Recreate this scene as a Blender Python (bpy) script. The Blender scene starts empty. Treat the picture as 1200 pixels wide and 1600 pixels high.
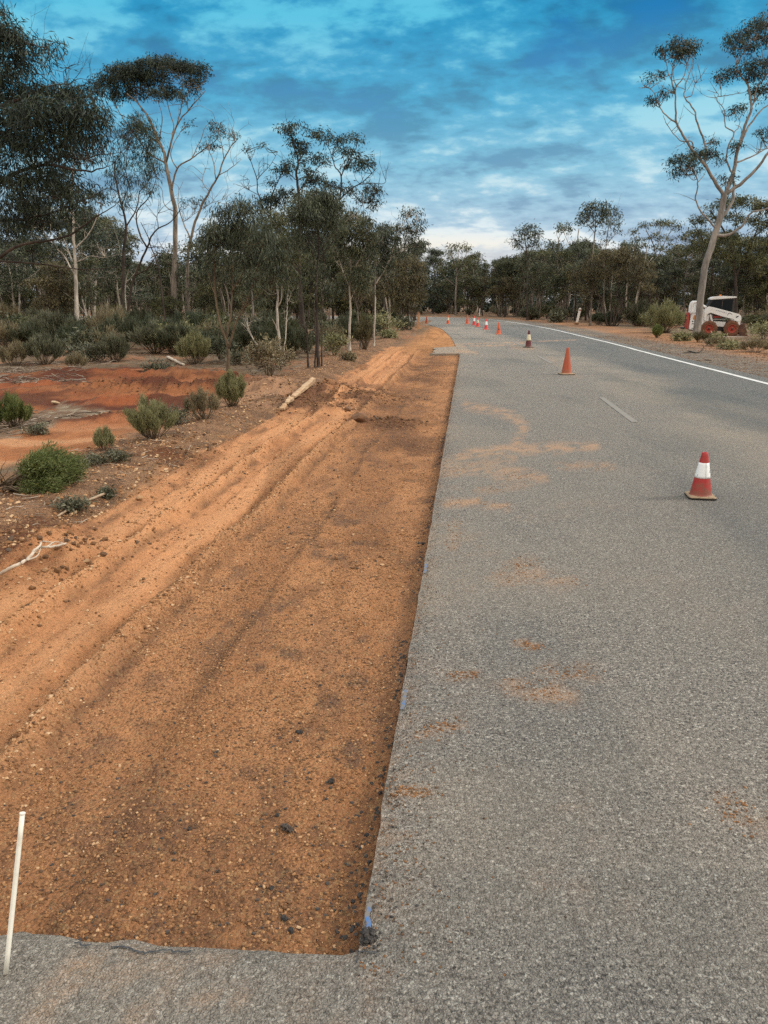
import bpy, bmesh, math, random
import numpy as np
from mathutils import Vector, Matrix

# ------------------------------------------------------------------ camera, sky, sun, exposure
scene = bpy.context.scene
COL = scene.collection
CAM_H, F_PX, HORIZON = 1.87, 1200.0, 471.0          # eye height; focal length and horizon row in a 1200 x 1600 frame
PITCH = math.atan((800.0 - HORIZON) / F_PX)
cam_data = bpy.data.cameras.new("camera")
cam = bpy.data.objects.new("camera", cam_data)
COL.objects.link(cam)
cam.location = (0, 0, CAM_H)
cam.rotation_euler = (math.pi / 2 - PITCH, 0, 0)
cam_data.sensor_fit = 'VERTICAL'
cam_data.sensor_height = 36.0
cam_data.lens = 36.0 * F_PX / 1600.0
cam_data.clip_start, cam_data.clip_end = 0.05, 3000
scene.camera = cam

SUN_DIR = Vector((0.84, 0.10, 0.56)).normalized()
SUN_EL = math.asin(SUN_DIR.z)
SUN_AZ = math.atan2(SUN_DIR.x, SUN_DIR.y)

def s2l(r, g, b):
    f = lambda c: c / 12.92 if c <= 0.04045 else ((c + 0.055) / 1.055) ** 2.4
    return (f(r / 255), f(g / 255), f(b / 255), 1.0)

world = bpy.data.worlds.new("World")
scene.world = world
world.use_nodes = True
wt = world.node_tree
wt.nodes.clear()

class NT:
    """small helper to write node trees"""
    def __init__(s, tree): s.t = tree
    def n(s, typ, **kw):
        nd = s.t.nodes.new(typ)
        for k, v in kw.items():
            if k.startswith('_'): setattr(nd, k[1:], v)
        return nd
    def link(s, a, b): s.t.links.new(a, b)
    def put(s, sock, v):
        if isinstance(v, bpy.types.NodeSocket): s.link(v, sock)
        elif v is not None: sock.default_value = v
    def math(s, op, a, b=None, c=None, clamp=False):
        nd = s.n('ShaderNodeMath'); nd.operation = op; nd.use_clamp = clamp
        s.put(nd.inputs[0], a)
        if b is not None: s.put(nd.inputs[1], b)
        if c is not None: s.put(nd.inputs[2], c)
        return nd.outputs[0]
    def vmath(s, op, a, b=None, scale=None):
        nd = s.n('ShaderNodeVectorMath'); nd.operation = op
        s.put(nd.inputs[0], a)
        if b is not None: s.put(nd.inputs[1], b)
        if scale is not None: s.put(nd.inputs['Scale'], scale)
        return nd.outputs[0]
    def ramp(s, fac, stops, interp='LINEAR'):
        nd = s.n('ShaderNodeValToRGB'); cr = nd.color_ramp; cr.interpolation = interp
        while len(cr.elements) > 1: cr.elements.remove(cr.elements[-1])
        cr.elements[0].position = stops[0][0]; cr.elements[0].color = stops[0][1]
        for p, c in stops[1:]:
            e = cr.elements.new(p); e.color = c
        s.put(nd.inputs[0], fac)
        return nd.outputs[0]
    def fac(s, v, lo, hi):
        nd = s.n('ShaderNodeMapRange'); nd.clamp = True; nd.interpolation_type = 'SMOOTHSTEP'
        s.put(nd.inputs[0], v); nd.inputs[1].default_value = lo; nd.inputs[2].default_value = hi
        return nd.outputs[0]
    def mix(s, f, a, b, mode='MIX'):
        nd = s.n('ShaderNodeMix'); nd.data_type = 'RGBA'; nd.blend_type = mode; nd.clamp_factor = True
        s.put(nd.inputs[0], f); s.put(nd.inputs[6], a); s.put(nd.inputs[7], b)
        return nd.outputs[2]
    def noise(s, vec, scale, detail=4, rough=0.55, dist=0.0):
        nd = s.n('ShaderNodeTexNoise')
        s.put(nd.inputs['Vector'], vec); s.put(nd.inputs['Scale'], scale)
        nd.inputs['Detail'].default_value = detail; nd.inputs['Roughness'].default_value = rough
        nd.inputs['Distortion'].default_value = dist
        return nd.outputs[0]
    def voronoi(s, vec, scale, feature='F1', out=0, rand=1.0):
        nd = s.n('ShaderNodeTexVoronoi'); nd.feature = feature
        s.put(nd.inputs['Vector'], vec); s.put(nd.inputs['Scale'], scale); nd.inputs['Randomness'].default_value = rand
        return nd.outputs[out]

def build_world():
    w = NT(wt)
    tc = w.n('ShaderNodeTexCoord').outputs['Generated']
    sep = w.n('ShaderNodeSeparateXYZ'); w.link(tc, sep.inputs[0])
    X, Y, Z = sep.outputs
    sky = w.n('ShaderNodeTexSky'); sky.sky_type = 'NISHITA'; sky.sun_disc = False
    sky.sun_elevation = SUN_EL; sky.sun_rotation = SUN_AZ
    sky.air_density = 1.3; sky.ozone_density = 3.0
    # cloud deck: the view direction cut with a flat layer overhead
    den = w.math('ADD', w.math('MAXIMUM', Z, 0.0), 0.30)
    cx = w.math('DIVIDE', X, den); cy = w.math('DIVIDE', Y, den)
    comb = w.n('ShaderNodeCombineXYZ'); w.link(cx, comb.inputs[0]); w.link(cy, comb.inputs[1]); comb.inputs[2].default_value = 1.9
    mp = w.n('ShaderNodeMapping'); w.link(comb.outputs[0], mp.inputs[0])
    mp.inputs['Rotation'].default_value = (0, 0, math.radians(24)); mp.inputs['Scale'].default_value = (1.7, 2.3, 1)
    big = w.noise(mp.outputs[0], 1.25, 4, 0.5, 0.15)
    mid = w.noise(mp.outputs[0], 3.9, 7, 0.55, 0.1)
    fine = w.noise(mp.outputs[0], 11.0, 6, 0.58, 0.1)
    c = w.math('ADD', w.math('MULTIPLY', big, 0.42), w.math('MULTIPLY', mid, 0.40))
    c = w.math('ADD', c, w.math('MULTIPLY', fine, 0.18))
    bright = w.fac(c, 0.495, 0.60)
    dark = w.fac(c, 0.51, 0.405)
    gap = w.fac(w.math('SUBTRACT', 1.0, w.math('ADD', w.math('MULTIPLY', big, 0.75), w.math('MULTIPLY', mid, 0.25))), 0.56, 0.66)
    zc = w.math('MAXIMUM', Z, 0.0)
    base = w.ramp(zc, [(0.0, s2l(226, 226, 228)), (0.035, s2l(196, 208, 224)), (0.08, s2l(176, 202, 221)), (0.15, s2l(136, 194, 219)),
                       (0.22, s2l(84, 172, 210)), (0.30, s2l(42, 150, 196)), (0.42, s2l(60, 150, 196)), (0.62, s2l(206, 212, 216)), (1.0, s2l(238, 236, 230))])
    light = w.ramp(zc, [(0.0, s2l(254, 248, 236)), (0.05, s2l(240, 243, 244)), (0.12, s2l(206, 229, 237)), (0.20, s2l(156, 214, 231)),
                        (0.30, s2l(92, 194, 224)), (0.42, s2l(110, 190, 220)), (0.62, s2l(240, 240, 238)), (1.0, s2l(255, 252, 246))])
    shade = w.ramp(zc, [(0.0, s2l(178, 188, 206)), (0.05, s2l(156, 174, 200)), (0.12, s2l(126, 166, 194)), (0.20, s2l(84, 150, 182)),
                        (0.30, s2l(32, 116, 158)), (0.42, s2l(40, 120, 170)), (0.62, s2l(170, 180, 190)), (1.0, s2l(200, 202, 202))])
    col = w.mix(dark, base, shade)
    col = w.mix(bright, col, light)
    blue = w.ramp(zc, [(0.0, s2l(200, 214, 226)), (0.12, s2l(110, 172, 214)), (0.30, s2l(16, 122, 188)), (0.6, s2l(60, 130, 200)), (1.0, s2l(70, 130, 200))])
    col = w.mix(w.math('MULTIPLY', gap, w.math('MULTIPLY', w.fac(Z, 0.10, 0.30), 0.7)), col, blue)
    # the half of the sky behind the viewer: out of frame, brightened and warmed to light the ground
    back = w.ramp(zc, [(0.0, s2l(255, 240, 220)), (0.3, s2l(248, 240, 228)), (1.0, s2l(240, 238, 232))])
    col = w.mix(w.fac(Y, 0.25, -0.35), col, back)
    # pale yellow light low in the sky straight down the road and to the left
    glowx = w.fac(w.math('ABSOLUTE', w.math('SUBTRACT', X, 0.02)), 0.30, 0.02)
    glowz = w.fac(w.math('ABSOLUTE', w.math('SUBTRACT', Z, 0.055)), 0.035, 0.0)
    col = w.mix(w.math('MULTIPLY', w.math('MULTIPLY', glowx, glowz), w.math('ADD', w.math('MULTIPLY', bright, 0.5), 0.5)), col, s2l(250, 240, 222))
    up = w.math('ADD', 0.585, w.math('MULTIPLY', w.math('MAXIMUM', w.fac(Z, 0.42, 0.72), w.math('MULTIPLY', w.fac(Y, 0.2, -0.4), 0.3)), 0.72))      # unseen sky overhead and behind raised to add light on the ground
    col = w.vmath('SCALE', col, scale=up)
    col = w.vmath('SCALE', col, scale=10.0)                                      # the background runs at a tenth
    mixed = w.mix(0.03, col, sky.outputs[0])
    bg = w.n('ShaderNodeBackground'); w.link(mixed, bg.inputs[0]); bg.inputs[1].default_value = 0.1
    out = w.n('ShaderNodeOutputWorld'); w.link(bg.outputs[0], out.inputs[0])
build_world()

sun_data = bpy.data.lights.new("sun", 'SUN')
sun_data.energy = 1.5
sun_data.angle = math.radians(13)
sun_data.color = (1.0, 0.93, 0.83)
sun = bpy.data.objects.new("sun", sun_data)
COL.objects.link(sun)
sun.rotation_euler = (-SUN_DIR).to_track_quat('-Z', 'Y').to_euler()
sun.location = (30, -10, 25)

vs = scene.view_settings
vs.view_transform = 'Standard'; vs.look = 'None'; vs.gamma = 1.0; vs.use_curve_mapping = False
vs.exposure = 0.82
scene.cycles.use_denoising = False
scene.cycles.max_bounces = 6
scene.cycles.diffuse_bounces = 3
scene.cycles.transparent_max_bounces = 4

# ------------------------------------------------------------------ geometry helpers
SP, CP = math.sin(PITCH), math.cos(PITCH)

def G(px, py, z=0.0):
    """where the ray through a point of the 1200 x 1600 frame meets the level z"""
    u, v = (px - 600) / F_PX, (800 - py) / F_PX
    d = (u, CP + SP * v, -SP + CP * v)
    t = (z - CAM_H) / d[2]
    return Vector((d[0] * t, d[1] * t, z))

def P(px, py, D):
    """the point at ground distance D on that ray"""
    u, v = (px - 600) / F_PX, (800 - py) / F_PX
    d = (u, CP + SP * v, -SP + CP * v)
    t = D / d[1]
    return np.array((d[0] * t, D, CAM_H + d[2] * t))

def project(x, y, z):
    dz = z - CAM_H
    depth = y * CP - dz * SP
    up = y * SP + dz * CP
    depth = np.where(depth < 0.2, np.nan, depth)
    return 600 + F_PX * x / depth, 800 - F_PX * up / depth

def _hash(ix, iy, seed):
    h = np.sin(ix * 127.1 + iy * 311.7 + seed * 74.7) * 43758.5453
    return h - np.floor(h)

def vnoise(x, y, seed=0):
    ix, iy = np.floor(x), np.floor(y)
    fx, fy = x - ix, y - iy
    fx = fx * fx * (3 - 2 * fx); fy = fy * fy * (3 - 2 * fy)
    a, b = _hash(ix, iy, seed), _hash(ix + 1, iy, seed)
    c, d = _hash(ix, iy + 1, seed), _hash(ix + 1, iy + 1, seed)
    return (a * (1 - fx) + b * fx) * (1 - fy) + (c * (1 - fx) + d * fx) * fy

def fbm(x, y, scale=1.0, octv=4, seed=0, gain=0.5):
    s, amp, tot = 0, 1.0, 0
    for o in range(octv):
        s = s + amp * vnoise(x * scale, y * scale, seed + o * 13)
        tot += amp; amp *= gain; scale *= 2.03
    return s / tot

def sstep(v, a, b):
    t = np.clip((v - a) / (b - a), 0, 1)
    return t * t * (3 - 2 * t)

def dist_poly(px, py, pts):
    """distance to an open polyline"""
    best = np.full(np.shape(px), 1e9)
    for (x0, y0), (x1, y1) in zip(pts[:-1], pts[1:]):
        dx, dy = x1 - x0, y1 - y0
        L = dx * dx + dy * dy + 1e-9
        t = np.clip(((px - x0) * dx + (py - y0) * dy) / L, 0, 1)
        best = np.minimum(best, np.hypot(px - x0 - t * dx, py - y0 - t * dy))
    return best

def inside(px, py, pts):
    r = np.zeros(np.shape(px), bool)
    n = len(pts)
    for i in range(n):
        x0, y0 = pts[i]; x1, y1 = pts[(i + 1) % n]
        if y0 == y1: continue
        r ^= ((y0 > py) != (y1 > py)) & (px < (x1 - x0) * (py - y0) / (y1 - y0) + x0)
    return r

def sdist(px, py, pts):
    """signed distance to a closed outline, positive inside"""
    d = dist_poly(px, py, list(pts) + [pts[0]])
    return np.where(inside(px, py, pts), d, -d)

def mesh_np(name, verts, quads=None, tris=None, attrs=None, smooth=False):
    me = bpy.data.meshes.new(name)
    verts = np.asarray(verts, np.float32)
    me.vertices.add(len(verts)); me.vertices.foreach_set('co', verts.ravel())
    idx, tot = [], []
    if quads is not None and len(quads): idx.append(np.asarray(quads, np.int32).ravel()); tot.append(np.full(len(quads), 4, np.int32))
    if tris is not None and len(tris): idx.append(np.asarray(tris, np.int32).ravel()); tot.append(np.full(len(tris), 3, np.int32))
    idx = np.concatenate(idx); tot = np.concatenate(tot)
    me.loops.add(len(idx)); me.loops.foreach_set('vertex_index', idx)
    me.polygons.add(len(tot))
    st = np.zeros(len(tot), np.int32); st[1:] = np.cumsum(tot)[:-1]
    me.polygons.foreach_set('loop_start', st)
    me.update(calc_edges=True)
    me.polygons.foreach_set('use_smooth', np.full(len(tot), smooth, bool))
    for k, v in (attrs or {}).items():
        v = np.asarray(v, np.float32)
        if v.ndim == 1:
            a = me.attributes.new(k, 'FLOAT', 'POINT'); a.data.foreach_set('value', v)
        else:
            if v.shape[1] == 3: v = np.hstack([v, np.ones((len(v), 1), np.float32)])
            a = me.attributes.new(k, 'FLOAT_COLOR', 'POINT'); a.data.foreach_set('color', v.ravel())
    return me

def obj(name, me, mat, parent=None, loc=None):
    o = bpy.data.objects.new(name, me)
    if mat is not None and not len(me.materials): me.materials.append(mat)
    COL.objects.link(o)
    if parent: o.parent = parent
    if loc is not None: o.location = loc
    return o

def thing(name, label, cat, loc=(0, 0, 0), rot=(0, 0, 0), group=None):
    o = bpy.data.objects.new(name, None); COL.objects.link(o)
    o.empty_display_size = 0.3
    o.location = loc; o.rotation_euler = rot
    return tag(o, label, cat, group)

def tag(o, label=None, cat=None, group=None, kind=None):
    if label: o['label'] = label
    if cat: o['category'] = cat
    if group: o['group'] = group
    if kind: o['kind'] = kind
    return o

def dup(root, loc, rot, scale=(1, 1, 1), label=None, group=None):
    r = root.copy(); COL.objects.link(r); r.location = loc; r.rotation_euler = rot; r.scale = scale
    if label: r['label'] = label
    if group: r['group'] = group
    for ch in list(root.children):
        c = ch.copy(); COL.objects.link(c); c.parent = r
        for g in list(ch.children):
            d = g.copy(); COL.objects.link(d); d.parent = c
    return r

class MB:
    """collects quads / tris as numpy blocks"""
    def __init__(s): s.v, s.q, s.t, s.a, s.n = [], [], [], [], 0
    def add(s, v, q=None, t=None, a=0.5):
        v = np.asarray(v, float).reshape(-1, 3)
        if q is not None and len(q): s.q.append(np.asarray(q) + s.n)
        if t is not None and len(t): s.t.append(np.asarray(t) + s.n)
        s.v.append(v); s.a.append(np.broadcast_to(np.asarray(a, float), (len(v),)))
        s.n += len(v)
    def tube(s, pts, rad, sides=6, a=0.5, cap=True):
        pts = np.asarray(pts, float); n = len(pts)
        rad = np.broadcast_to(np.asarray(rad, float), (n,))
        tan = np.gradient(pts, axis=0); tan /= np.linalg.norm(tan, axis=1)[:, None] + 1e-9
        ref = np.array((0.31, 0.95, 0.07)) if abs(tan[0][2]) > 0.6 else np.array((0.05, 0.1, 1.0))
        b1 = np.cross(tan, ref); b1 /= np.linalg.norm(b1, axis=1)[:, None] + 1e-9
        b2 = np.cross(tan, b1)
        ang = np.arange(sides) * 2 * math.pi / sides
        ring = b1[:, None, :] * np.cos(ang)[None, :, None] + b2[:, None, :] * np.sin(ang)[None, :, None]
        v = (pts[:, None, :] + ring * rad[:, None, None]).reshape(-1, 3)
        i = np.arange(n - 1)[:, None] * sides; j = np.arange(sides)[None, :]; k = (j + 1) % sides
        q = np.stack([i + j, i + k, i + sides + k, i + sides + j], -1).reshape(-1, 4)
        t = []
        if cap and sides >= 3:
            t = [(0, m + 1, m) for m in range(1, sides - 1)] + [((n - 1) * sides, (n - 1) * sides + m, (n - 1) * sides + m + 1) for m in range(1, sides - 1)]
        s.add(v, q, np.array(t) if len(t) else None, a)
    def build(s, name, mat, parent=None, off=(0, 0, 0), smooth=False, loc=None):
        if not s.v: return None
        me = mesh_np(name, np.vstack(s.v) - np.asarray(off), np.vstack(s.q) if s.q else None, np.vstack(s.t) if s.t else None,
                     {'tint': np.concatenate(s.a)}, smooth)
        return obj(name, me, mat, parent, loc)

def smooth_line(pts, per=5, wob=0.0, rng=None):
    """Catmull-Rom through the points with a little wobble"""
    p = np.asarray(pts, float)
    if len(p) == 2: p = np.vstack([p[0], p.mean(0), p[1]])
    e = np.vstack([2 * p[0] - p[1], p, 2 * p[-1] - p[-2]])
    out = []
    for i in range(1, len(e) - 2):
        a, b, c, d = e[i - 1], e[i], e[i + 1], e[i + 2]
        for t in np.linspace(0, 1, per, endpoint=False):
            out.append(0.5 * (2 * b + (c - a) * t + (2 * a - 5 * b + 4 * c - d) * t * t + (3 * b - a - 3 * c + d) * t ** 3))
    out.append(e[-2]); out = np.array(out)
    if wob and rng is not None:
        nz = rng.normal(0, wob, out.shape); nz[0] = 0
        out = out + nz
    return out

# ------------------------------------------------------------------ materials
def material(name):
    m = bpy.data.materials.new(name); m.use_nodes = True
    m.node_tree.nodes.clear()
    return m, NT(m.node_tree)

def finish(w, bsdf):
    o = w.n('ShaderNodeOutputMaterial'); w.link(bsdf, o.inputs[0])

def principled(w, col, rough=0.7, metal=0.0, normal=None, spec=0.5):
    b = w.n('ShaderNodeBsdfPrincipled')
    w.put(b.inputs['Base Color'], col); w.put(b.inputs['Roughness'], rough); w.put(b.inputs['Metallic'], metal)
    b.inputs['Specular IOR Level'].default_value = spec
    if normal is not None: w.link(normal, b.inputs['Normal'])
    return b.outputs[0]

def bump(w, h, strength=1.0, dist=0.01, prev=None):
    b = w.n('ShaderNodeBump'); b.inputs['Strength'].default_value = strength; b.inputs['Distance'].default_value = dist
    w.link(h, b.inputs['Height'])
    if prev is not None: w.link(prev, b.inputs['Normal'])
    return b.outputs[0]

def attr(w, name, out='Fac'):
    a = w.n('ShaderNodeAttribute'); a.attribute_name = name
    return a.outputs[out]

def plain(name, col, rough=0.6, dirt=None, amount=0.35, scale=6.0, metal=0.0, spec=0.4):
    """a colour with blotchy wear and dirt"""
    m, w = material(name)
    tc = w.n('ShaderNodeTexCoord').outputs['Object']
    n = w.noise(tc, scale, 6, 0.65)
    c = w.mix(w.math('MULTIPLY', w.fac(n, 0.42, 0.68), amount), col, dirt or tuple(x * 0.5 for x in col[:3]) + (1,))
    fine = w.noise(tc, scale * 9, 3)
    c = w.mix(w.math('MULTIPLY', fine, 0.25), c, tuple(x * 0.75 for x in col[:3]) + (1,))
    finish(w, principled(w, c, rough, metal, bump(w, fine, 0.15, 0.002), spec))
    return m

def leaf_mat(name, dark, mid, light, rough=0.5, trans=0.22):
    m, w = material(name)
    t = attr(w, 'tint')
    c = w.ramp(t, [(0.0, dark + (1,)), (0.5, mid + (1,)), (1.0, light + (1,))])
    p = principled(w, c, rough, 0, None, 0.35)
    tr = w.n('ShaderNodeBsdfTranslucent'); w.link(c, tr.inputs[0])
    mx = w.n('ShaderNodeMixShader'); mx.inputs[0].default_value = trans
    w.link(p, mx.inputs[1]); w.link(tr.outputs[0], mx.inputs[2])
    finish(w, mx.outputs[0])
    return m

def bark_mat(name, a, b, scale=3.0, patch=0.5):
    m, w = material(name)
    tc = w.n('ShaderNodeTexCoord').outputs['Object']
    mp = w.n('ShaderNodeMapping'); w.link(tc, mp.inputs[0]); mp.inputs['Scale'].default_value = (1, 1, 0.22)
    n = w.noise(mp.outputs[0], scale, 6, 0.65)
    n2 = w.noise(mp.outputs[0], scale * 7, 4, 0.6)
    f = w.math('ADD', w.math('MULTIPLY', n, 0.7), w.math('MULTIPLY', n2, 0.3))
    c = w.ramp(f, [(patch - 0.13, a + (1,)), (patch + 0.02, tuple(0.5 * (x + y) for x, y in zip(a, b)) + (1,)), (patch + 0.14, b + (1,))])
    finish(w, principled(w, c, 0.85, 0, bump(w, f, 0.6, 0.02), 0.2))
    return m

LEAF = {
    'dark':  leaf_mat('dark_gum_leaves', (0.009, 0.016, 0.01), (0.023, 0.035, 0.018), (0.064, 0.082, 0.042)),
    'grey':  leaf_mat('grey_gum_leaves', (0.0206, 0.0275, 0.0155), (0.055, 0.0671, 0.0361), (0.1634, 0.1806, 0.1118)),
    'olive': leaf_mat('olive_gum_leaves', (0.0328, 0.0369, 0.0139), (0.0804, 0.0845, 0.0328), (0.164, 0.1558, 0.064)),
    'bronze': leaf_mat('bronze_gum_leaves', (0.041, 0.0369, 0.0164), (0.0918, 0.0787, 0.0361), (0.1722, 0.1394, 0.0656)),
    'broom': leaf_mat('broom_bush_leaves', (0.095, 0.095, 0.04), (0.205, 0.2, 0.092), (0.35, 0.32, 0.17)),
    'green': leaf_mat('fresh_green_leaves', (0.045, 0.06, 0.017), (0.115, 0.14, 0.042), (0.23, 0.25, 0.09)),
    'salt':  leaf_mat('saltbush_leaves', (0.0414, 0.0442, 0.0258), (0.0966, 0.0984, 0.057), (0.2116, 0.2024, 0.1288)),
    'mallee': leaf_mat('mallee_leaves', (0.0224, 0.0288, 0.0144), (0.0624, 0.0704, 0.032), (0.152, 0.148, 0.072)),
    'scrub': leaf_mat('dull_scrub_leaves', (0.0258, 0.0304, 0.0166), (0.0644, 0.0699, 0.0377), (0.1472, 0.1472, 0.0846)),
    'dry':   leaf_mat('dry_shrub_leaves', (0.08, 0.062, 0.035), (0.18, 0.145, 0.08), (0.31, 0.26, 0.155)),
}
BARK = {
    'salmon': bark_mat('smooth_salmon_bark', (0.085, 0.077, 0.070), (0.29, 0.258, 0.228), 2.2, 0.48),
    'dark':   bark_mat('dark_rough_bark', (0.018, 0.014, 0.012), (0.10, 0.075, 0.058), 4.0, 0.52),
    'white':  bark_mat('white_peeling_bark', (0.05, 0.035, 0.026), (0.50, 0.44, 0.37), 2.6, 0.44),
    'grey':   bark_mat('grey_brown_bark', (0.055, 0.044, 0.036), (0.30, 0.25, 0.20), 4.0, 0.5),
    'stem':   bark_mat('shrub_stem_bark', (0.05, 0.035, 0.022), (0.19, 0.14, 0.09), 12.0, 0.5),
}

# ------------------------------------------------------------------ the road
EDGE_A, EDGE_B = G(558, 1488), G(719, 552)             # the saw cut along the trench
ED = Vector((EDGE_B.x - EDGE_A.x, EDGE_B.y - EDGE_A.y, 0)).normalized()

def edge_x(y): return EDGE_A.x + ED.x / ED.y * (y - EDGE_A.y)
R0, R1 = G(1200, 600), G(920, 528)
def right_x(y): return R0.x + (R1.x - R0.x) / (R1.y - R0.y) * (y - R0.y)

def pairs():
    L, R = [], []
    for y in (EDGE_A.y, 4, 6, 9, 13, 18, EDGE_B.y):
        L.append((edge_x(y), y)); R.append((right_x(y), y))
    for (lp, rp) in [((712, 541), (960, 537.5)), ((706, 528), (920, 528)), ((690, 513), (868, 515.5)), ((668, 507), (815, 505.6)), ((650, 502.5), (775, 500)),
                     ((620, 499.6), (735, 496.8)), ((560, 497.8), (640, 494.6)), ((300, 497.6), (300, 493.8)), ((-300, 497.6), (-300, 493.8))]:
        a, b = G(*lp), G(*rp); L.append((a.x, a.y)); R.append((b.x, b.y))
    return np.array(L), np.array(R)
PL, PR = pairs()

def resample(poly, tpar, t):
    out = np.stack([np.interp(t, tpar, poly[:, 0]), np.interp(t, tpar, poly[:, 1])], -1)
    return out

def road_rows():
    mid = (PL + PR) / 2
    seg = np.hypot(*np.diff(mid, axis=0).T)
    tp = np.concatenate([[0], np.cumsum(seg)])
    ts = [0.0]; y = EDGE_A.y
    while ts[-1] < tp[-1]:
        ts.append(ts[-1] + min(0.012 * (ts[-1] + 2.2), 1.2))
    ts = np.minimum(np.array(ts), tp[-1])
    # the far bends are rounded by resampling a smoothed copy
    l, r = resample(PL, tp, ts), resample(PR, tp, ts)
    far = ts > 22
    def sm(a):
        b = a.copy()
        for _ in range(30):
            b[1:-1][far[1:-1]] = (0.25 * b[:-2] + 0.5 * b[1:-1] + 0.25 * b[2:])[far[1:-1]]
        return b
    return ts, sm(l), sm(r)
TS, RL, RR = road_rows()
NRM = np.gradient(RR, axis=0); NRM = np.stack([NRM[:, 1], -NRM[:, 0]], -1); NRM /= np.hypot(*NRM.T)[:, None]
RR_OUT = RR + NRM * 0.55                               # sealed strip outside the white line

DUST = [  # (polyline in frame coordinates, width, strength): dirt dragged out of the trench by tyres and buckets
    ([(728, 634), (770, 640), (800, 650), (817, 662), (818, 676), (806, 692)], 9, 0.75),
    ([(694, 724), (735, 709), (790, 703), (870, 700), (930, 697)], 9, 0.95), ([(692, 738), (740, 726), (800, 716)], 9, 0.55),
    ([(690, 740), (760, 735), (820, 738), (850, 748)], 8, 0.7), ([(780, 745), (830, 742)], 8, 0.6), ([(870, 728), (955, 729)], 7, 0.55),
    ([(695, 788), (745, 784), (795, 793)], 7, 0.85), ([(745, 768), (830, 756)], 8, 0.35), ([(708, 860), (716, 812)], 7, 0.4),
    ([(778, 905), (830, 895), (886, 910)], 14, 0.5), ([(800, 885), (830, 880)], 12, 0.4), ([(800, 1070), (840, 1078), (884, 1086)], 18, 0.6),
    ([(855, 1048), (925, 1052)], 16, 0.35), ([(700, 1057), (742, 1054)], 8, 0.45), ([(660, 1145), (718, 1130)], 14, 0.5), ([(608, 1236), (668, 1240)], 10, 0.55),
    ([(815, 1004), (842, 1012)], 7, 0.55), ([(1130, 1255), (1200, 1290)], 24, 0.3), ([(720, 541), (790, 539.5), (830, 535.5)], 1.3, 1.0), ([(712, 538), (800, 535), (900, 531)], 1.0, 0.8),
    ([(712, 548), (745, 551)], 3, 0.7), ([(800, 543), (835, 545)], 3, 0.5), ([(860, 560), (905, 590)], 5, 0.25), ([(640, 1330), (610, 1300)], 14, 0.3),
    ([(60, 1580), (140, 1500)], 30, 0.45), ([(320, 1560), (420, 1560)], 22, 0.4), ([(280, 1500), (360, 1500)], 20, 0.3),
]

def dust_mask(V):
    px, py = project(V[:, 0], V[:, 1], V[:, 2])
    n = fbm(V[:, 0], V[:, 1], 3.0, 5, 3); n2 = fbm(V[:, 0] * 0.8 + V[:, 1] * 0.6, V[:, 1] * 0.8 - V[:, 0] * 0.6, 14.0, 4, 9, 0.65)
    m = np.zeros(len(V))
    ok = np.isfinite(px)
    for pts, wd, st in DUST:
        d = dist_poly(px, py, pts) / (wd * (0.5 + 0.9 * n))
        m = np.where(ok, np.maximum(m, np.minimum(st * 1.1, 0.9) * np.clip(1.35 - d, 0, 1) * sstep(n2, 0.30, 0.58)), m)
    # a scatter of soil along the saw cut
    a = V[:, 0] - edge_x(V[:, 1])
    m = np.maximum(m, 0.38 * np.exp(-np.abs(a) / 0.12) * sstep(n2, 0.35, 0.7) * (V[:, 1] < 28))
    m = np.maximum(m, 0.30 * sstep(fbm(V[:, 0], V[:, 1], 1.4, 5, 21), 0.6, 0.8) * np.exp(-np.maximum(a, 0) / 2.0) * sstep(n2, 0.4, 0.65))
    pale = np.zeros(len(V))
    # pale worn dust along the middle of the carriageway, where the cones stand
    mx = np.interp(V[:, 1], RL[:, 1][:len(TS) // 2], (0.42 * RL[:, 0] + 0.58 * RR[:, 0])[:len(TS) // 2])
    pale = np.exp(-((V[:, 0] - mx) / 0.9) ** 2) * 0.75 * sstep(fbm(V[:, 0], V[:, 1], 1.1, 4, 31), 0.3, 0.65)
    pale = np.maximum(pale, 0.5 * np.exp(-np.maximum(a, 0) / 1.2) * sstep(fbm(V[:, 0], V[:, 1], 0.8, 4, 41), 0.35, 0.65))
    pale = np.where(V[:, 1] > 70, 0.2, pale)
    return m, pale

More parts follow.
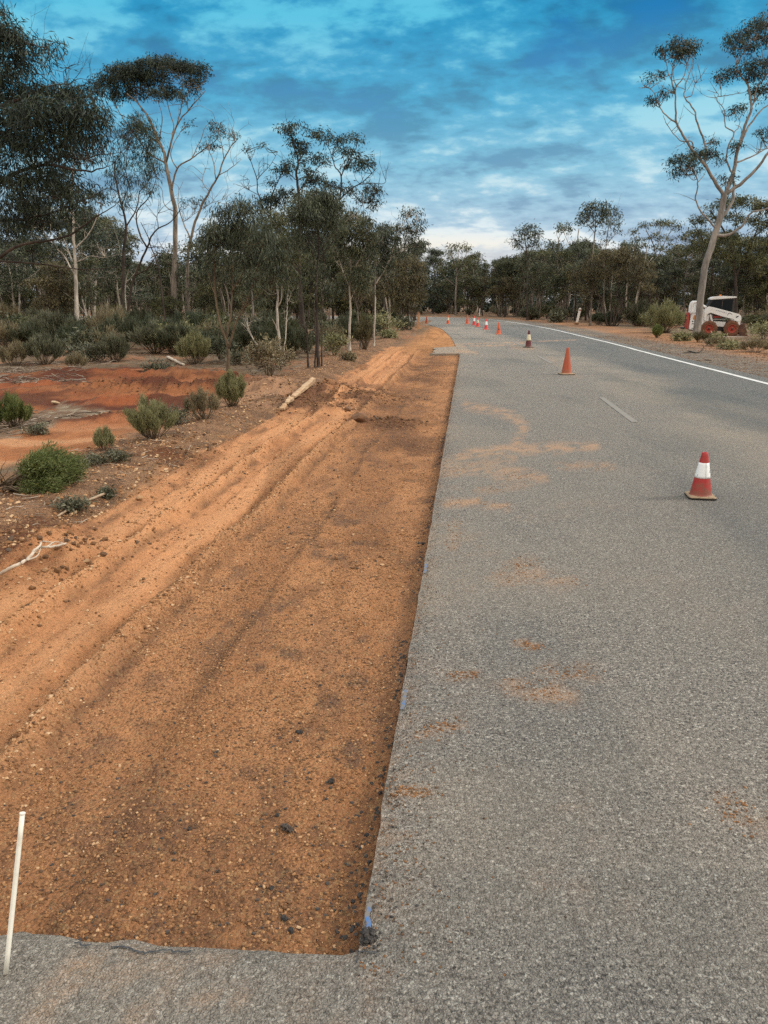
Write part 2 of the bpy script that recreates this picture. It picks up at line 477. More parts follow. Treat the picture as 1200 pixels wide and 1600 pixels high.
def asphalt_mat():
    m, w = material('chip_seal_asphalt')
    geo = w.n('ShaderNodeNewGeometry').outputs['Position']
    dust, pale, lane = attr(w, 'dust'), attr(w, 'pale'), attr(w, 'lane')
    dist = w.n('ShaderNodeVectorMath'); dist.operation = 'DISTANCE'; w.link(geo, dist.inputs[0]); dist.inputs[1].default_value = (0, 0, 0)
    wob = w.n('ShaderNodeTexNoise'); w.link(geo, wob.inputs['Vector']); wob.inputs['Scale'].default_value = 45.0
    warped = w.vmath('ADD', geo, w.vmath('SCALE', wob.outputs[1], scale=0.012))
    SC = 92.0
    vcol = w.voronoi(warped, SC, 'F1', 1); edge = w.voronoi(warped, SC, 'DISTANCE_TO_EDGE', 0)
    sp = w.n('ShaderNodeSeparateColor'); w.link(vcol, sp.inputs[0])
    chip = w.ramp(sp.outputs[0], [(0.0, (0.175, 0.155, 0.133, 1)), (0.4, (0.255, 0.226, 0.192, 1)), (0.85, (0.345, 0.308, 0.262, 1)), (1.0, (0.48, 0.44, 0.375, 1))])
    big = w.noise(geo, 0.55, 6, 0.6); mid = w.noise(geo, 3.0, 6, 0.65)
    fine = w.noise(geo, 140.0, 4, 0.75)
    chip = w.vmath('SCALE', chip, scale=w.math('ADD', 0.30, w.math('MULTIPLY', fine, 1.4)))
    pits = w.noise(geo, 75.0, 3, 0.6)
    binder = w.math('MULTIPLY', w.math('MAXIMUM', w.math('MULTIPLY', w.fac(edge, 0.12, 0.0), 0.45), w.fac(pits, 0.50, 0.36)), w.math('ADD', 0.62, w.math('MULTIPLY', w.fac(mid, 0.35, 0.65), 0.35)))
    col = w.mix(binder, chip, (0.040, 0.037, 0.033, 1))
    col = w.vmath('SCALE', col, scale=w.math('ADD', 0.80, w.math('MULTIPLY', mid, 0.45)))
    col = w.mix(w.math('MULTIPLY', w.fac(big, 0.45, 0.7), 0.35), col, w.mix(0.5, col, (0.25, 0.215, 0.17, 1)))
    col = w.mix(w.math('MULTIPLY', pale, w.math('ADD', 0.25, w.math('MULTIPLY', fine, 0.6))), col, (0.39, 0.315, 0.23, 1))
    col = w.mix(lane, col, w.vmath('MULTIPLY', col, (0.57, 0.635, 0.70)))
    grain = w.noise(geo, 60.0, 4, 0.7)
    col = w.mix(w.math('MULTIPLY', dust, w.fac(grain, 0.25, 0.6)), col, (0.38, 0.215, 0.115, 1))
    n1 = w.noise(geo, 32.0, 4, 0.65)
    h = w.math('ADD', w.math('MULTIPLY', w.fac(edge, 0.0, 0.35), 0.35), w.math('ADD', w.math('MULTIPLY', pits, 1.2), w.math('MULTIPLY', sp.outputs[1], 0.35)))
    h = w.math('MULTIPLY', h, w.math('SUBTRACT', 1.0, w.math('MULTIPLY', dust, 0.6)))
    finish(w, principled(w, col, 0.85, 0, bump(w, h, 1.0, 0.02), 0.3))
    return m
M_ASPHALT = asphalt_mat()

def build_road():
    mb_v, mb_q, n = [], [], 0
    # carriageway
    cols = 120
    f = np.linspace(0, 1, cols) ** 1.0
    jag = (fbm(np.zeros(len(TS)), RL[:, 1], 9.0, 4, 5) - 0.5) * 0.014 * (TS < 26)
    L2 = RL.copy(); L2[:, 0] += jag; L2[0] = RL[0]
    g = L2[:, None, :] * (1 - f)[None, :, None] + RR_OUT[:, None, :] * f[None, :, None]
    R, C = len(TS), cols
    V = np.concatenate([g, np.zeros((R, C, 1))], -1)
    V[..., 2] += (fbm(V[..., 0], V[..., 1], 0.7, 3, 8) - 0.5) * 0.012
    # broken lip along the cut
    V[:, 0, 2] -= 0.006 + 0.012 * fbm(V[:, 0, 0], V[:, 0, 1], 11, 3, 2)
    i, j = np.meshgrid(np.arange(R - 1), np.arange(C - 1), indexing='ij')
    a = i * C + j
    mb_q.append(np.stack([a, a + 1, a + C + 1, a + C], -1).reshape(-1, 4)); mb_v.append(V.reshape(-1, 3)); n += R * C
    # its edge faces: the cut on the trench side, the ragged shoulder on the other
    for c, flip in ((0, True), (C - 1, False)):
        top = V[:, c, :]; low = top.copy(); low[:, 2] = -0.13; low[:, 0] += 0.01 if flip else 0.05
        m_ = R
        q = np.stack([np.arange(m_ - 1), np.arange(1, m_), np.arange(1, m_) + m_, np.arange(m_ - 1) + m_], -1) + n
        mb_v.append(np.vstack([top, low])); mb_q.append(q if flip else q[:, ::-1]); n += 2 * m_
    # the uncut seal in front of the trench
    ca, cb, cc = G(0, 1452), G(250, 1470), G(558, 1488)
    xs = np.concatenate([np.linspace(-9, -2.0, 30), np.linspace(-2.0, right_x(EDGE_A.y) + 0.6, 260)[1:]])
    xs[np.argmin(np.abs(xs - cc.x))] = cc.x
    ytop = np.interp(xs, [-9, ca.x, cb.x, cc.x, cc.x + 0.001, 9], [ca.y + 0.5, ca.y, cb.y, cc.y, EDGE_A.y, EDGE_A.y])
    nz = (fbm(xs, xs * 0, 9.0, 5, 15, 0.65) - 0.5) * 0.05 * sstep(cc.x - 0.35 - xs, 0.0, 0.5) + (fbm(xs, xs * 0, 24.0, 4, 18) - 0.5) * 0.012 * (xs < cc.x - 0.02)
    ytop = ytop + nz
    rows = np.concatenate([np.linspace(-6, 0.8, 12), np.linspace(0.8, 1.0, 70)[1:] * 1.0])
    fr = np.concatenate([np.linspace(0, 0.55, 14), np.linspace(0.55, 1, 75)[1:]])
    yy = -6 + (ytop[None, :] + 6) * fr[:, None]
    A = np.stack([np.broadcast_to(xs, yy.shape), yy, np.zeros(yy.shape)], -1)
    A[..., 2] += (fbm(A[..., 0], A[..., 1], 0.7, 3, 8) - 0.5) * 0.012
    A[-1, xs < cc.x, 2] -= 0.012 + 0.012 * fbm(xs[xs < cc.x], xs[xs < cc.x] * 0, 9, 3, 4)
    r2, c2 = A.shape[:2]
    i, j = np.meshgrid(np.arange(r2 - 1), np.arange(c2 - 1), indexing='ij')
    a = i * c2 + j + n
    mb_q.append(np.stack([a, a + 1, a + c2 + 1, a + c2], -1).reshape(-1, 4)); mb_v.append(A.reshape(-1, 3)); n += r2 * c2
    k = int(np.argmin(np.abs(xs - cc.x))) + 1
    top = A[-1, :k]; low = top.copy(); low[:, 2] = -0.13; low[:, 1] -= 0.015
    q = np.stack([np.arange(k - 1), np.arange(1, k), np.arange(1, k) + k, np.arange(k - 1) + k], -1) + n
    mb_v.append(np.vstack([top, low])); mb_q.append(q[:, ::-1]); n += 2 * k
    # tongue of old seal beyond the far end of the trench
    t0, t1, t2, t3 = G(676, 552.5), EDGE_B, G(712, 541), G(679, 543)
    f = np.linspace(0, 1, 24); e = np.linspace(0, 1, 20)
    lo = np.array(t0)[None] * (1 - e)[:, None] + np.array(t1)[None] * e[:, None]
    hi = np.array(t3)[None] * (1 - e)[:, None] + np.array(t2)[None] * e[:, None]
    T = lo[None] * (1 - f)[:, None, None] + hi[None] * f[:, None, None]
    T[:, 0, 0] += (fbm(f * 9, f * 0, 1.0, 3, 6) - 0.5) * 0.25
    T[..., 2] -= 0.003
    r3, c3 = T.shape[:2]
    i, j = np.meshgrid(np.arange(r3 - 1), np.arange(c3 - 1), indexing='ij')
    a = i * c3 + j + n
    mb_q.append(np.stack([a, a + 1, a + c3 + 1, a + c3], -1).reshape(-1, 4)); mb_v.append(T.reshape(-1, 3)); n += r3 * c3
    top = T[0]; low = top.copy(); low[:, 2] = -0.12
    q = np.stack([np.arange(c3 - 1), np.arange(1, c3), np.arange(1, c3) + c3, np.arange(c3 - 1) + c3], -1) + n
    mb_v.append(np.vstack([top, low])); mb_q.append(q); n += 2 * c3
    V = np.vstack(mb_v)
    dust, pale = dust_mask(V)
    tx = (V[:, 1] > EDGE_B.y - 0.1) & (V[:, 0] < EDGE_B.x + 0.6) & (V[:, 1] < 36)
    pale = np.where(tx, 1.0, pale); dust = np.where(tx, np.maximum(dust, 0.35 * sstep(fbm(V[:, 0], V[:, 1], 3, 4, 77), .3, .6)), dust)
    # worn wheel paths and the darker outer lane
    mid = np.interp(V[:, 1], RL[:, 1][:len(TS) // 2], (0.45 * RL[:, 0] + 0.55 * RR[:, 0])[:len(TS) // 2])
    wide = np.interp(V[:, 1], RL[:, 1][:len(TS) // 2], (RR[:, 0] - RL[:, 0])[:len(TS) // 2])
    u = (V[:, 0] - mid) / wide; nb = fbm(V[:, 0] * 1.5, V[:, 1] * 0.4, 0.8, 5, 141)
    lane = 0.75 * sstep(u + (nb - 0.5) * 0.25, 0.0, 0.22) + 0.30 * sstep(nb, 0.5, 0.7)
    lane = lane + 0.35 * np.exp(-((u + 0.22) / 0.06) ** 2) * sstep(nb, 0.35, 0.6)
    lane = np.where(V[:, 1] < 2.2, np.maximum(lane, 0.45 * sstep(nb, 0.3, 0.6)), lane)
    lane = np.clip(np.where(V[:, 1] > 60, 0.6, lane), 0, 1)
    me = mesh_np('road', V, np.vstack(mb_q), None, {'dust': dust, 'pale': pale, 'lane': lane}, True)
    return tag(obj('road', me, M_ASPHALT), 'grey chip seal road curving away to the left, dusted with orange soil', 'road', kind='structure')
ROAD = build_road()

def paint_mat(name, col, worn, lo, hi):
    m, w = material(name)
    geo = w.n('ShaderNodeNewGeometry').outputs['Position']
    n = w.noise(geo, 30.0, 5, 0.7); n2 = w.noise(geo, 3.0, 4, 0.6)
    f = w.fac(w.math('ADD', w.math('MULTIPLY', n, 0.6), w.math('MULTIPLY', n2, 0.4)), lo, hi)
    finish(w, principled(w, w.mix(f, col, worn), 0.7, 0, bump(w, n, 0.4, 0.006), 0.3))
    return m

def ribbon(line, half, z):
    line = np.asarray(line, float)
    t = np.gradient(line, axis=0); nn = np.stack([t[:, 1], -t[:, 0]], -1); nn /= np.hypot(*nn.T)[:, None]
    a, b = line - nn * half, line + nn * half
    k = len(line)
    z = np.broadcast_to(z, (k,))
    V = np.vstack([np.c_[a, z], np.c_[b, z]])
    q = np.stack([np.arange(k - 1), np.arange(k - 1) + k, np.arange(1, k) + k, np.arange(1, k)], -1)
    return V, q

def road_z(x, y): return (fbm(x, y, 0.7, 3, 8) - 0.5) * 0.012

def build_markings():
    V, q = ribbon(RR, 0.075, road_z(RR[:, 0], RR[:, 1]) + 0.006)
    me = mesh_np('edge_line', V, q)
    tag(obj('edge_line', me, paint_mat('white_road_paint', (0.56, 0.55, 0.52, 1), (0.32, 0.30, 0.27, 1), 0.49, 0.64)), 'white painted line along the outer edge of the road', 'road marking', kind='structure')
    mb = MB()
    for (a, b) in [((992, 660), (940, 621)), ((862, 568), (840, 556)), ((815, 540), (800, 533))]:
        pa, pb = G(*a), G(*b)
        ln = np.array([[pa.x + (pb.x - pa.x) * t, pa.y + (pb.y - pa.y) * t] for t in np.linspace(0, 1, 12)])
        V, q = ribbon(ln, 0.055, road_z(ln[:, 0], ln[:, 1]) + 0.006)
        mb.add(V, q)
    o = mb.build('centre_line_dashes', paint_mat('faded_road_paint', (0.235, 0.21, 0.178, 1), (0.19, 0.17, 0.145, 1), 0.32, 0.50))
    tag(o, 'faded dusty centre line dashes on the road', 'road marking', kind='structure')
    # blue set-out paint sprayed on the lip of the cut
    mb = MB()
    for (a, b, wd) in [((561, 1462), (577, 1412), 0.012), ((626, 1110), (631, 1080), 0.014), ((661, 896), (665, 882), 0.016)]:
        pa, pb = G(*a), G(*b)
        ys = np.linspace(pa.y, pb.y, 14)
        ln = np.c_[edge_x(ys) + 0.018 + (fbm(ys * 0, ys, 30, 3, 4) - 0.5) * 0.016, ys]
        V, q = ribbon(ln, wd * 0.6, road_z(ln[:, 0], ln[:, 1]) + 0.005)
        mb.add(V, q)
    o = mb.build('set_out_paint', paint_mat('blue_spray_paint', (0.05, 0.13, 0.30, 1), (0.15, 0.135, 0.12, 1), 0.44, 0.54))
    tag(o, 'blue spray paint marks along the saw cut edge of the asphalt', 'road marking', kind='structure')
build_markings()

# ------------------------------------------------------------------ the ground
def zone_px(V):
    return project(V[..., 0], V[..., 1], np.zeros(V.shape[:-1]))

MOUNDS = [  # frame x, y, half width (m), half length (m), height (m)
    (560, 622, 0.75, 1.0, 0.17), (600, 655, 0.7, 0.35, 0.10), (520, 612, 0.5, 0.9, 0.22), (460, 628, 0.4, 0.8, 0.16), (500, 640, 0.6, 0.5, 0.12),
    (215, 612, 1.6, 0.8, 0.30), (120, 590, 2.2, 0.9, 0.22), (300, 590, 1.8, 0.7, 0.22), (400, 602, 1.2, 0.7, 0.2), (190, 655, 0.8, 0.5, 0.14), (30, 618, 2.0, 0.8, 0.14),
    (90, 850, 0.45, 0.6, 0.10), (40, 880, 0.4, 0.5, 0.08), (270, 712, 0.4, 0.9, 0.07), (170, 560, 2.0, 1.0, 0.15), (360, 560, 1.6, 0.9, 0.2), (330, 615, 1.2, 0.5, 0.22), (250, 628, 1.3, 0.4, 0.18), (430, 615, 0.8, 0.5, 0.2), (60, 605, 1.5, 0.5, 0.18), (240, 655, 0.5, 0.4, 0.16)]
CLEAR = [G(*p) for p in [(-420, 770), (-60, 745), (100, 715), (225, 712), (260, 668), (330, 655), (430, 640), (478, 612), (470, 590), (390, 592), (300, 572), (200, 570), (80, 578), (-100, 592), (-500, 600)]]
CLEAR = [(p.x, p.y) for p in CLEAR]
ISLAND = [(p.x, p.y) for p in [G(*q) for q in [(-200, 705), (0, 688), (70, 668), (140, 650), (165, 640), (120, 626), (60, 640), (-100, 650), (-250, 670)]]]

def ground_height(x, y):
    x, y = np.asarray(x, float), np.asarray(y, float)
    a = (edge_x(y) - x)                                    # metres to the left of the saw cut
    n1 = fbm(x, y, 1.3, 4, 51) - 0.5; n2 = fbm(x, y, 7.0, 4, 61) - 0.5; n3 = fbm(x, y, 24.0, 3, 71) - 0.5
    wav = (fbm(x * 0.2, y, 0.5, 3, 81) - 0.5) * 0.22
    aw = a + wav
    onroad = sstep(-a, -0.02, 0.05) * (y < 32)
    works = sstep(aw, -0.1, 0.1) * (1 - sstep(aw, 3.05, 3.4)) * (1 - sstep(y, EDGE_B.y - 0.6, EDGE_B.y + 4))
    z = np.full(x.shape, -0.03) + (n1 * 0.05 + n2 * 0.02) * sstep(np.abs(a + 4) , 4.5, 7.5)
    trench = -0.085 + n2 * 0.022 + n3 * 0.014 + n1 * 0.02
    M = np.zeros(x.shape)
    for px, py, rx, ry, h in MOUNDS[:5]:
        c = G(px, py); M = np.maximum(M, np.exp(-0.5 * (((x - c.x) / rx) ** 2 + ((y - c.y) / ry) ** 2)))
    ridge = lambda c, wd, h: (1 - M) * h * np.exp(-((aw - c) / wd) ** 2) * (0.45 + 1.1 * fbm(x, y, 2.2, 4, 91))
    bench = trench + 0.035 * sstep(aw, 1.35, 1.65) + ridge(1.60, 0.07, 0.11) - ridge(1.76, 0.07, 0.05) + ridge(2.32, 0.07, 0.11) - ridge(2.47, 0.07, 0.05) + ridge(2.95, 0.10, 0.04) + ridge(0.95, 0.07, 0.018)
    bench = bench + 0.010 * np.sin(aw * 44 + n1 * 5) * sstep(aw, 1.5, 1.8) * sstep(fbm(x, y, 0.9, 3, 95), 0.4, 0.65)
    z = z * (1 - works) + bench * works
    left = sstep(aw, 3.05, 3.5)
    verge = 0.03 + n2 * 0.05 + n3 * 0.03 + 0.06 * np.exp(-((aw - 3.7) / 0.4) ** 2) - 0.05 * sstep(aw, 4.2, 5.5)
    z = z * (1 - left) + (verge + n1 * 0.14 * sstep(aw, 4, 7)) * left
    for px, py, rx, ry, h in MOUNDS:
        c = G(px, py)
        d = ((x - c.x) / rx) ** 2 + ((y - c.y) / ry) ** 2
        z = z + h * ((1.05 if px > 440 else 0.95) if py < 662 else 1.0) * np.exp(-d * 1.2) * (0.25 + 1.4 * fbm(x * 0.8 + y * 0.5, y * 0.8 - x * 0.5, 4.5, 6, 99, 0.65)) * sstep(a, 0.25, 0.6)
    # road bed and the low right hand shoulder
    px, py = project(x, y, np.zeros_like(x))
    z = np.where(a < -0.05, np.minimum(z, -0.03), z)
    right = x - right_x(y)
    z = z + np.where((right > 1.2) & (y < 36), 0.05 * sstep(right, 1.2, 3.0) + n1 * 0.12 * sstep(right, 2.5, 6), 0)
    far = sstep(y, 60, 90)
    z = z * (1 - far) + (-0.03 + (fbm(x, y, 0.12, 3, 7) - 0.5) * 0.05) * far
    z = np.where(a < 0, z * (1 - onroad * (right < 0.8)) - 0.085 * onroad * (right < 0.8), z)
    return z

def tensor_axis(lo, fine_lo, fine_hi, hi, step, ratio):
    mid = np.arange(fine_lo, fine_hi + 1e-6, step)
    up, s = [fine_hi], step
    while up[-1] < hi: s *= ratio; up.append(up[-1] + s)
    dn, s = [fine_lo], step
    while dn[-1] > lo: s *= ratio; dn.append(dn[-1] - s)
    return np.concatenate([dn[::-1][:-1], mid, up[1:]])

def ground_mat():
    m, w = material('outback_soil')
    geo = w.n('ShaderNodeNewGeometry').outputs['Position']
    c = attr(w, 'soil', 'Color'); peb = attr(w, 'pebbly')
    n1 = w.noise(geo, 9.0, 6, 0.65); n2 = w.noise(geo, 55.0, 5, 0.7)
    k = w.math('ADD', w.math('MULTIPLY', n1, 0.6), w.math('MULTIPLY', n2, 0.75))
    c2 = w.vmath('SCALE', c, scale=w.math('ADD', 0.42, w.math('MULTIPLY', k, 0.88)))
    vc = w.voronoi(geo, 70.0, 'F1', 1); sp = w.n('ShaderNodeSeparateColor'); w.link(vc, sp.inputs[0])
    pale = w.math('MULTIPLY', w.fac(sp.outputs[0], 0.72, 0.95), w.math('MULTIPLY', peb, 0.5))
    drk = w.math('MULTIPLY', w.fac(sp.outputs[1], 0.75, 0.97), w.math('MULTIPLY', peb, 0.62))
    c2 = w.mix(pale, c2, (0.40, 0.25, 0.12, 1)); c2 = w.mix(drk, c2, (0.055, 0.034, 0.022, 1))
    vd = w.voronoi(geo, 70.0, 'F1', 0)
    h = w.math('ADD', w.math('MULTIPLY', w.math('MULTIPLY', w.math('SUBTRACT', 1.0, vd), peb), 0.8), w.math('ADD', w.math('MULTIPLY', n2, 0.7), w.math('MULTIPLY', n1, 0.8)))
    finish(w, principled(w, c2, 0.95, 0, bump(w, h, 1.0, 0.034), 0.15))
    return m

def soil_colours(x, y, z):
    a = edge_x(y) - x
    n0 = fbm(x, y, 0.35, 4, 101); n1 = fbm(x, y, 1.2, 5, 103); n2 = fbm(x, y, 5.0, 5, 105)
    ns = fbm(x * 3.2, y * 0.30, 1.0, 4, 107)                  # streaks along the road
    aw = a + (fbm(x * 0.2, y, 0.5, 3, 81) - 0.5) * 0.22
    C = lambda r, g, b: np.array((r, g, b))[None, :]
    def lay(col, new, m): return col * (1 - m[:, None]) + new * m[:, None]
    floor = np.broadcast_to(C(0.125, 0.082, 0.048), (len(x), 3)).copy()              # litter covered bush floor
    col = lay(floor, C(0.22, 0.105, 0.055), sstep(n1, 0.48, 0.66))
    col = lay(col, C(0.20, 0.16, 0.115), sstep(n2, 0.5, 0.75) * 0.7)
    peb = np.full(len(x), 0.25)
    # graded works strip
    works = sstep(aw, -0.3, 0.0) * (1 - sstep(aw + (n2 - 0.5) * 0.3, 3.0, 3.25)) * (y < 34)
    nf = fbm(x * 1.6, y * 0.7, 4.0, 5, 113)
    t = lay(np.broadcast_to(C(0.330, 0.152, 0.058), (len(x), 3)).copy(), C(0.42, 0.200, 0.078), sstep(ns * 0.5 + nf * 0.5, 0.42, 0.60))
    t = lay(t, C(0.215, 0.105, 0.048), sstep(nf * 0.6 + n1 * 0.4, 0.48, 0.62) * 0.70 * (1 - sstep(aw, 1.5, 1.9)))
    t = lay(t, C(0.110, 0.068, 0.042), sstep(fbm(x * 1.1, y * 0.8, 6.5, 5, 117, 0.6), 0.57, 0.70) * 0.75 * (1 - sstep(aw, 1.3, 1.7)) * sstep(n1, 0.35, 0.55))
    t = lay(t, C(0.45, 0.215, 0.085), sstep(aw + (n1 - 0.5) * 0.9, 0.9, 2.0) * (0.40 + 0.45 * sstep(n1, 0.35, 0.65)))
    t = lay(t, C(0.245, 0.108, 0.042), sstep(aw, 1.45, 1.7) * sstep(ns + 0.25 * n2, 0.62, 0.78) * 0.7)
    near_edge = np.exp(-((aw - 0.30) / 0.24) ** 2) * sstep(y, 3.0, 6.0)
    t = lay(t, C(0.47, 0.225, 0.088), near_edge * 0.85 * sstep(nf, 0.36, 0.55))
    t = lay(t, C(0.17, 0.080, 0.034), np.exp(-(aw / 0.05) ** 2) * 0.5)
    t = lay(t, C(0.200, 0.096, 0.040), (1 - sstep(y, 2.0, 3.6)) * (0.40 + 0.4 * sstep(nf, .4, .6)))
    px, py = project(x, y, np.zeros_like(x))
    px = np.nan_to_num(px, nan=-9e3); py = np.nan_to_num(py, nan=9e3)
    dk = np.zeros(len(x))
    for (cx, cy, rx, ry, s) in [(545, 618, 85, 26, 1.2), (480, 635, 50, 16, 1.1), (620, 655, 60, 12, 1.0), (640, 690, 55, 26, 0.7), (655, 580, 45, 24, 0.75), (600, 830, 60, 40, 0.35), (500, 630, 60, 22, 0.8)]:
        dk = np.maximum(dk, s * np.exp(-((px - cx) / rx) ** 2 - ((py - cy) / ry) ** 2) * sstep(n1 * 0.6 + n2 * 0.4, 0.33, 0.6))
    t = lay(t, C(0.120, 0.056, 0.026), np.clip(dk * 1.3, 0, 1))
    for rc, wd in ((1.70, 0.045), (1.50, 0.03), (2.42, 0.045), (2.22, 0.03), (0.98, 0.03), (2.85, 0.04)):      # shadow lines beside the rut ridges, painted in as dark soil colour
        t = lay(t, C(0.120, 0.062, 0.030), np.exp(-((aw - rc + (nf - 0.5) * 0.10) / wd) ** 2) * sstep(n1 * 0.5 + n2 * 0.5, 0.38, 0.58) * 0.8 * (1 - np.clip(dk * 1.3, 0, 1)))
    for rc, wd in ((1.60, 0.06), (2.32, 0.06), (2.65, 0.10), (1.95, 0.10)):  # crests paled in the soil colour, set against the painted shadow lines
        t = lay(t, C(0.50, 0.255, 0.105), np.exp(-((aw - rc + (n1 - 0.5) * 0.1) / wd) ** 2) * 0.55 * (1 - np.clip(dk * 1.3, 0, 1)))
    t = t * np.array((0.97, 0.955, 1.10))[None, :] * (1.12 + 0.10 * sstep(aw, 1.0, 2.0))[:, None]
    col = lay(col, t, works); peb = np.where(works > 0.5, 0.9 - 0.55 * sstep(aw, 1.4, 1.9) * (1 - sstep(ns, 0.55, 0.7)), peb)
    # far end of the works: dry pale orange run-out
    far = sstep(aw, -3, -2.0) * (1 - sstep(aw, 1.8, 3.2)) * sstep(y, EDGE_B.y, EDGE_B.y + 2) * (1 - sstep(y, 62, 74))
    col = lay(col, lay(np.broadcast_to(C(0.41, 0.195, 0.080), (len(x), 3)).copy(), C(0.28, 0.125, 0.05), sstep(n2, 0.45, 0.65)), far * (px < 740))
    # stony verge
    verge = sstep(aw + (n2 - 0.5) * 0.5, 3.0, 3.3) * (1 - sstep(aw + (n1 - 0.5) * 1.2, 4.2, 5.0)) * (y < 60)
    col = lay(col, lay(np.broadcast_to(C(0.30, 0.165, 0.092), (len(x), 3)).copy(), C(0.19, 0.105, 0.062), sstep(n2, 0.42, 0.62)), verge); peb = np.where(verge > 0.5, 1.0, peb)
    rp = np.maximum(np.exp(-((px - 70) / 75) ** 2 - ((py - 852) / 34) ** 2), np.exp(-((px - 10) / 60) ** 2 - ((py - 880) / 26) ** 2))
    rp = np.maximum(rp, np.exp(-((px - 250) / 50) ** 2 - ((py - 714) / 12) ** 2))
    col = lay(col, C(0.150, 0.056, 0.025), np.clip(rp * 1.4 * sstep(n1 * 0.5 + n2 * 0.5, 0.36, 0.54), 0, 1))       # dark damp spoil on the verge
    # red clearing
    sd = sdist(x, y, CLEAR) + (n1 - 0.5) * 1.6
    clr = sstep(sd, -0.15, 0.5)
    rs = fbm(x * 0.45, y * 1.1, 1.3, 5, 109)
    r = lay(np.broadcast_to(C(0.250, 0.076, 0.029), (len(x), 3)).copy(), C(0.095, 0.030, 0.016), sstep(rs, 0.42, 0.56))
    r = lay(r, C(0.29, 0.115, 0.047), sstep(fbm(x * 0.35, y, 0.9, 5, 111), 0.50, 0.66) * 0.75)
    trk = sstep(py, 645, 690) * sstep(px, 345, 250)
    r = lay(r, C(0.40, 0.165, 0.068), trk * 0.75)
    r = lay(r, C(0.50, 0.27, 0.14), trk * 0.6 * sstep(rs, 0.50, 0.40))
    r = lay(r, C(0.11, 0.042, 0.022), sstep(n2 * 0.6 + rs * 0.4, 0.53, 0.64) * 0.75 * (1 - trk * 0.7))
    col = lay(col, r, clr * (1 - verge)); peb = np.where(clr > 0.5, 0.12, peb)
    isl = sstep(sdist(x, y, ISLAND) + (n2 - 0.5) * 0.8, -0.1, 0.25)
    col = lay(col, lay(np.broadcast_to(C(0.16, 0.10, 0.062), (len(x), 3)).copy(), C(0.30, 0.24, 0.17), sstep(n2, 0.55, 0.72)), isl)
    # right side: grey gravel shoulder, then orange soil, then bush floor
    idx = np.argmin((x[::1, None] * 0), axis=1) if False else None
    # signed distance to the outer seal edge, positive outside
    dr = dist_poly(x, y, [tuple(p) for p in RR_OUT[::6]])
    outr = (x > np.interp(y, RR_OUT[:, 1][:int(len(TS) * 0.8)], RR_OUT[:, 0][:int(len(TS) * 0.8)])) | (y > 96)
    gd = dr + (n1 - 0.5) * 1.0
    og = outr * (1 - sstep(gd, 4.4, 6.0)) * (y > -5)
    col = lay(col, lay(np.broadcast_to(C(0.30, 0.150, 0.072), (len(x), 3)).copy(), C(0.22, 0.12, 0.07), sstep(n2, 0.4, 0.6)), og)
    gg = outr * (1 - sstep(gd + (n2 - 0.5) * 0.8, 1.5, 2.8))
    col = lay(col, lay(np.broadcast_to(C(0.17, 0.150, 0.130), (len(x), 3)).copy(), C(0.25, 0.205, 0.160), sstep(n2, 0.45, 0.65)), gg)
    peb = np.where(gg > 0.5, 1.0, peb)
    return np.clip(col, 0.01, 0.6), peb

def build_ground():
    xs = tensor_axis(-420, -6.0, 0.7, 420, 0.026, 1.045)
    ys = [-8, -5, -3, -1, 0.2, 0.9, 1.25]
    while ys[-1] < 42: ys.append(ys[-1] * 1.0095)
    while ys[-1] < 900: ys.append(ys[-1] * 1.035)
    ys = np.array(ys)
    Xg, Yg = np.meshgrid(xs, ys)
    x, y = Xg.ravel(), Yg.ravel()
    z = ground_height(x, y)
    col, peb = soil_colours(x, y, z)
    R, C = Xg.shape
    i, j = np.meshgrid(np.arange(R - 1), np.arange(C - 1), indexing='ij')
    a = (i * C + j).ravel()
    q = np.stack([a, a + 1, a + C + 1, a + C], -1)
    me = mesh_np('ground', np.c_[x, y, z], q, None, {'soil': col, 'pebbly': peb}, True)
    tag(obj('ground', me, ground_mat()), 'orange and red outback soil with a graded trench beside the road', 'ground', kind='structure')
build_ground()

def gz(x, y): return float(ground_height(np.array([x]), np.array([y]))[0])
def on_ground(px, py):
    p = G(px, py)
    for _ in range(3):
        p = G(px, py, gz(p.x, p.y))
    return p

# ------------------------------------------------------------------ loose stones
ICO = None
def ico():
    global ICO
    if ICO is None:
        t = (1 + 5 ** 0.5) / 2
        v = np.array([(-1, t, 0), (1, t, 0), (-1, -t, 0), (1, -t, 0), (0, -1, t), (0, 1, t), (0, -1, -t), (0, 1, -t), (t, 0, -1), (t, 0, 1), (-t, 0, -1), (-t, 0, 1)], float)
        v /= np.linalg.norm(v[0])
        f = np.array([(0, 11, 5), (0, 5, 1), (0, 1, 7), (0, 7, 10), (0, 10, 11), (1, 5, 9), (5, 11, 4), (11, 10, 2), (10, 7, 6), (7, 1, 8), (3, 9, 4), (3, 4, 2), (3, 2, 6), (3, 6, 8), (3, 8, 9), (4, 9, 5), (2, 4, 11), (6, 2, 10), (8, 6, 7), (9, 8, 1)])
        ICO = (v, f)
    return ICO

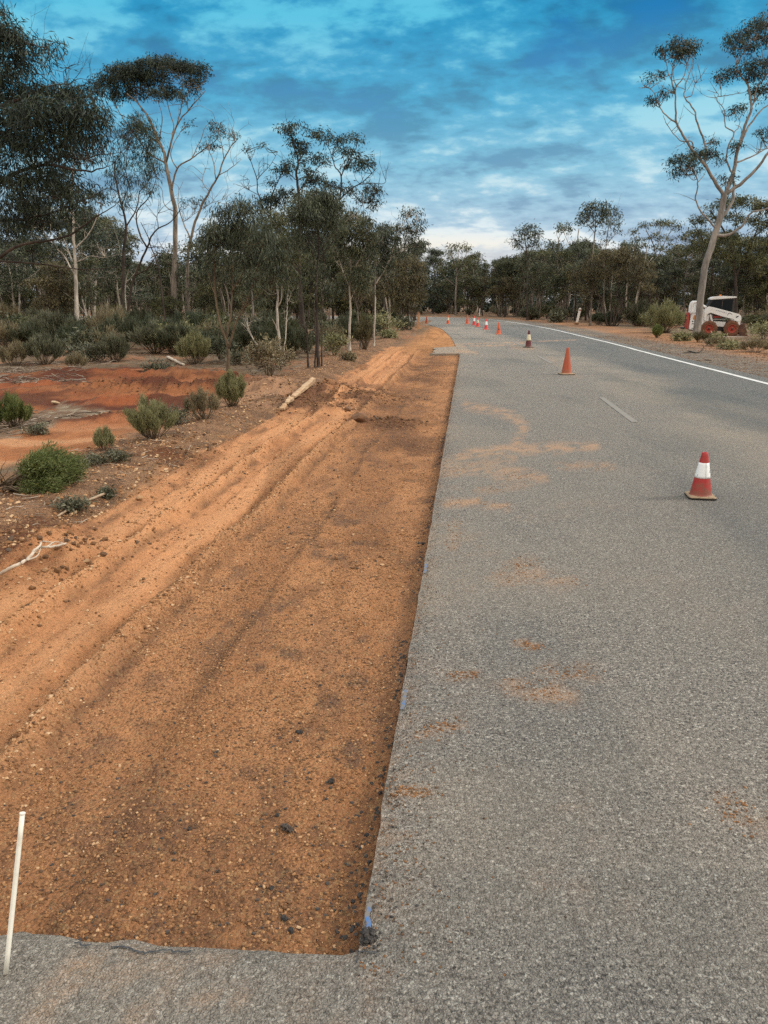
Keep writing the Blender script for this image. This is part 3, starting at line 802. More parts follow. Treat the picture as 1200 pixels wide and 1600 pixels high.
def stones(mb, x, y, z, size, rng, tint, flat=0.6):
    v, f = ico(); n = len(x)
    jit = 1 + rng.normal(0, 0.22, (n, 12, 1))
    ang = rng.uniform(0, 2 * math.pi, n); ca, sa = np.cos(ang), np.sin(ang)
    W = v[None] * jit * np.stack([rng.uniform(0.8, 1.35, n), rng.uniform(0.7, 1.1, n), rng.uniform(flat * 0.8, flat * 1.3, n)], -1)[:, None, :]
    W = np.stack([W[..., 0] * ca[:, None] - W[..., 1] * sa[:, None], W[..., 0] * sa[:, None] + W[..., 1] * ca[:, None], W[..., 2]], -1)
    W = W * size[:, None, None] + np.stack([x, y, z + size * flat * 0.35], -1)[:, None, :]
    F = (f[None] + (np.arange(n) * 12)[:, None, None]).reshape(-1, 3)
    mb.add(W.reshape(-1, 3), None, F, np.repeat(tint, 12))

def stone_mat(name, stops, rough=0.9):
    m, w = material(name)
    t = attr(w, 'tint')
    geo = w.n('ShaderNodeNewGeometry').outputs['Position']
    n = w.noise(geo, 120.0, 4, 0.7)
    c = w.ramp(t, stops)
    c = w.vmath('SCALE', c, scale=w.math('ADD', 0.55, w.math('MULTIPLY', n, 0.9)))
    finish(w, principled(w, c, rough, 0, bump(w, n, 0.5, 0.004), 0.25))
    return m
M_STONE = stone_mat('ironstone_gravel', [(0.0, (0.028, 0.027, 0.027, 1)), (0.14, (0.06, 0.052, 0.046, 1)), (0.24, (0.105, 0.056, 0.028, 1)), (0.5, (0.19, 0.092, 0.040, 1)), (0.85, (0.29, 0.145, 0.062, 1)), (0.96, (0.38, 0.21, 0.10, 1)), (1.0, (0.46, 0.30, 0.17, 1))])

def build_gravel():
    rng = np.random.default_rng(7)
    mb = MB()
    def sow(n, ylo, yhi, alo, ahi, smin, smax, power, keep=None, tl=0.0, th=1.0, pw=1.5):
        y = ylo * (yhi / ylo) ** rng.uniform(0, 1, n)
        a = rng.uniform(alo, ahi, n)
        x = edge_x(y) - a
        k = np.ones(n, bool)
        d = fbm(x, y, 1.6, 4, 121) * 0.6 + fbm(x, y, 6, 3, 123) * 0.4
        k &= rng.uniform(0, 1, n) < sstep(d, 0.30, 0.62) * 0.95 + 0.05
        if keep is not None: k &= keep(x, y, a)
        x, y = x[k], y[k]
        s = smin + (smax - smin) * rng.uniform(0, 1, len(x)) ** power
        tint = tl + (th - tl) * 0.06 + 0.94 * rng.uniform(0, 1, len(x)) ** 0.75
        stones(mb, x, y, ground_height(x, y), s, rng, tint)
    infront = lambda x, y, a: y > np.interp(x, [-9, -1.2, EDGE_A.x], [2.3, 1.93, 1.86])
    sow(52000, 1.85, 9, 0.03, 1.7, 0.0018, 0.0078, 3.4, infront)
    for rc in (1.62, 2.34, 1.74, 2.46):
        sow(2600, 2.2, 16, rc - 0.06, rc + 0.06, 0.003, 0.014, 3.0, infront, 0.15, 0.8)
    sow(16000, 1.9, 9, 0.1, 1.35, 0.0020, 0.008, 3.5, lambda x, y, a: infront(x, y, a) & (fbm(x, y, 2.0, 4, 131) > 0.52), 0.0, 0.17)
    sow(16000, 1.9, 14, 1.4, 3.3, 0.0025, 0.011, 4.0, infront, 0.2, 1.0)
    sow(7000, 5, 28, 0.05, 3.0, 0.005, 0.018, 3.5, infront)
    sow(13000, 4.0, 30, 3.05, 4.7, 0.005, 0.026, 4.0, None, 0.22, 0.97)
    # clods on the dark heaps
    for (px, py, rx, ry, n) in [(560, 618, 0.9, 1.2, 1600), (490, 632, 0.7, 0.9, 900), (620, 656, 0.8, 0.35, 350), (90, 860, 0.5, 0.7, 350), (210, 612, 1.6, 0.9, 700), (330, 612, 1.5, 0.8, 700), (100, 600, 2, 0.8, 600), (420, 612, 1.0, 0.7, 500), (245, 655, 0.6, 0.4, 300), (280, 712, 0.4, 0.9, 300), (470, 628, 0.5, 0.8, 250)]:
        c = G(px, py)
        x = rng.normal(c.x, rx * 0.6, n); y = rng.normal(c.y, ry * 0.6, n)
        k = x < edge_x(y) - 0.3; x, y = x[k], y[k]
        stones(mb, x, y, ground_height(x, y), 0.005 + 0.022 * rng.uniform(0, 1, len(x)) ** 4, rng, rng.uniform(0.18, 0.5, len(x)), 0.8)
    # grey aggregate on the right hand shoulder
    y = rng.uniform(12, 45, 5000); x = right_x(y) + 0.7 + rng.uniform(0, 3.0, 5000) ** 1.1
    stones(mb, x, y, ground_height(x, y), rng.uniform(0.006, 0.022, 5000), rng, rng.uniform(0.05, 0.25, 5000) * (rng.uniform(0, 1, 5000) < 0.6) + rng.uniform(0.6, 1, 5000) * 0.4)
    # grit on the seal: crumbs beside the cut and in the dragged dirt
    y = 1.6 * (24 / 1.6) ** rng.uniform(0, 1, 2600); x = edge_x(y) + rng.exponential(0.10, 2600) + 0.012
    k = y > EDGE_A.y - 0.1; x, y = x[k], y[k]
    stones(mb, x, y, road_z(x, y), rng.uniform(0.0015, 0.005, len(x)), rng, rng.uniform(0.0, 0.5, len(x)))
    for pts, wd, st in DUST[:18]:
        n = 90
        for _ in range(n):
            q = rng.integers(0, len(pts) - 1); t_ = rng.uniform(); a, b = pts[q], pts[q + 1]
            p = G(a[0] + (b[0] - a[0]) * t_ + rng.normal(0, wd), a[1] + (b[1] - a[1]) * t_ + rng.normal(0, wd * 0.5))
            stones(mb, np.array([p.x]), np.array([p.y]), road_z(np.array([p.x]), np.array([p.y])), np.array([rng.uniform(0.002, 0.007)]), rng, np.array([rng.uniform(0.2, 0.75)]))
    y = rng.uniform(1.9, 20, 1500); x = edge_x(y) - rng.exponential(0.03, 1500) - 0.02         # black crumbs at the foot of the cut
    k = (y > EDGE_A.y + 0.05) & (fbm(x, y, 2.5, 3, 151) > 0.5); x, y = x[k], y[k]
    stones(mb, x, y, ground_height(x, y), rng.uniform(0.003, 0.010, len(x)), rng, rng.uniform(0.0, 0.12, len(x)))
    o = mb.build('gravel', M_STONE)
    tag(o, 'loose orange ironstone gravel scattered over the graded strip and verge', 'gravel', kind='stuff')
build_gravel()

def rock(name, label, px, py, size_px, col, seed=0, flat=0.7, stretch=1.0, sub=2, sink=0.2, group=None):
    """an irregular broken stone"""
    rng = random.Random(seed)
    p = on_ground(px, py)
    s = size_px * math.hypot(p.y, CAM_H) / F_PX / 2
    bm = bmesh.new()
    bmesh.ops.create_icosphere(bm, subdivisions=sub, radius=1)
    cuts = [Vector((rng.gauss(0, 1), rng.gauss(0, 1), rng.gauss(0, 1))).normalized() for _ in range(9)]
    for v in bm.verts:
        for c in cuts:                                        # flat broken faces
            d = v.co.dot(c)
            if d > 0.72: v.co -= c * (d - 0.72)
        v.co *= 1 + rng.uniform(-0.04, 0.04)
        v.co.x *= stretch; v.co.z *= flat
        v.co *= s
    me = bpy.data.meshes.new(name); bm.to_mesh(me); bm.free()
    o = obj(name, me, col, None, (p.x, p.y, gz(p.x, p.y) + s * flat * (0.72 - sink)))
    o.rotation_euler = (rng.uniform(-.2, .2), rng.uniform(-.2, .2), rng.uniform(0, 6))
    return tag(o, label, 'rock', group)

M_PALE_ROCK = plain('pale_limestone', (0.46, 0.35, 0.22, 1), 0.9, (0.24, 0.13, 0.06, 1), 0.6, 12)
M_TAN_ROCK = plain('tan_rock', (0.34, 0.20, 0.10, 1), 0.9, (0.16, 0.08, 0.04, 1), 0.6, 14)
M_BROWN_ROCK = plain('brown_ironstone', (0.17, 0.085, 0.042, 1), 0.9, (0.07, 0.04, 0.025, 1), 0.6, 16)
M_TAR = plain('broken_asphalt', (0.055, 0.053, 0.052, 1), 0.8, (0.20, 0.18, 0.16, 1), 0.7, 60)
M_DARK_TAR = plain('fresh_bitumen', (0.022, 0.023, 0.026, 1), 0.55, (0.08, 0.08, 0.08, 1), 0.6, 70)

rock('rock', 'cream rock beside the thin stick on the verge', 115, 803, 13, M_PALE_ROCK, 1)
rock('rock', 'tan rock alone on the graded strip past the stick', 219, 788, 13, M_TAN_ROCK, 2)
rock('rock', 'tan rock near the end of the bleached branch', 134, 863, 14, M_TAN_ROCK, 3, 0.6)
rock('rock', 'largest brown boulder in front of the dark heap', 561, 659, 24, M_BROWN_ROCK, 4, 0.75, 1.15, 3)
rock('rock', 'small brown boulder behind the largest boulder', 543, 648, 13, M_BROWN_ROCK, 5)
rock('rock', 'small white rock in the red clearing', 87, 631, 11, M_PALE_ROCK, 6, 0.6, 1.3)
rock('rock', 'rock lying under the bleached branch', 68, 866, 10, M_TAN_ROCK, 7)
rock('rock', 'small orange brick fragment on the asphalt', 523, 1580, 16, plain('orange_brick', (0.33, 0.17, 0.09, 1), 0.9, (0.2, 0.12, 0.08, 1), 0.5, 40), 8, 0.4, 1.0, 1, 0.0)
rock('rock', 'tan stones by the base of the leaning white post', 901, 507, 8, M_TAN_ROCK, 9, 0.6, 1.3)
rock('rock', 'pale stone in the shrub at the near end of the clearing', 245, 588, 12, M_PALE_ROCK, 10, 0.5, 1.3)
rock('rock', 'white stone on the far verge below the skid steer', 1106, 539, 4.5, plain('white_stone', (0.62, 0.6, 0.56, 1), 0.8), 11, 0.9, 1.0, 2, 0.0)
def asphalt_lump(lab, px, py, sz, k):
    """a broken lump of seal: many chips stuck together"""
    rng = np.random.default_rng(int(px + py)); mb = MB(); p = on_ground(px, py)
    r = sz * math.hypot(p.y, CAM_H) / F_PX * 0.34; n = 60
    u = rng.normal(0, 1, (n, 3)); u /= np.linalg.norm(u, axis=1)[:, None]; u *= (rng.uniform(0.2, 1, n) ** 0.5)[:, None]
    st = np.array((rng.uniform(0.9, 1.3), rng.uniform(0.6, 0.9), 0.45)) * r
    a = rng.uniform(0, 3.1); X = u * st
    x = X[:, 0] * math.cos(a) - X[:, 1] * math.sin(a); y = X[:, 0] * math.sin(a) + X[:, 1] * math.cos(a)
    stones(mb, x, y, X[:, 2] + 0.25 * r, rng.uniform(0.16, 0.34, n) * r, rng, rng.uniform(0.10, 0.20, n) if k == 0 else rng.uniform(0.0, 0.13, n), 0.75)
    m = 26                                                     # crumbs fallen round it
    x, y = rng.normal(0, 1.6 * r, m), rng.normal(0, 1.1 * r, m)
    k2 = x + p.x < edge_x(y + p.y) - 0.02; x, y = x[k2], y[k2]
    stones(mb, x, y, ground_height(x + p.x, y + p.y) - p.z, rng.uniform(0.08, 0.2, len(x)) * r, rng, rng.uniform(0.0, 0.25, len(x)), 0.7)
    tag(mb.build('asphalt_lump', M_STONE, None, (0, 0, 0), False, (p.x, p.y, p.z)), lab, 'asphalt lump', 'broken asphalt on the trench floor')

# broken asphalt lumps on the trench floor
for (px, py, sz, lab, k) in [(449, 1296, 26, 'biggest grey lump of broken asphalt on the trench floor', 0), (434, 1275, 13, 'black asphalt crumb behind the biggest lump', 1), (444, 1436, 17, 'dark asphalt lump near the front edge of the trench', 1), (455, 1455, 15, 'black asphalt lump at the very front of the trench', 1),
                          (468, 1145, 15, 'long dark asphalt chip in the middle of the trench floor', 1), (518, 1222, 17, 'dark tar crumbs near the saw cut', 1), (596, 1240, 14, 'black tar lump against the saw cut wall', 1), (296, 1296, 11, 'grey asphalt chip left of the biggest lump', 0),
                          (425, 1388, 11, 'dark asphalt chip between the biggest lump and the front edge', 1), (616, 1163, 12, 'small tar lump fallen from the saw cut', 1), (340, 1362, 11, 'grey chip of asphalt on the gravel', 0), (500, 1072, 10, 'dark chip of asphalt half sunk in the soil', 1), (662, 850, 9, 'far tar lump at the foot of the saw cut', 1)]:
    asphalt_lump(lab, px, py, sz, k)

def tar_clump():
    rng = np.random.default_rng(5); mb = MB(); c = G(575, 1466)
    x = rng.normal(c.x, 0.014, 110); y = rng.normal(c.y, 0.016, 110)
    k = x > edge_x(y) + 0.004; x, y = x[k], y[k]
    stones(mb, x, y, road_z(x, y) + 0.02 * np.exp(-((x - c.x) ** 2 + (y - c.y) ** 2) / 0.0005) * rng.uniform(0, 1, len(x)), rng.uniform(0.003, 0.008, len(x)), rng, rng.uniform(0, 0.13, len(x)), 0.8)
    tag(mb.build('tar_clump', M_STONE), 'black crumbly tar clump on the asphalt at the corner of the cut', 'tar clump')
tar_clump()

def saw_overrun():
    mb = MB()
    a, b = G(560, 1488), G(557, 1507)
    V, q = ribbon(np.array([[a.x + (b.x - a.x) * t, a.y + (b.y - a.y) * t] for t in np.linspace(0, 1, 5)]), 0.0022, 0.0075)
    mb.add(V, q)
    a, b = G(556, 1489), G(590, 1491)
    V, q = ribbon(np.array([[a.x + (b.x - a.x) * t, a.y + (b.y - a.y) * t] for t in np.linspace(0, 1, 5)]), 0.002, 0.0075)
    mb.add(V, q)
    tag(mb.build('saw_overrun', M_DARK_TAR), 'dark saw blade overrun lines at the corner of the cut', 'road marking', kind='structure')
saw_overrun()

def apron_crack():
    mb = MB(); rng = np.random.default_rng(8)
    for pts in ([(176, 1466), (196, 1468), (212, 1473), (228, 1476), (244, 1473), (262, 1472)], [(118, 1459), (130, 1464), (142, 1463)], [(262, 1472), (285, 1475), (300, 1473)]):
        ln = np.array([list(G(p[0], p[1] + 15))[:2] for p in pts]); ln = smooth_line(np.c_[ln, ln[:, 0] * 0], 5)[:, :2] + rng.normal(0, 0.0022, (len(pts) * 5 - 4, 2))
        V, q = ribbon(ln, 0.0028, road_z(ln[:, 0], ln[:, 1]) + 0.0045)
        mb.add(V, q)
    tag(mb.build('edge_crack', M_DARK_TAR), 'thin dark cracks along the broken front edge of the seal', 'crack', kind='structure')
apron_crack()

# ------------------------------------------------------------------ sticks and fallen wood
M_BLEACH = plain('bleached_wood', (0.50, 0.42, 0.33, 1), 0.85, (0.26, 0.18, 0.12, 1), 0.5, 20)
M_STICK = plain('dry_stick', (0.36, 0.26, 0.17, 1), 0.85, (0.16, 0.10, 0.06, 1), 0.5, 20)

def ground_stick(name, label, lines, mat, cat='branch', sides=6, lift=0.0):
    rng = np.random.default_rng(abs(hash(label)) % 1000 if False else len(label) * 7)
    mb = MB()
    for pts, r0, r1 in lines:
        w = []
        for p in pts:
            g = on_ground(p[0], p[1]); w.append((g.x, g.y, g.z + (p[2] if len(p) > 2 else 0) + r0 * 0.8 + lift))
        ln = smooth_line(w, 6, r0 * 0.12, rng)
        mb.tube(ln, np.linspace(r0, r1, len(ln)), sides)
    return tag(mb.build(name, mat, None, (0, 0, 0), True), label, cat)

ground_stick('fallen_branch', 'bleached white forked branch lying at the edge of the graded strip',
             [([(2, 899), (20, 888), (40, 878), (52, 866), (62, 858), (75, 857), (90, 855), (103, 851)], 0.013, 0.008), ([(52, 866, .01), (64, 860, .03), (66, 854, .03), (80, 853, .02)], 0.010, 0.004), ([(44, 876), (58, 870), (64, 862, .02)], 0.007, 0.003), ([(74, 857, .01), (86, 852, .02), (100, 849)], 0.006, 0.003)], M_BLEACH)
ground_stick('thin_stick', 'long thin tan stick on the verge next to the cream rock', [([(90, 808), (110, 796), (130, 787), (150, 778), (170, 770)], 0.010, 0.013)], M_STICK, 'stick')
ground_stick('dead_twig', 'dark twig on the orange soil below the skid steer', [([(1075, 549), (1090, 552), (1098, 546), (1099, 543, .08)], 0.025, 0.012), ([(1068, 552), (1086, 551)], 0.02, 0.01)], BARK['dark'], 'twig')
ground_stick('dead_twig', 'short dark twig on the grey shoulder gravel', [([(1101, 563), (1112, 564)], 0.02, 0.01)], BARK['dark'], 'twig')
ground_stick('pale_log', 'pale dry log lying among the roadside shrubs', [([(262, 560), (275, 566), (287, 572)], 0.05, 0.035)], M_BLEACH, 'log')

def broken_kerb():
    """the pale broken slab edge that sticks out of the dark heap"""
    a, b = on_ground(440, 632), on_ground(490, 606)
    rng = random.Random(4)
    t = thing('broken_slab', 'long pale broken concrete slab sticking out of the dark soil heap', 'slab', (a.x, a.y, gz(a.x, a.y)))
    d = Vector((b.x - a.x, b.y - a.y, 0)); L = d.length; d.normalize(); n = Vector((-d.y, d.x, 0))
    def piece(s0, s1, w, h, z0, jit):
        bm = bmesh.new(); ks = 9; rings = []
        for i in range(ks):
            s = s0 + (s1 - s0) * i / (ks - 1)
            ww = w * (1 - 0.4 * abs(i / (ks - 1) - 0.6)) ; hh = h * (0.7 + 0.5 * i / (ks - 1))
            base = d * s + Vector((0, 0, z0 + 0.10 * s / L))
            rings.append([bm.verts.new(base + n * (sx * ww * (1 + rng.uniform(-jit, jit))) + Vector((0, 0, sz * hh * (1 + rng.uniform(-jit, jit))))) for sx, sz in ((-.5, 0), (.5, 0), (.5, .9), (.1, 1.0), (-.5, .95))])
        for r0, r1 in zip(rings[:-1], rings[1:]):
            for k in range(5): bm.faces.new((r0[k], r0[(k + 1) % 5], r1[(k + 1) % 5], r1[k]))
        bm.faces.new(rings[0][::-1]); bm.faces.new(rings[-1])
        me = bpy.data.meshes.new('chunk'); bm.to_mesh(me); bm.free(); return me
    m = plain('dusty_concrete', (0.46, 0.32, 0.19, 1), 0.9, (0.30, 0.14, 0.06, 1), 0.9, 9)
    obj('slab_chunk', piece(0.30 * L, 1.0 * L, 0.13, 0.07, 0.08, 0.22), m, t)
    obj('slab_chunk', piece(0.12 * L, 0.27 * L, 0.10, 0.06, 0.07, 0.3), m, t)
    obj('slab_chunk', piece(0.0, 0.08 * L, 0.10, 0.05, 0.04, 0.4), m, t)
broken_kerb()

def white_rod():
    """white streak of windscreen reflection, built as a thin rod on the seal"""
    a = G(9, 1521); top = P(35, 1272, a.y + 0.12)
    t = thing('streak_rod', 'white windscreen reflection streak built as a thin rod leaning over the front edge of the trench', 'rod', a)
    ln = np.array([np.array(a) * (1 - s) + top * s for s in np.linspace(0, 1, 8)]) - np.array(a)
    mb = MB(); mb.tube(ln, 0.0072, 12)  # solid rod standing in for the windscreen reflection
    m = plain('white_streak', (0.72, 0.70, 0.62, 1), 0.45, (0.45, 0.38, 0.28, 1), 0.4, 12)
    mb.build('rod', m, t, smooth=True)
    mb = MB(); mb.tube([ln[-1], ln[-1] + (ln[-1] - ln[-2]) * 0.06], 0.0085, 12); mb.build('streak_tip', m, t)
white_rod()

# ------------------------------------------------------------------ traffic cones
def cone_mat(name, col, dirt, amount):
    m, w = material(name)
    tc = w.n('ShaderNodeTexCoord').outputs['Object']
    sep = w.n('ShaderNodeSeparateXYZ'); w.link(tc, sep.inputs[0])
    n = w.noise(tc, 14.0, 6, 0.7)
    low = w.math('SUBTRACT', 1.0, w.fac(sep.outputs[2], 0.0, 0.22))         # splashed mud near the foot
    f = w.math('MULTIPLY', w.fac(w.math('ADD', n, w.math('MULTIPLY', low, 0.30)), 0.48, 0.82), amount)
    fine = w.noise(tc, 90.0, 3)
    c = w.mix(f, col, dirt)
    c = w.mix(w.math('MULTIPLY', w.fac(fine, 0.55, 0.75), 0.3), c, dirt)
    finish(w, principled(w, c, 0.55, 0, bump(w, n, 0.15, 0.004), 0.35))
    return m
def dusty_top(name):
    m, w = material(name)
    g = w.n('ShaderNodeNewGeometry'); sep = w.n('ShaderNodeSeparateXYZ'); w.link(g.outputs['Normal'], sep.inputs[0])
    n = w.noise(w.n('ShaderNodeTexCoord').outputs['Object'], 30.0, 5, 0.7)
    f = w.math('MULTIPLY', w.fac(sep.outputs[2], 0.35, 0.75), w.fac(n, 0.25, 0.5))      # dust settles on what faces up
    finish(w, principled(w, w.mix(f, (0.028, 0.026, 0.025, 1), (0.30, 0.215, 0.135, 1)), 0.9, 0, bump(w, n, 0.3, 0.003), 0.2))
    return m
MC = {
    'red': cone_mat('red_cone_plastic', (0.34, 0.026, 0.024, 1), (0.16, 0.08, 0.05, 1), 0.75),
    'orange': cone_mat('faded_orange_cone_plastic', (0.36, 0.075, 0.036, 1), (0.25, 0.12, 0.06, 1), 0.6),
    'bright': cone_mat('orange_cone_plastic', (0.62, 0.10, 0.035, 1), (0.33, 0.14, 0.07, 1), 0.45),
    'pink': cone_mat('fresh_red_cone_plastic', (0.62, 0.055, 0.055, 1), (0.35, 0.12, 0.08, 1), 0.4),
    'maroon': cone_mat('dark_maroon_cone_plastic', (0.10, 0.018, 0.022, 1), (0.15, 0.08, 0.06, 1), 0.5),
    'white': cone_mat('reflective_white_band', (0.72, 0.74, 0.74, 1), (0.45, 0.38, 0.30, 1), 0.35),
    'cream': cone_mat('aged_cream_band', (0.62, 0.55, 0.38, 1), (0.35, 0.26, 0.17, 1), 0.4),
    'black': plain('dusty_black_rubber', (0.030, 0.028, 0.027, 1), 0.8, (0.30, 0.21, 0.13, 1), 0.7, 14),
    'tan': dusty_top('rubber_base_with_dust_on_top'),
}

def lathe(profile, sides=40):
    mb = MB(); n = len(profile)
    ang = np.arange(sides) * 2 * math.pi / sides
    pr = np.asarray(profile, float)
    v = np.stack([pr[:, 0][:, None] * np.cos(ang), pr[:, 0][:, None] * np.sin(ang), np.broadcast_to(pr[:, 1][:, None], (n, sides))], -1).reshape(-1, 3)
    i = np.arange(n - 1)[:, None] * sides; j = np.arange(sides)[None, :]; k = (j + 1) % sides
    mb.add(v, np.stack([i + j, i + k, i + sides + k, i + sides + j], -1).reshape(-1, 4))
    return mb

def base_mesh(w, h, chamfer, lift):
    bm = bmesh.new()
    def ring(s, z):
        c = chamfer * s; e = w / 2 * s
        return [bm.verts.new((x, y, z)) for x, y in ((e - c, -e), (e, -e + c), (e, e - c), (e - c, e), (-e + c, e), (-e, e - c), (-e, -e + c), (-e + c, -e))]
    rs = [ring(0.97, 0), ring(1.0, h * 0.25), ring(1.0, h * 0.7), ring(0.95, h), ring(0.70, h + lift)]
    for a, b in zip(rs[:-1], rs[1:]):
        for k in range(8): bm.faces.new((a[k], a[(k + 1) % 8], b[(k + 1) % 8], b[k]))
    bm.faces.new(rs[0][::-1]); bm.faces.new(rs[-1])
    me = bpy.data.meshes.new('cone_base'); bm.to_mesh(me); bm.free()
    return me

def cone(px, py, H, body, band, label, base='black', rot=0.0, lean=(0, 0), top=None, seam=False, damage=False, tall=False, base_top=None):
    p = G(px, py)
    p.z = road_z(np.array([p.x]), np.array([p.y]))[0] + 0.001
    t = thing('traffic_cone', label, 'traffic cone', p, (lean[0], lean[1], rot), 'traffic cones along the road works')
    W = H * (0.58 if not tall else 0.53)
    bh = H * (0.06 if not tall else 0.042)
    obj('base', base_mesh(W, bh, W * 0.10, H * 0.012), MC[base], t)
    rb, rt = W * (0.395 if not tall else 0.36), H * (0.062 if not tall else 0.05)
    z0 = bh + H * 0.006
    R = lambda z: rb + (rt - rb) * (z - z0) / (H - z0)
    prof = [(rb * 1.06, z0), (R(z0 + H * 0.02), z0 + H * 0.02)] + [(R(z), z) for z in np.linspace(z0 + H * 0.05, H * 0.985, 14)] + [(rt * 0.92, H), (rt * 0.62, H), (rt * 0.55, H - 0.02 * H), (rt * 0.55, H * 0.8)]
    lathe(prof).build('cone_body', MC[body], t, smooth=True)
    if top:
        lathe([(R(H * 0.80) + 0.002, H * 0.80), (R(H * 0.985) + 0.002, H * 0.985), (rt * 0.96, H + 0.002), (rt * 0.6, H + 0.002)]).build('tip', MC[top], t, smooth=True)
    if band:
        b0, b1 = (0.45, 0.78) if H < 0.6 else (0.42, 0.76)
        e = 0.0022
        rg = np.linspace(b0 * H, b1 * H, 8)
        bo = lathe([(R(b0 * H) + 0.0005, b0 * H)] + [(R(z) + e, z) for z in rg] + [(R(b1 * H) + 0.0005, b1 * H)]).build('reflective_band', MC[band], t, smooth=True)
        if seam:      # lap joint of the sleeve and two tears
            mb = MB()
            az = math.radians(-88)
            for k, (zz0, zz1, d, wd) in enumerate([(b0 * H, b1 * H, 0, 0.0022), (0.57 * H, 0.62 * H, 0.62, 0.004), (0.50 * H, 0.525 * H, -1.15, 0.006)]):
                aa = az + d - rot
                pts = []
                for s in np.linspace(0, 1, 6):
                    z = zz0 + (zz1 - zz0) * s; r = R(z) + e + 0.0012; a2 = aa + (0.25 * s if k == 1 else 0)
                    pts.append((r * math.cos(a2), r * math.sin(a2), z))
                mb.tube(pts, wd * 0.5, 5)
            mb.build('seam', plain('grey_tape_edge', (0.16, 0.16, 0.16, 1), 0.7), bo)
    if damage:
        mb = MB(); zc = 0.42 * H; aa = math.radians(-90) - rot
        vs_, fs_ = [], []
        for k in range(12):
            u = k / 12 * 2 * math.pi; a2 = aa + 0.42 * math.cos(u); z = zc + 0.075 * H * math.sin(u)
            r = R(z) + 0.003
            vs_.append((r * math.cos(a2), r * math.sin(a2), z))
        c = np.mean(vs_, axis=0); c = c / np.linalg.norm(c[:2]) * 1.0
        ctr = ((R(zc) + 0.004) * math.cos(aa), (R(zc) + 0.004) * math.sin(aa), zc)
        mb.add(vs_ + [ctr], None, [(k, (k + 1) % 12, 12) for k in range(12)])
        mb.build('scuff_patch', MC['black'], t)
    return t

cone(1094, 777, 0.45, 'red', 'white', 'largest red cone with a white band and a square dusty base', 'tan', -0.16, seam=True)
cone(885, 585, 0.70, 'orange', None, 'plain faded orange cone without a band, with a dark tan base', 'tan', 0.15, tall=True)
cone(825.5, 543, 0.70, 'maroon', 'cream', 'dark maroon cone with a wide cream band', 'black', 0.2, tall=True)
cone(779, 522.5, 0.70, 'bright', None, 'plain bright orange cone with a dark scuff on its side', 'bright', 0.1, damage=True, tall=True)
cone(759.5, 514.8, 0.70, 'pink', 'white', 'red cone with a clean white band next in line past the scuffed orange cone', 'pink', 0.25, tall=True)
cone(746.3, 510.6, 0.68, 'pink', 'cream', 'orange red cone with a faint pale band', 'bright', 0.5, tall=True)
cone(740.6, 508.2, 0.74, 'pink', 'white', 'red cone with a broad white band behind the faintly banded cone', 'pink', 0.2, tall=True)
cone(730, 506.2, 0.72, 'bright', None, 'far plain orange cone standing just left of the white banded pair', 'bright', 0.3, tall=True)
cone(700, 506, 0.70, 'bright', 'cream', 'far orange cone with a cream band, alone in the middle of the bend', 'bright', 0.0, tall=True)
cone(666.5, 506.2, 0.64, 'orange', None, 'farthest small cone with a dark foot beside the tan post', 'maroon', 0.1, tall=True)

# ------------------------------------------------------------------ roadside posts
def post(px, py, h, w, d, lean, label, mat, foot, rot=0.0, reflector=None):
    p = on_ground(px, py)
    t = thing('guide_post', label, 'guide post', p, (lean[0], lean[1], rot), 'guide posts beside the road')
    bm = bmesh.new()
    prof = [(-w / 2, -0.15), (w / 2, -0.15), (w / 2, h - w * 0.35), (w * 0.2, h), (-w * 0.2, h), (-w / 2, h - w * 0.35)]
    fr = [bm.verts.new((x, -d / 2, z)) for x, z in prof]; bk = [bm.verts.new((x, d / 2, z)) for x, z in prof]
    bm.faces.new(fr); bm.faces.new(bk[::-1])
    for k in range(6): bm.faces.new((fr[k], bk[k], bk[(k + 1) % 6], fr[(k + 1) % 6]))
    bmesh.ops.recalc_face_normals(bm, faces=bm.faces)
    bmesh.ops.bevel(bm, geom=bm.edges[:], offset=min(w, d) * 0.12, segments=2, affect='EDGES')
    me = bpy.data.meshes.new('post'); bm.to_mesh(me); bm.free()
    obj('post', me, mat, t)
    if reflector:
        bm = bmesh.new(); bmesh.ops.create_cube(bm, size=1)
        for v in bm.verts: v.co = Vector((v.co.x * w * 0.6, -d / 2 - 0.004 + v.co.y * 0.008, h * 0.86 + v.co.z * w * 0.6))
        me = bpy.data.meshes.new('reflector'); bm.to_mesh(me); bm.free()
        obj('reflector', me, reflector, t)
    rng = np.random.default_rng(int(px)); mb = lathe([(w * 1.6, -0.03), (w * 1.2, 0.03), (w * 0.9, 0.07), (w * 0.6, 0.09), (0.0, 0.10)], 14)
    mb.v[0] = mb.v[0] * (1 + rng.normal(0, 0.07, mb.v[0].shape)); mb.a[0] = np.full(len(mb.v[0]), 0.6)
    mb.build('foot', foot, t)
    return t
M_POST = plain('white_post_plastic', (0.74, 0.72, 0.68, 1), 0.6, (0.45, 0.33, 0.22, 1), 0.3, 4)
M_TANPOST = plain('post_caked_in_orange_dust', (0.50, 0.29, 0.17, 1), 0.85, (0.30, 0.15, 0.08, 1), 0.5, 8)
M_REFL = plain('red_reflector', (0.30, 0.02, 0.02, 1), 0.3)
post(901, 506, 1.38, 0.20, 0.07, (0, 0.17, ), 'white guide post leaning to the right beside the orange soil', M_POST, M_STONE, 0.0, M_REFL)
post(749, 494.8, 1.05, 0.13, 0.05, (0, 0.02), 'small upright white guide post at the far side of the bend', M_POST, M_STONE)
post(653, 513, 1.15, 0.17, 0.09, (0, 0.03), 'upright tan dusty guide post at the edge of the left verge', M_TANPOST, M_STONE, 0.1)

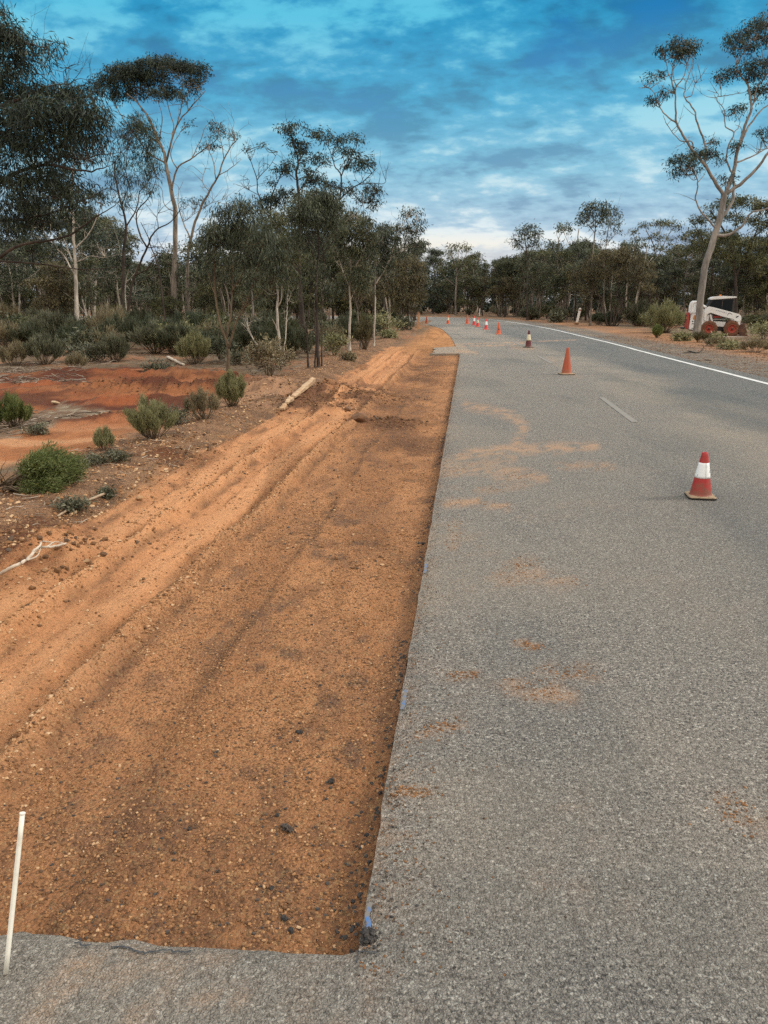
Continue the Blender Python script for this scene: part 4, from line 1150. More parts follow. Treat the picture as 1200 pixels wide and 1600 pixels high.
# ------------------------------------------------------------------ skid steer loader
def prism(profile, y0, y1, bev=0.02, seg=2):
    """an X-Z outline given a thickness along Y, edges rounded"""
    bm = bmesh.new()
    a = [bm.verts.new((x, y0, z)) for x, z in profile]; b = [bm.verts.new((x, y1, z)) for x, z in profile]
    n = len(profile)
    bm.faces.new(a); bm.faces.new(b[::-1])
    for k in range(n): bm.faces.new((a[k], b[k], b[(k + 1) % n], a[(k + 1) % n]))
    bmesh.ops.recalc_face_normals(bm, faces=bm.faces)
    if bev: bmesh.ops.bevel(bm, geom=bm.edges[:], offset=bev, segments=seg, affect='EDGES', clamp_overlap=True)
    me = bpy.data.meshes.new('prism'); bm.to_mesh(me); bm.free()
    return me

def join_meshes(*mes):
    bm = bmesh.new()
    for m in mes: bm.from_mesh(m)
    me = bpy.data.meshes.new('joined'); bm.to_mesh(me); bm.free()
    return me

def box(x0, x1, y0, y1, z0, z1, bev=0.015):
    return prism([(x0, z0), (x1, z0), (x1, z1), (x0, z1)], y0, y1, bev)

def tube_mesh(pts, r, sides=10):
    mb = MB(); mb.tube(smooth_line(pts, 5), r, sides)
    return mesh_np('tube', np.vstack(mb.v), np.vstack(mb.q), np.vstack(mb.t), None, True)

def ring_mesh(profile, y, sides=36, lugs=0):
    """revolve (radius, offset) about the wheel axle (the Y axis)"""
    pr = np.asarray(profile, float); n = len(pr)
    ang = np.arange(sides) * 2 * math.pi / sides
    r = pr[:, 0][:, None] * np.ones(sides)[None]
    if lugs:
        lug = 1 + 0.035 * ((np.arange(sides) % 3) == 0)
        r = np.where(pr[:, 0][:, None] > 0.36, r * lug[None], r)
    v = np.stack([r * np.cos(ang), y + np.broadcast_to(pr[:, 1][:, None], r.shape), r * np.sin(ang)], -1).reshape(-1, 3)
    i = np.arange(n - 1)[:, None] * sides; j = np.arange(sides)[None, :]; k = (j + 1) % sides
    return mesh_np('ring', v, np.stack([i + j, i + k, i + sides + k, i + sides + j], -1).reshape(-1, 4), None, None, True)

def skid_steer():
    base = G(1065.0, 523.2)
    t = thing('skid_steer_loader', 'small white and red skid steer loader parked behind the tall leaning gum', 'loader', (base.x, base.y, gz(base.x + 1.6, base.y) - 0.01), (0, 0, math.radians(-17)))
    white = plain('white_machine_paint', (0.70, 0.70, 0.69, 1), 0.45, (0.48, 0.36, 0.26, 1), 0.28, 2.5)
    red = plain('red_machine_paint', (0.36, 0.045, 0.035, 1), 0.5, (0.30, 0.15, 0.09, 1), 0.4, 5)
    black = plain('black_steel', (0.018, 0.018, 0.018, 1), 0.6, (0.16, 0.09, 0.05, 1), 0.4, 6)
    tyre = plain('dusty_tyre_rubber', (0.12, 0.055, 0.032, 1), 0.95, (0.24, 0.10, 0.05, 1), 0.8, 9)
    rim = plain('red_dusty_rim', (0.33, 0.050, 0.032, 1), 0.7, (0.26, 0.10, 0.05, 1), 0.5, 8)
    glass = plain('tinted_cab_glass', (0.008, 0.011, 0.014, 1), 0.35, (0.02, 0.02, 0.02, 1), 0.3, 2, 0.0, 0.08)
    steel = plain('dirty_bucket_steel', (0.075, 0.035, 0.025, 1), 0.8, (0.20, 0.09, 0.045, 1), 0.7, 6)
    orange = plain('amber_beacon', (0.6, 0.16, 0.02, 1), 0.3)
    decal_o = plain('orange_decal', (0.45, 0.20, 0.07, 1), 0.5, (0.15, 0.08, 0.06, 1), 0.6, 30)
    decal_d = plain('dark_decal', (0.04, 0.04, 0.06, 1), 0.5, (0.3, 0.3, 0.3, 1), 0.3, 30)
    obj('chassis', prism([(0.35, 0.30), (2.75, 0.30), (2.95, 0.42), (2.9, 0.8), (0.4, 0.9)], -0.52, 0.52, 0.03), black, t)
    eng = obj('engine_housing', prism([(0.30, 0.36), (0.92, 0.34), (1.30, 0.60), (1.32, 1.18), (0.92, 1.30), (0.34, 1.31)], -0.78, 0.78, 0.035), white, t)
    tg = obj('tailgate', prism([(0.14, 0.40), (0.29, 0.36), (0.295, 1.28), (0.20, 1.32), (0.15, 1.20)], -0.76, 0.76, 0.04), red, t)
    obj('grille', join_meshes(*[box(0.135, 0.155, -0.55, 0.55, z, z + 0.07, 0.004) for z in (0.74, 0.86, 0.98, 1.10)]), black, tg)
    obj('tail_lamp', box(0.12, 0.16, -0.72, -0.6, 0.95, 1.06, 0.008), decal_o, tg)
    obj('bumper', box(-0.08, 0.12, -0.70, 0.70, 0.38, 0.47, 0.02), black, t)
    # marks on the rear side panel: an orange emblem over two dark word blocks and a line
    obj('panel_emblem', prism([(0.46, 0.93), (0.56, 0.90), (0.78, 0.93), (0.80, 1.03), (0.66, 1.05), (0.60, 1.16), (0.52, 1.17), (0.47, 1.06)], -0.784, -0.779, 0), decal_o, eng)
    obj('panel_letters', join_meshes(*[box(x, x + w, -0.784, -0.779, z, z + h, 0) for x, w, z, h in ((0.43, .07, .79, .07), (0.52, .03, .79, .06), (0.60, .05, .80, .06), (0.67, .03, .80, .06), (0.72, .06, .80, .06), (0.42, .22, .67, .035), (0.66, .12, .67, .035), (0.45, .10, .42, .03))]), decal_d, eng)
    # rear uprights of the lift arms, with the open loop at the top
    for s in (-1, 1):
        y0, y1 = (-0.90, -0.76) if s < 0 else (0.76, 0.90)
        arm = prism([(1.02, 1.50), (1.22, 1.64), (1.45, 1.60), (2.80, 1.24), (2.96, 1.12), (2.98, 0.88), (2.86, 0.80), (2.66, 0.86), (2.50, 0.98), (2.10, 1.06), (1.35, 1.29), (1.18, 1.20), (1.14, 0.86), (1.06, 0.86), (1.02, 1.2)], y0, y1, 0.02)
        up = tube_mesh([(0.36, (y0 + y1) / 2, 1.25), (0.36, (y0 + y1) / 2, 1.62), (0.42, (y0 + y1) / 2, 1.84), (0.56, (y0 + y1) / 2, 1.88), (0.72, (y0 + y1) / 2, 1.80), (1.1, (y0 + y1) / 2, 1.58)], 0.065)
        rear = box(0.50, 0.66, y0 + 0.02, y1 - 0.02, 1.28, 1.80, 0.03)
        fr = box(2.80, 2.95, y0 + 0.02, y1 - 0.02, 0.30, 0.90, 0.02)
        la = obj('lift_arm', join_meshes(arm, up, rear, fr), white, t)
        if s < 0:
            obj('arm_letters', join_meshes(*[box(1.62 + k * 0.085, 1.62 + k * 0.085 + (0.06 if k % 3 else 0.045), y0 - 0.004, y0 + 0.001, 1.40 - k * 0.0225, 1.46 - k * 0.0225, 0) for k in range(7)]), plain('pale_grey_decal', (0.36, 0.37, 0.39, 1), 0.5), la)
            obj('arm_emblem', join_meshes(tube_mesh([(2.25, y0 - 0.003, 1.16), (2.27, y0 - 0.003, 1.25), (2.36, y0 - 0.003, 1.28), (2.46, y0 - 0.003, 1.22)], 0.014, 6), prism([(2.66, 1.08), (2.74, 1.13), (2.84, 1.15), (2.78, 1.06), (2.70, 1.03)], y0 - 0.004, y0 + 0.001, 0)), decal_d, la)
        cyl = join_meshes(tube_mesh([(1.36, s * 0.80, 1.20), (1.41, s * 0.80, 1.02), (1.50, s * 0.80, 0.80)], 0.05), tube_mesh([(1.5, s * 0.8, 0.82), (1.55, s * 0.8, 0.7)], 0.035))
        obj('lift_cylinder', cyl, white, t)
    obj('side_panel', prism([(1.48, 0.56), (2.16, 0.52), (2.24, 0.80), (1.56, 0.84)], -0.62, 0.62, 0.02), white, t)
    obj('side_decal', box(1.52, 1.98, -0.64, -0.60, 1.02, 1.12, 0.01), red, t)
    obj('side_rail', join_meshes(box(1.45, 2.2, -0.63, -0.58, 0.90, 0.97, 0.01), box(1.30, 1.5, -0.66, -0.5, 0.86, 1.2, 0.01)), plain('grey_rail', (0.3, 0.3, 0.3, 1), 0.5, (0.1, 0.08, 0.06, 1), 0.5, 10), t)
    cab = obj('cab', prism([(1.22, 1.00), (2.45, 1.00), (2.62, 1.15), (2.60, 2.10), (1.34, 2.06), (1.16, 1.62)], -0.56, 0.56, 0.03), black, t)
    for s in (-1, 1):
        obj('side_window', prism([(1.36, 1.46), (2.46, 1.22), (2.48, 2.02), (1.44, 2.00), (1.30, 1.70)], s * 0.565 - 0.006, s * 0.565 + 0.006, 0.004), glass, cab)
    obj('window_bar', box(1.92, 1.96, -0.58, -0.57, 1.32, 2.02, 0.003), black, cab)
    obj('windscreen', box(2.605, 2.625, -0.48, 0.48, 1.25, 2.02, 0.004), glass, cab)
    obj('roof', prism([(1.24, 2.02), (1.34, 2.00), (2.64, 2.10), (2.66, 2.17), (1.90, 2.21), (1.45, 2.17), (1.26, 2.08)], -0.60, 0.60, 0.02), white, cab)
    obj('beacon', tube_mesh([(1.82, -0.2, 2.20), (1.82, -0.2, 2.24), (1.82, -0.2, 2.28)], 0.06, 12), orange, cab)
    obj('work_lamp', join_meshes(box(2.42, 2.52, -0.45, -0.33, 2.20, 2.31, 0.02), box(2.45, 2.49, -0.41, -0.37, 2.14, 2.22, 0.005)), black, cab)
    obj('exhaust', join_meshes(tube_mesh([(0.82, -0.3, 1.25), (0.82, -0.3, 1.6), (0.80, -0.3, 1.82)], 0.06), tube_mesh([(0.7, -0.45, 1.3), (0.72, -0.45, 1.55), (0.9, -0.45, 1.68), (1.05, -0.45, 1.5)], 0.04)), plain('rusty_exhaust', (0.16, 0.08, 0.06, 1), 0.8, (0.03, 0.03, 0.03, 1), 0.6, 12), t)
    for wx in (1.36, 2.56):
        for s in (-1, 1):
            wy = s * 0.74; wr = 0.43
            w = bpy.data.objects.new('wheel', None); COL.objects.link(w); w.parent = t; w.location = (wx, wy, wr)
            obj('tyre', ring_mesh([(0.23, -0.13), (0.30, -0.15), (0.38, -0.155), (0.43, -0.11), (0.435, 0.0), (0.43, 0.11), (0.38, 0.155), (0.30, 0.15), (0.23, 0.13), (0.23, -0.13)], 0, 48, 1), tyre, w)
            obj('rim', ring_mesh([(0.235, s * 0.12), (0.225, s * 0.145), (0.205, s * 0.13), (0.19, s * 0.07), (0.12, s * 0.05), (0.09, s * 0.09), (0.0, s * 0.095)], 0, 32), rim, w)
            obj('hub', ring_mesh([(0.06, s * 0.08), (0.055, s * 0.125), (0.0, s * 0.13)], 0, 16), black, w)
    bk = prism([(2.92, 0.66), (2.90, 0.30), (2.98, 0.10), (3.40, 0.04), (3.42, 0.07), (3.10, 0.16), (2.99, 0.34), (3.00, 0.62), (3.16, 0.70), (3.14, 0.73)], -0.92, 0.92, 0.006)
    ends = [prism([(2.93, 0.64), (2.92, 0.30), (3.0, 0.12), (3.39, 0.06), (3.30, 0.40), (3.15, 0.70)], y, y + 0.03, 0.004) for y in (-0.925, 0.895)]
    b = obj('bucket', join_meshes(bk, *ends), steel, t)
    obj('quick_coupler', box(2.78, 2.93, -0.6, 0.6, 0.16, 0.62, 0.02), black, t)
skid_steer()

def slab_by_loader():
    c = G(1143, 528.5)
    t = prism([(-0.9, 0), (0.85, 0), (0.95, 0.05), (0.8, 0.13), (-0.8, 0.15), (-0.98, 0.06)], -0.4, 0.4, 0.02)
    o = obj('timber_skid', t, plain('weathered_board', (0.34, 0.27, 0.21, 1), 0.9, (0.24, 0.12, 0.07, 1), 0.5, 5), None, (c.x, c.y, gz(c.x, c.y) - 0.02))
    tag(o, 'flat pale board lying on the ground in front of the loader wheel', 'board')
slab_by_loader()

# ------------------------------------------------------------------ trees
def leaf_quads(mb, pos, d, L, W, tint, rng):
    n = len(pos)
    d = d / (np.linalg.norm(d, axis=1)[:, None] + 1e-9)
    r = rng.normal(0, 1, (n, 3)); s = np.cross(d, r); s /= np.linalg.norm(s, axis=1)[:, None] + 1e-9
    nrm = np.cross(d, s)
    L = np.broadcast_to(L, (n,))[:, None]; W = np.broadcast_to(W, (n,))[:, None]
    mid = pos + d * L * 0.45 + nrm * L * 0.06
    v = np.stack([pos, mid + s * W * 0.5, pos + d * L, mid - s * W * 0.5], 1).reshape(-1, 3)
    q = (np.arange(n) * 4)[:, None] + np.arange(4)[None]
    mb.add(v, q, None, np.repeat(np.clip(tint, 0, 1), 4))

class Tree:
    def __init__(s, seed, leafL=0.12, leafW=0.028, droop=0.8, cov=1.4, twig=0.010, sides=7):
        s.rng = np.random.default_rng(seed); s.wood, s.leaf = MB(), MB()
        s.pts, s.rad = [], []
        s.L, s.W, s.droop, s.cov, s.twig, s.sides = leafL, leafW, droop, cov, twig, sides
    def limb(s, pts, r0, r1, wob=0.0, per=5, sides=None, flare=0.0):
        ln = smooth_line(pts, per, 0.0, s.rng)
        if wob and len(ln) > 3:
            nz = s.rng.normal(0, 1, ln.shape); nz = (nz + np.roll(nz, 1, 0) + np.roll(nz, -1, 0)) / 2
            nz[0] = 0; ln = ln + nz * wob
        t = np.linspace(0, 1, len(ln)); r = r0 + (r1 - r0) * t ** 0.85
        if flare: r = r * (1 + flare * np.exp(-t / 0.05))
        s.wood.tube(ln, r, sides or s.sides)
        s.pts.append(ln); s.rad.append(r)
        return ln
    def nodes(s): return np.vstack(s.pts), np.concatenate(s.rad)
    def twigs(s, c, rad, n, frac=0.7):
        """thin curved branches from the nearest wood into a clump"""
        P_, R_ = s._n
        c = np.asarray(c); d = P_ - c
        dd = np.linalg.norm(d * np.array([1, 1, 1.0]), axis=1) + np.where(d[:, 2] > 0.0, 0.8 * d[:, 2] + 0.3, 0)
        near = np.argsort(dd)[:max(3, len(dd) // 60)]
        for _ in range(n):
            a = P_[near[int(len(near) * s.rng.uniform(0, 1) ** 2)]]
            e = c + s.rng.normal(0, 0.45, 3) * rad * frac * 1.3
            m = (a + e) / 2 + s.rng.normal(0, 0.12, 3) * np.linalg.norm(e - a) + np.array((0, 0, -0.08)) * np.linalg.norm(e - a)
            ln = smooth_line([a, m, e], 4)
            s.wood.tube(ln, np.linspace(s.twig * 1.5, s.twig * 0.45, len(ln)), 4)
            for _k in range(2):
                b = ln[s.rng.integers(len(ln) // 2, len(ln))]
                e2 = b + s.rng.normal(0, 0.5, 3) * rad * 0.8
                s.wood.tube(np.array([b, (b + e2) / 2 + s.rng.normal(0, .04, 3), e2]), [s.twig * 0.6, s.twig * 0.45, s.twig * 0.3], 3)
    def clump(s, c, rad, cov=1.0, twigs=3, tint=0.5, hollow=0.25, leafscale=1.0):
        s._n = s.nodes()
        rad = np.asarray(rad, float); c = np.asarray(c, float)
        if twigs: s.twigs(c, rad, twigs)
        area = math.pi * rad[0] * rad[2]
        n = int(s.cov * cov * area / (s.L * s.W * 0.30 * leafscale ** 2))
        n = max(n, 12); per = 15; ns = max(3, n // per)
        u = s.rng.normal(0, 1, (ns, 3)); u /= np.linalg.norm(u, axis=1)[:, None]
        u[:, 2] = np.where((u[:, 2] < -0.2) & (s.rng.uniform(0, 1, ns) < 0.55), -u[:, 2] * 0.6, u[:, 2])
        rr = (hollow + (1 - hollow) * s.rng.uniform(0, 1, ns)) ** 0.6 * (1 + s.rng.normal(0, 0.10, ns))
        sp = c + u * rad * rr[:, None]
        st = tint + s.rng.normal(0, 0.26, ns)
        sd = u * np.array([1, 1, 0.4]) * 0.55 + s.rng.normal(0, 0.35, (ns, 3))
        pos = np.repeat(sp, per, 0) + s.rng.normal(0, 1, (ns * per, 3)) * s.L * np.array((0.75, 0.75, 0.6)) * leafscale
        d = np.repeat(sd, per, 0) + s.rng.normal(0, 0.45, (ns * per, 3)); d[:, 2] -= s.droop
        k = s.rng.uniform(0.65, 1.3, ns * per) * leafscale
        leaf_quads(s.leaf, pos, d, s.L * k, s.W * k, np.repeat(st, per) + s.rng.normal(0, 0.2, ns * per), s.rng)
    def bare(s, n, length, spread=0.5, where=0.4, r=None):
        """leafless twigs along the upper limbs"""
        P_, R_ = s.nodes(); r = r or s.twig
        ok = np.where((R_ < np.quantile(R_, 1 - where)))[0]
        for _ in range(n):
            i = ok[s.rng.integers(0, len(ok))]; a = P_[i]
            d = s.rng.normal(0, spread, 3) + np.array((0, 0, 0.65)); d /= np.linalg.norm(d)
            l = length * s.rng.uniform(0.5, 1.3)
            m = a + d * l * 0.5 + s.rng.normal(0, 0.09, 3) * l; e = a + d * l + s.rng.normal(0, 0.12, 3) * l
            ln = smooth_line([a, m, e], 4); s.wood.tube(ln, np.linspace(r * 1.1, r * 0.35, len(ln)), 4)
            for _k in range(2):
                b = ln[s.rng.integers(3, len(ln))]; e2 = b + (d + s.rng.normal(0, 0.6, 3)) * l * 0.35
                s.wood.tube(np.array([b, (b + e2) / 2 + s.rng.normal(0, .03, 3) * l, e2]), [r * 0.5, r * 0.4, r * 0.25], 3)
    def build(s, name, label, base, bark, leaf, group=None, cat='tree', crown='crown'):
        t = thing(name, label, cat, base, (0, 0, 0), group)
        s.wood.build('trunk', BARK[bark], t, base, True)
        if s.leaf.v: s.leaf.build(crown, LEAF[leaf], t, base)
        return t

def hero(name, label, T, D, limbs, clumps, bark, leaf, seed=1, cov=1.0, tints=0.5, twigs=3, wob=0.5, bare=0, bare_len=1.0, group=None, **kw):
    """limbs and clumps are measured in the frame and stood up at ground distance D with their own depth; radii in frame pixels"""
    t = Tree(seed, **kw); m = D / F_PX; npx, nD = [], []
    base = None
    for li, L_ in enumerate(limbs):
        pts, r0, r1 = L_[0], L_[1], L_[2]; dd = L_[3] if len(L_) > 3 else t.rng.normal(0, 0.04) * D
        q = [T(*p) for p in pts]
        d0 = D; first = None
        if npx and not (len(L_) > 4 and L_[4] == 'own'):
            A = np.array(npx); i = int(np.argmin(np.hypot(A[:, 0] - q[0][0], A[:, 1] - q[0][1])))
            d0 = nD[i][0]; first = nD[i][1]
        elif npx: d0 = D + dd * 0.2
        ln = np.concatenate([[0], np.cumsum(np.hypot(*np.diff(np.array(q), axis=0).T))]); ln = ln / ln[-1]
        w = [P(x, y, d0 + dd * s) for (x, y), s in zip(q, ln)]
        if first is not None: w[0] = first
        if first is None:
            g = np.array(w[0]); zz = gz(g[0], g[1]); w[0] = np.array((g[0], g[1], min(zz, g[2]) - 0.08))
            if base is None: base = (float(g[0]), float(g[1]), zz)
        k_ = 0.78 if li else 1.0
        c = t.limb(w, r0 * m * k_, r1 * m * k_, wob * m, 6, None, 0.35 if first is None else 0.0)
        for x, z in zip(np.linspace(0, 1, len(c)), c):
            px_, py_ = project(z[0], z[1], z[2]); npx.append((float(px_), float(py_))); nD.append((z[1], z))
    if bare: t.bare(bare, bare_len)
    A = np.array(npx)
    for ck in clumps:
        x, y = T(ck[0], ck[1]); x1, y1 = T(ck[0] + ck[2], ck[1] + ck[3]); rx, ry = x1 - x, y1 - y
        i = int(np.argmin(np.hypot(A[:, 0] - x, (A[:, 1] - y))))
        d = nD[i][0] + t.rng.normal(0, 0.45) * rx * m
        t.clump(P(x, y, d), (rx * m, rx * m * t.rng.uniform(0.75, 1.05), ry * m), cov * (ck[4] if len(ck) > 4 else 1.0), twigs, tints + t.rng.normal(0, 0.06))
    return t.build(name, label, base, bark, leaf, group)

C4 = lambda x, y: (900 + x / 3.81, y / 3.81)
C1 = lambda x, y: (x / 3.0, y / 3.0)
C2 = lambda x, y: (300 + x / 3.0, 170 + y / 3.0)
PX = lambda x, y: (x, y)

def ground_D(py): return G(600, py).y

# tall leaning gum in front of the loader
hero('gum_tree', 'tall pale barked gum leaning over the loader with open forked limbs', C4, ground_D(526.5),
     [([(715, 2006), (738, 1840), (765, 1600), (800, 1480), (835, 1370), (865, 1250), (885, 1160)], 5.2, 4.2, 0.3),
      ([(880, 1165), (830, 1090), (790, 1020), (740, 950), (690, 890), (640, 810), (600, 740), (592, 660), (588, 560), (570, 480), (580, 390), (600, 330)], 3.4, 0.6, -1.5),
      ([(602, 742), (540, 690), (505, 650), (480, 590), (440, 530), (370, 520)], 1.4, 0.4, 0.8), ([(692, 885), (690, 848), (620, 833), (560, 770), (520, 690)], 1.4, 0.4, -0.6),
      ([(590, 560), (600, 510), (640, 460), (660, 400), (680, 330), (700, 280)], 1.3, 0.4, -0.5), ([(570, 480), (540, 400), (520, 330)], 1.0, 0.35, 0.4), ([(600, 520), (580, 440), (585, 380)], 0.9, 0.3, 0.6),
      ([(765, 985), (768, 860), (740, 790), (715, 720), (710, 670), (680, 620), (645, 580), (655, 520), (670, 450), (690, 390), (705, 310)], 2.0, 0.5, 1.2),
      ([(648, 588), (690, 560), (712, 500), (765, 475)], 1.0, 0.3, 0.5), ([(712, 500), (690, 430), (700, 380)], 0.7, 0.3, 0.2), ([(712, 690), (660, 650), (640, 620)], 0.6, 0.25, 0.3),
      ([(885, 1165), (920, 1080), (945, 1000), (960, 900), (985, 820), (1010, 730), (1040, 650), (1035, 560), (1020, 500), (980, 450), (960, 400), (985, 330), (1040, 280), (1080, 220)], 4.0, 0.5, 1.5),
      ([(1040, 650), (1070, 590), (1110, 540), (1150, 470), (1190, 420)], 1.8, 0.5, 0.8), ([(960, 900), (1000, 800), (1050, 720), (1110, 650), (1180, 610), (1260, 560)], 2.4, 0.7, 1.4),
      ([(1060, 600), (1080, 520), (1130, 450), (1110, 330), (1095, 240)], 1.5, 0.4, -0.6), ([(1130, 450), (1160, 380), (1150, 300), (1180, 200)], 1.1, 0.4, 0.8),
      ([(895, 1150), (960, 1110), (1030, 1050), (1100, 970), (1150, 900), (1220, 800), (1260, 680), (1280, 560), (1270, 440)], 3.6, 0.8, -2.0), ([(1250, 700), (1330, 560), (1360, 420)], 1.6, 0.4, -0.8),
      ([(955, 975), (1050, 930), (1143, 880), (1220, 820)], 1.8, 0.5, 1.0), ([(925, 1040), (895, 950), (905, 870), (940, 790), (890, 750), (885, 690), (880, 650), (835, 590), (845, 560), (780, 535)], 1.6, 0.35, 0.9),
      ([(842, 572), (950, 560), (1020, 545)], 0.8, 0.3, 0.3), ([(860, 565), (860, 500), (830, 470)], 0.7, 0.3, -0.2), ([(940, 790), (975, 740), (960, 690), (930, 670)], 0.8, 0.3, 0.3),
      ([(855, 1300), (920, 1220), (940, 1130), (935, 1050), (950, 980)], 3.0, 1.8, 1.0), ([(838, 1375), (790, 1310), (740, 1260), (715, 1190), (725, 1100), (720, 1070), (700, 1010), (670, 990)], 1.9, 0.5, -0.9),
      ([(722, 1090), (760, 1040), (780, 980)], 0.8, 0.3, 0.4), ([(838, 1420), (920, 1390), (990, 1340), (1040, 1270), (1143, 1240), (1230, 1200)], 3.0, 0.9, -1.2), ([(985, 820), (980, 760), (950, 740)], 0.7, 0.3, 0.2)],
     [(520, 310, 50, 32, .8), (600, 262, 62, 30), (690, 268, 52, 32), (650, 320, 60, 36), (590, 330, 40, 30, .7), (470, 455, 62, 28, .7), (535, 555, 32, 24, .8), (460, 600, 32, 36, .8), (640, 970, 80, 45, 1.1), (720, 925, 60, 42, 1.1), (800, 930, 46, 36), (595, 1030, 38, 34, .8), (690, 1010, 50, 30, .6), (810, 850, 26, 36, .7),
      (940, 240, 74, 36), (1050, 190, 84, 60), (1120, 140, 60, 50), (1000, 290, 74, 44, .9), (1100, 390, 70, 56), (980, 425, 84, 40), (870, 465, 56, 34, .8), (1090, 545, 50, 60), (960, 660, 66, 30, .8), (1110, 800, 46, 36, .8), (960, 870, 34, 40, .7), (900, 1060, 60, 30, .7), (1060, 460, 50, 40, .8), (1170, 250, 80, 70), (1240, 420, 70, 70), (1300, 500, 80, 60), (1250, 800, 60, 40), (860, 960, 26, 40, .4)],
     'salmon', 'dark', 11, 1.05, 0.45, 5, 0.5, 40, 0.9, leafL=0.16, leafW=0.042, twig=0.016, sides=10)

# tall gum with the flat dark top
hero('gum_tree', 'tallest gum on the left, bare forked limbs under a flat dark umbrella crown', C1, ground_D(517),
     [([(816, 1552), (816, 1400), (818, 1220), (820, 1000), (805, 900), (780, 790), (770, 720), (735, 650), (700, 560), (660, 500), (600, 440)], 4.6, 0.8, 0.5),
      ([(780, 760), (810, 640), (835, 580), (880, 520), (930, 460), (965, 425)], 2.0, 0.5, -1.5), ([(772, 720), (730, 620), (690, 540), (640, 470), (630, 400)], 1.8, 0.5, 1.2), ([(805, 660), (815, 600), (790, 500), (770, 430)], 1.4, 0.4, 0.8), ([(830, 590), (850, 500), (850, 420)], 1.1, 0.4, -0.6),
      ([(815, 890), (830, 790), (900, 740), (970, 690), (1020, 650)], 2.0, 0.4, -1.2), ([(900, 740), (930, 680), (960, 600), (990, 570)], 1.0, 0.3, 0.8), ([(830, 790), (800, 720), (830, 650), (860, 600)], 1.2, 0.35, 1.0),
      ([(778, 770), (700, 720), (640, 640), (580, 560), (540, 490), (520, 430)], 1.6, 0.4, 1.6), ([(640, 640), (660, 560), (620, 500)], 0.9, 0.3, -0.7), ([(740, 660), (760, 560), (740, 470)], 1.2, 0.4, -0.9), ([(880, 520), (880, 460), (890, 390)], 0.9, 0.35, 0.6),
      ([(820, 1010), (770, 960), (760, 900), (740, 850)], 1.0, 0.3, 0.5), ([(812, 1180), (790, 1175), (780, 1195)], 0.9, 0.4, -0.3)],
     [(505, 400, 58, 50, 1.2), (560, 345, 66, 44, 1.2), (620, 370, 80, 58, 1.3), (690, 315, 76, 42, 1.2), (750, 302, 62, 36, 1.2), (720, 375, 84, 42, 1.2), (815, 315, 58, 40, 1.1), (880, 330, 56, 44, 1.1), (940, 338, 44, 36), (900, 395, 48, 30, .8), (560, 445, 52, 34, .8), (640, 435, 58, 32, .8), (800, 435, 56, 30, .8), (740, 445, 54, 32, .8), (850, 455, 36, 26, .6), (915, 420, 20, 24, .6), (620, 590, 60, 50, .22), (690, 640, 50, 60, .3), (1010, 620, 46, 24, .4), (975, 690, 44, 20, .4), (890, 590, 30, 30, .2)],
     'grey', 'dark', 12, 1.35, 0.4, 4, 0.5, 26, 1.0, leafL=0.17, leafW=0.045, twig=0.016, sides=9)

hero('gum_tree', 'half bare tree with sparse twigs right of the umbrella crowned gum', C1, ground_D(518),
     [([(878, 1556), (876, 1380), (880, 1210), (895, 1110), (930, 1000), (980, 900), (1020, 830), (1050, 750), (1080, 690), (1110, 650)], 3.0, 0.5, -0.8),
      ([(1012, 845), (1000, 760), (980, 690), (990, 620)], 1.1, 0.3, 0.6), ([(1020, 830), (1080, 790), (1130, 750)], 1.0, 0.3, -0.5), ([(888, 1130), (860, 1040), (835, 960), (840, 880)], 1.6, 0.4, 0.8), ([(980, 900), (950, 850), (960, 790)], 0.8, 0.3, 0.5), ([(1050, 750), (1040, 680), (1020, 600), (1010, 560)], 0.9, 0.3, 0.4), ([(1070, 705), (1100, 660), (1085, 610)], 0.7, 0.3, 0.3), ([(862, 1045), (900, 1010), (930, 950)], 0.7, 0.3, 0.3), ([(940, 985), (1000, 950), (1050, 935)], 0.7, 0.3, -0.4)],
     [(890, 955, 46, 26, .5), (1010, 605, 40, 26, .35), (1090, 640, 34, 20, .4), (950, 940, 36, 22, .35), (985, 575, 20, 16, .3)],
     'grey', 'dark', 13, 0.8, 0.4, 3, 0.5, 60, 1.1, leafL=0.15, leafW=0.04, twig=0.014)

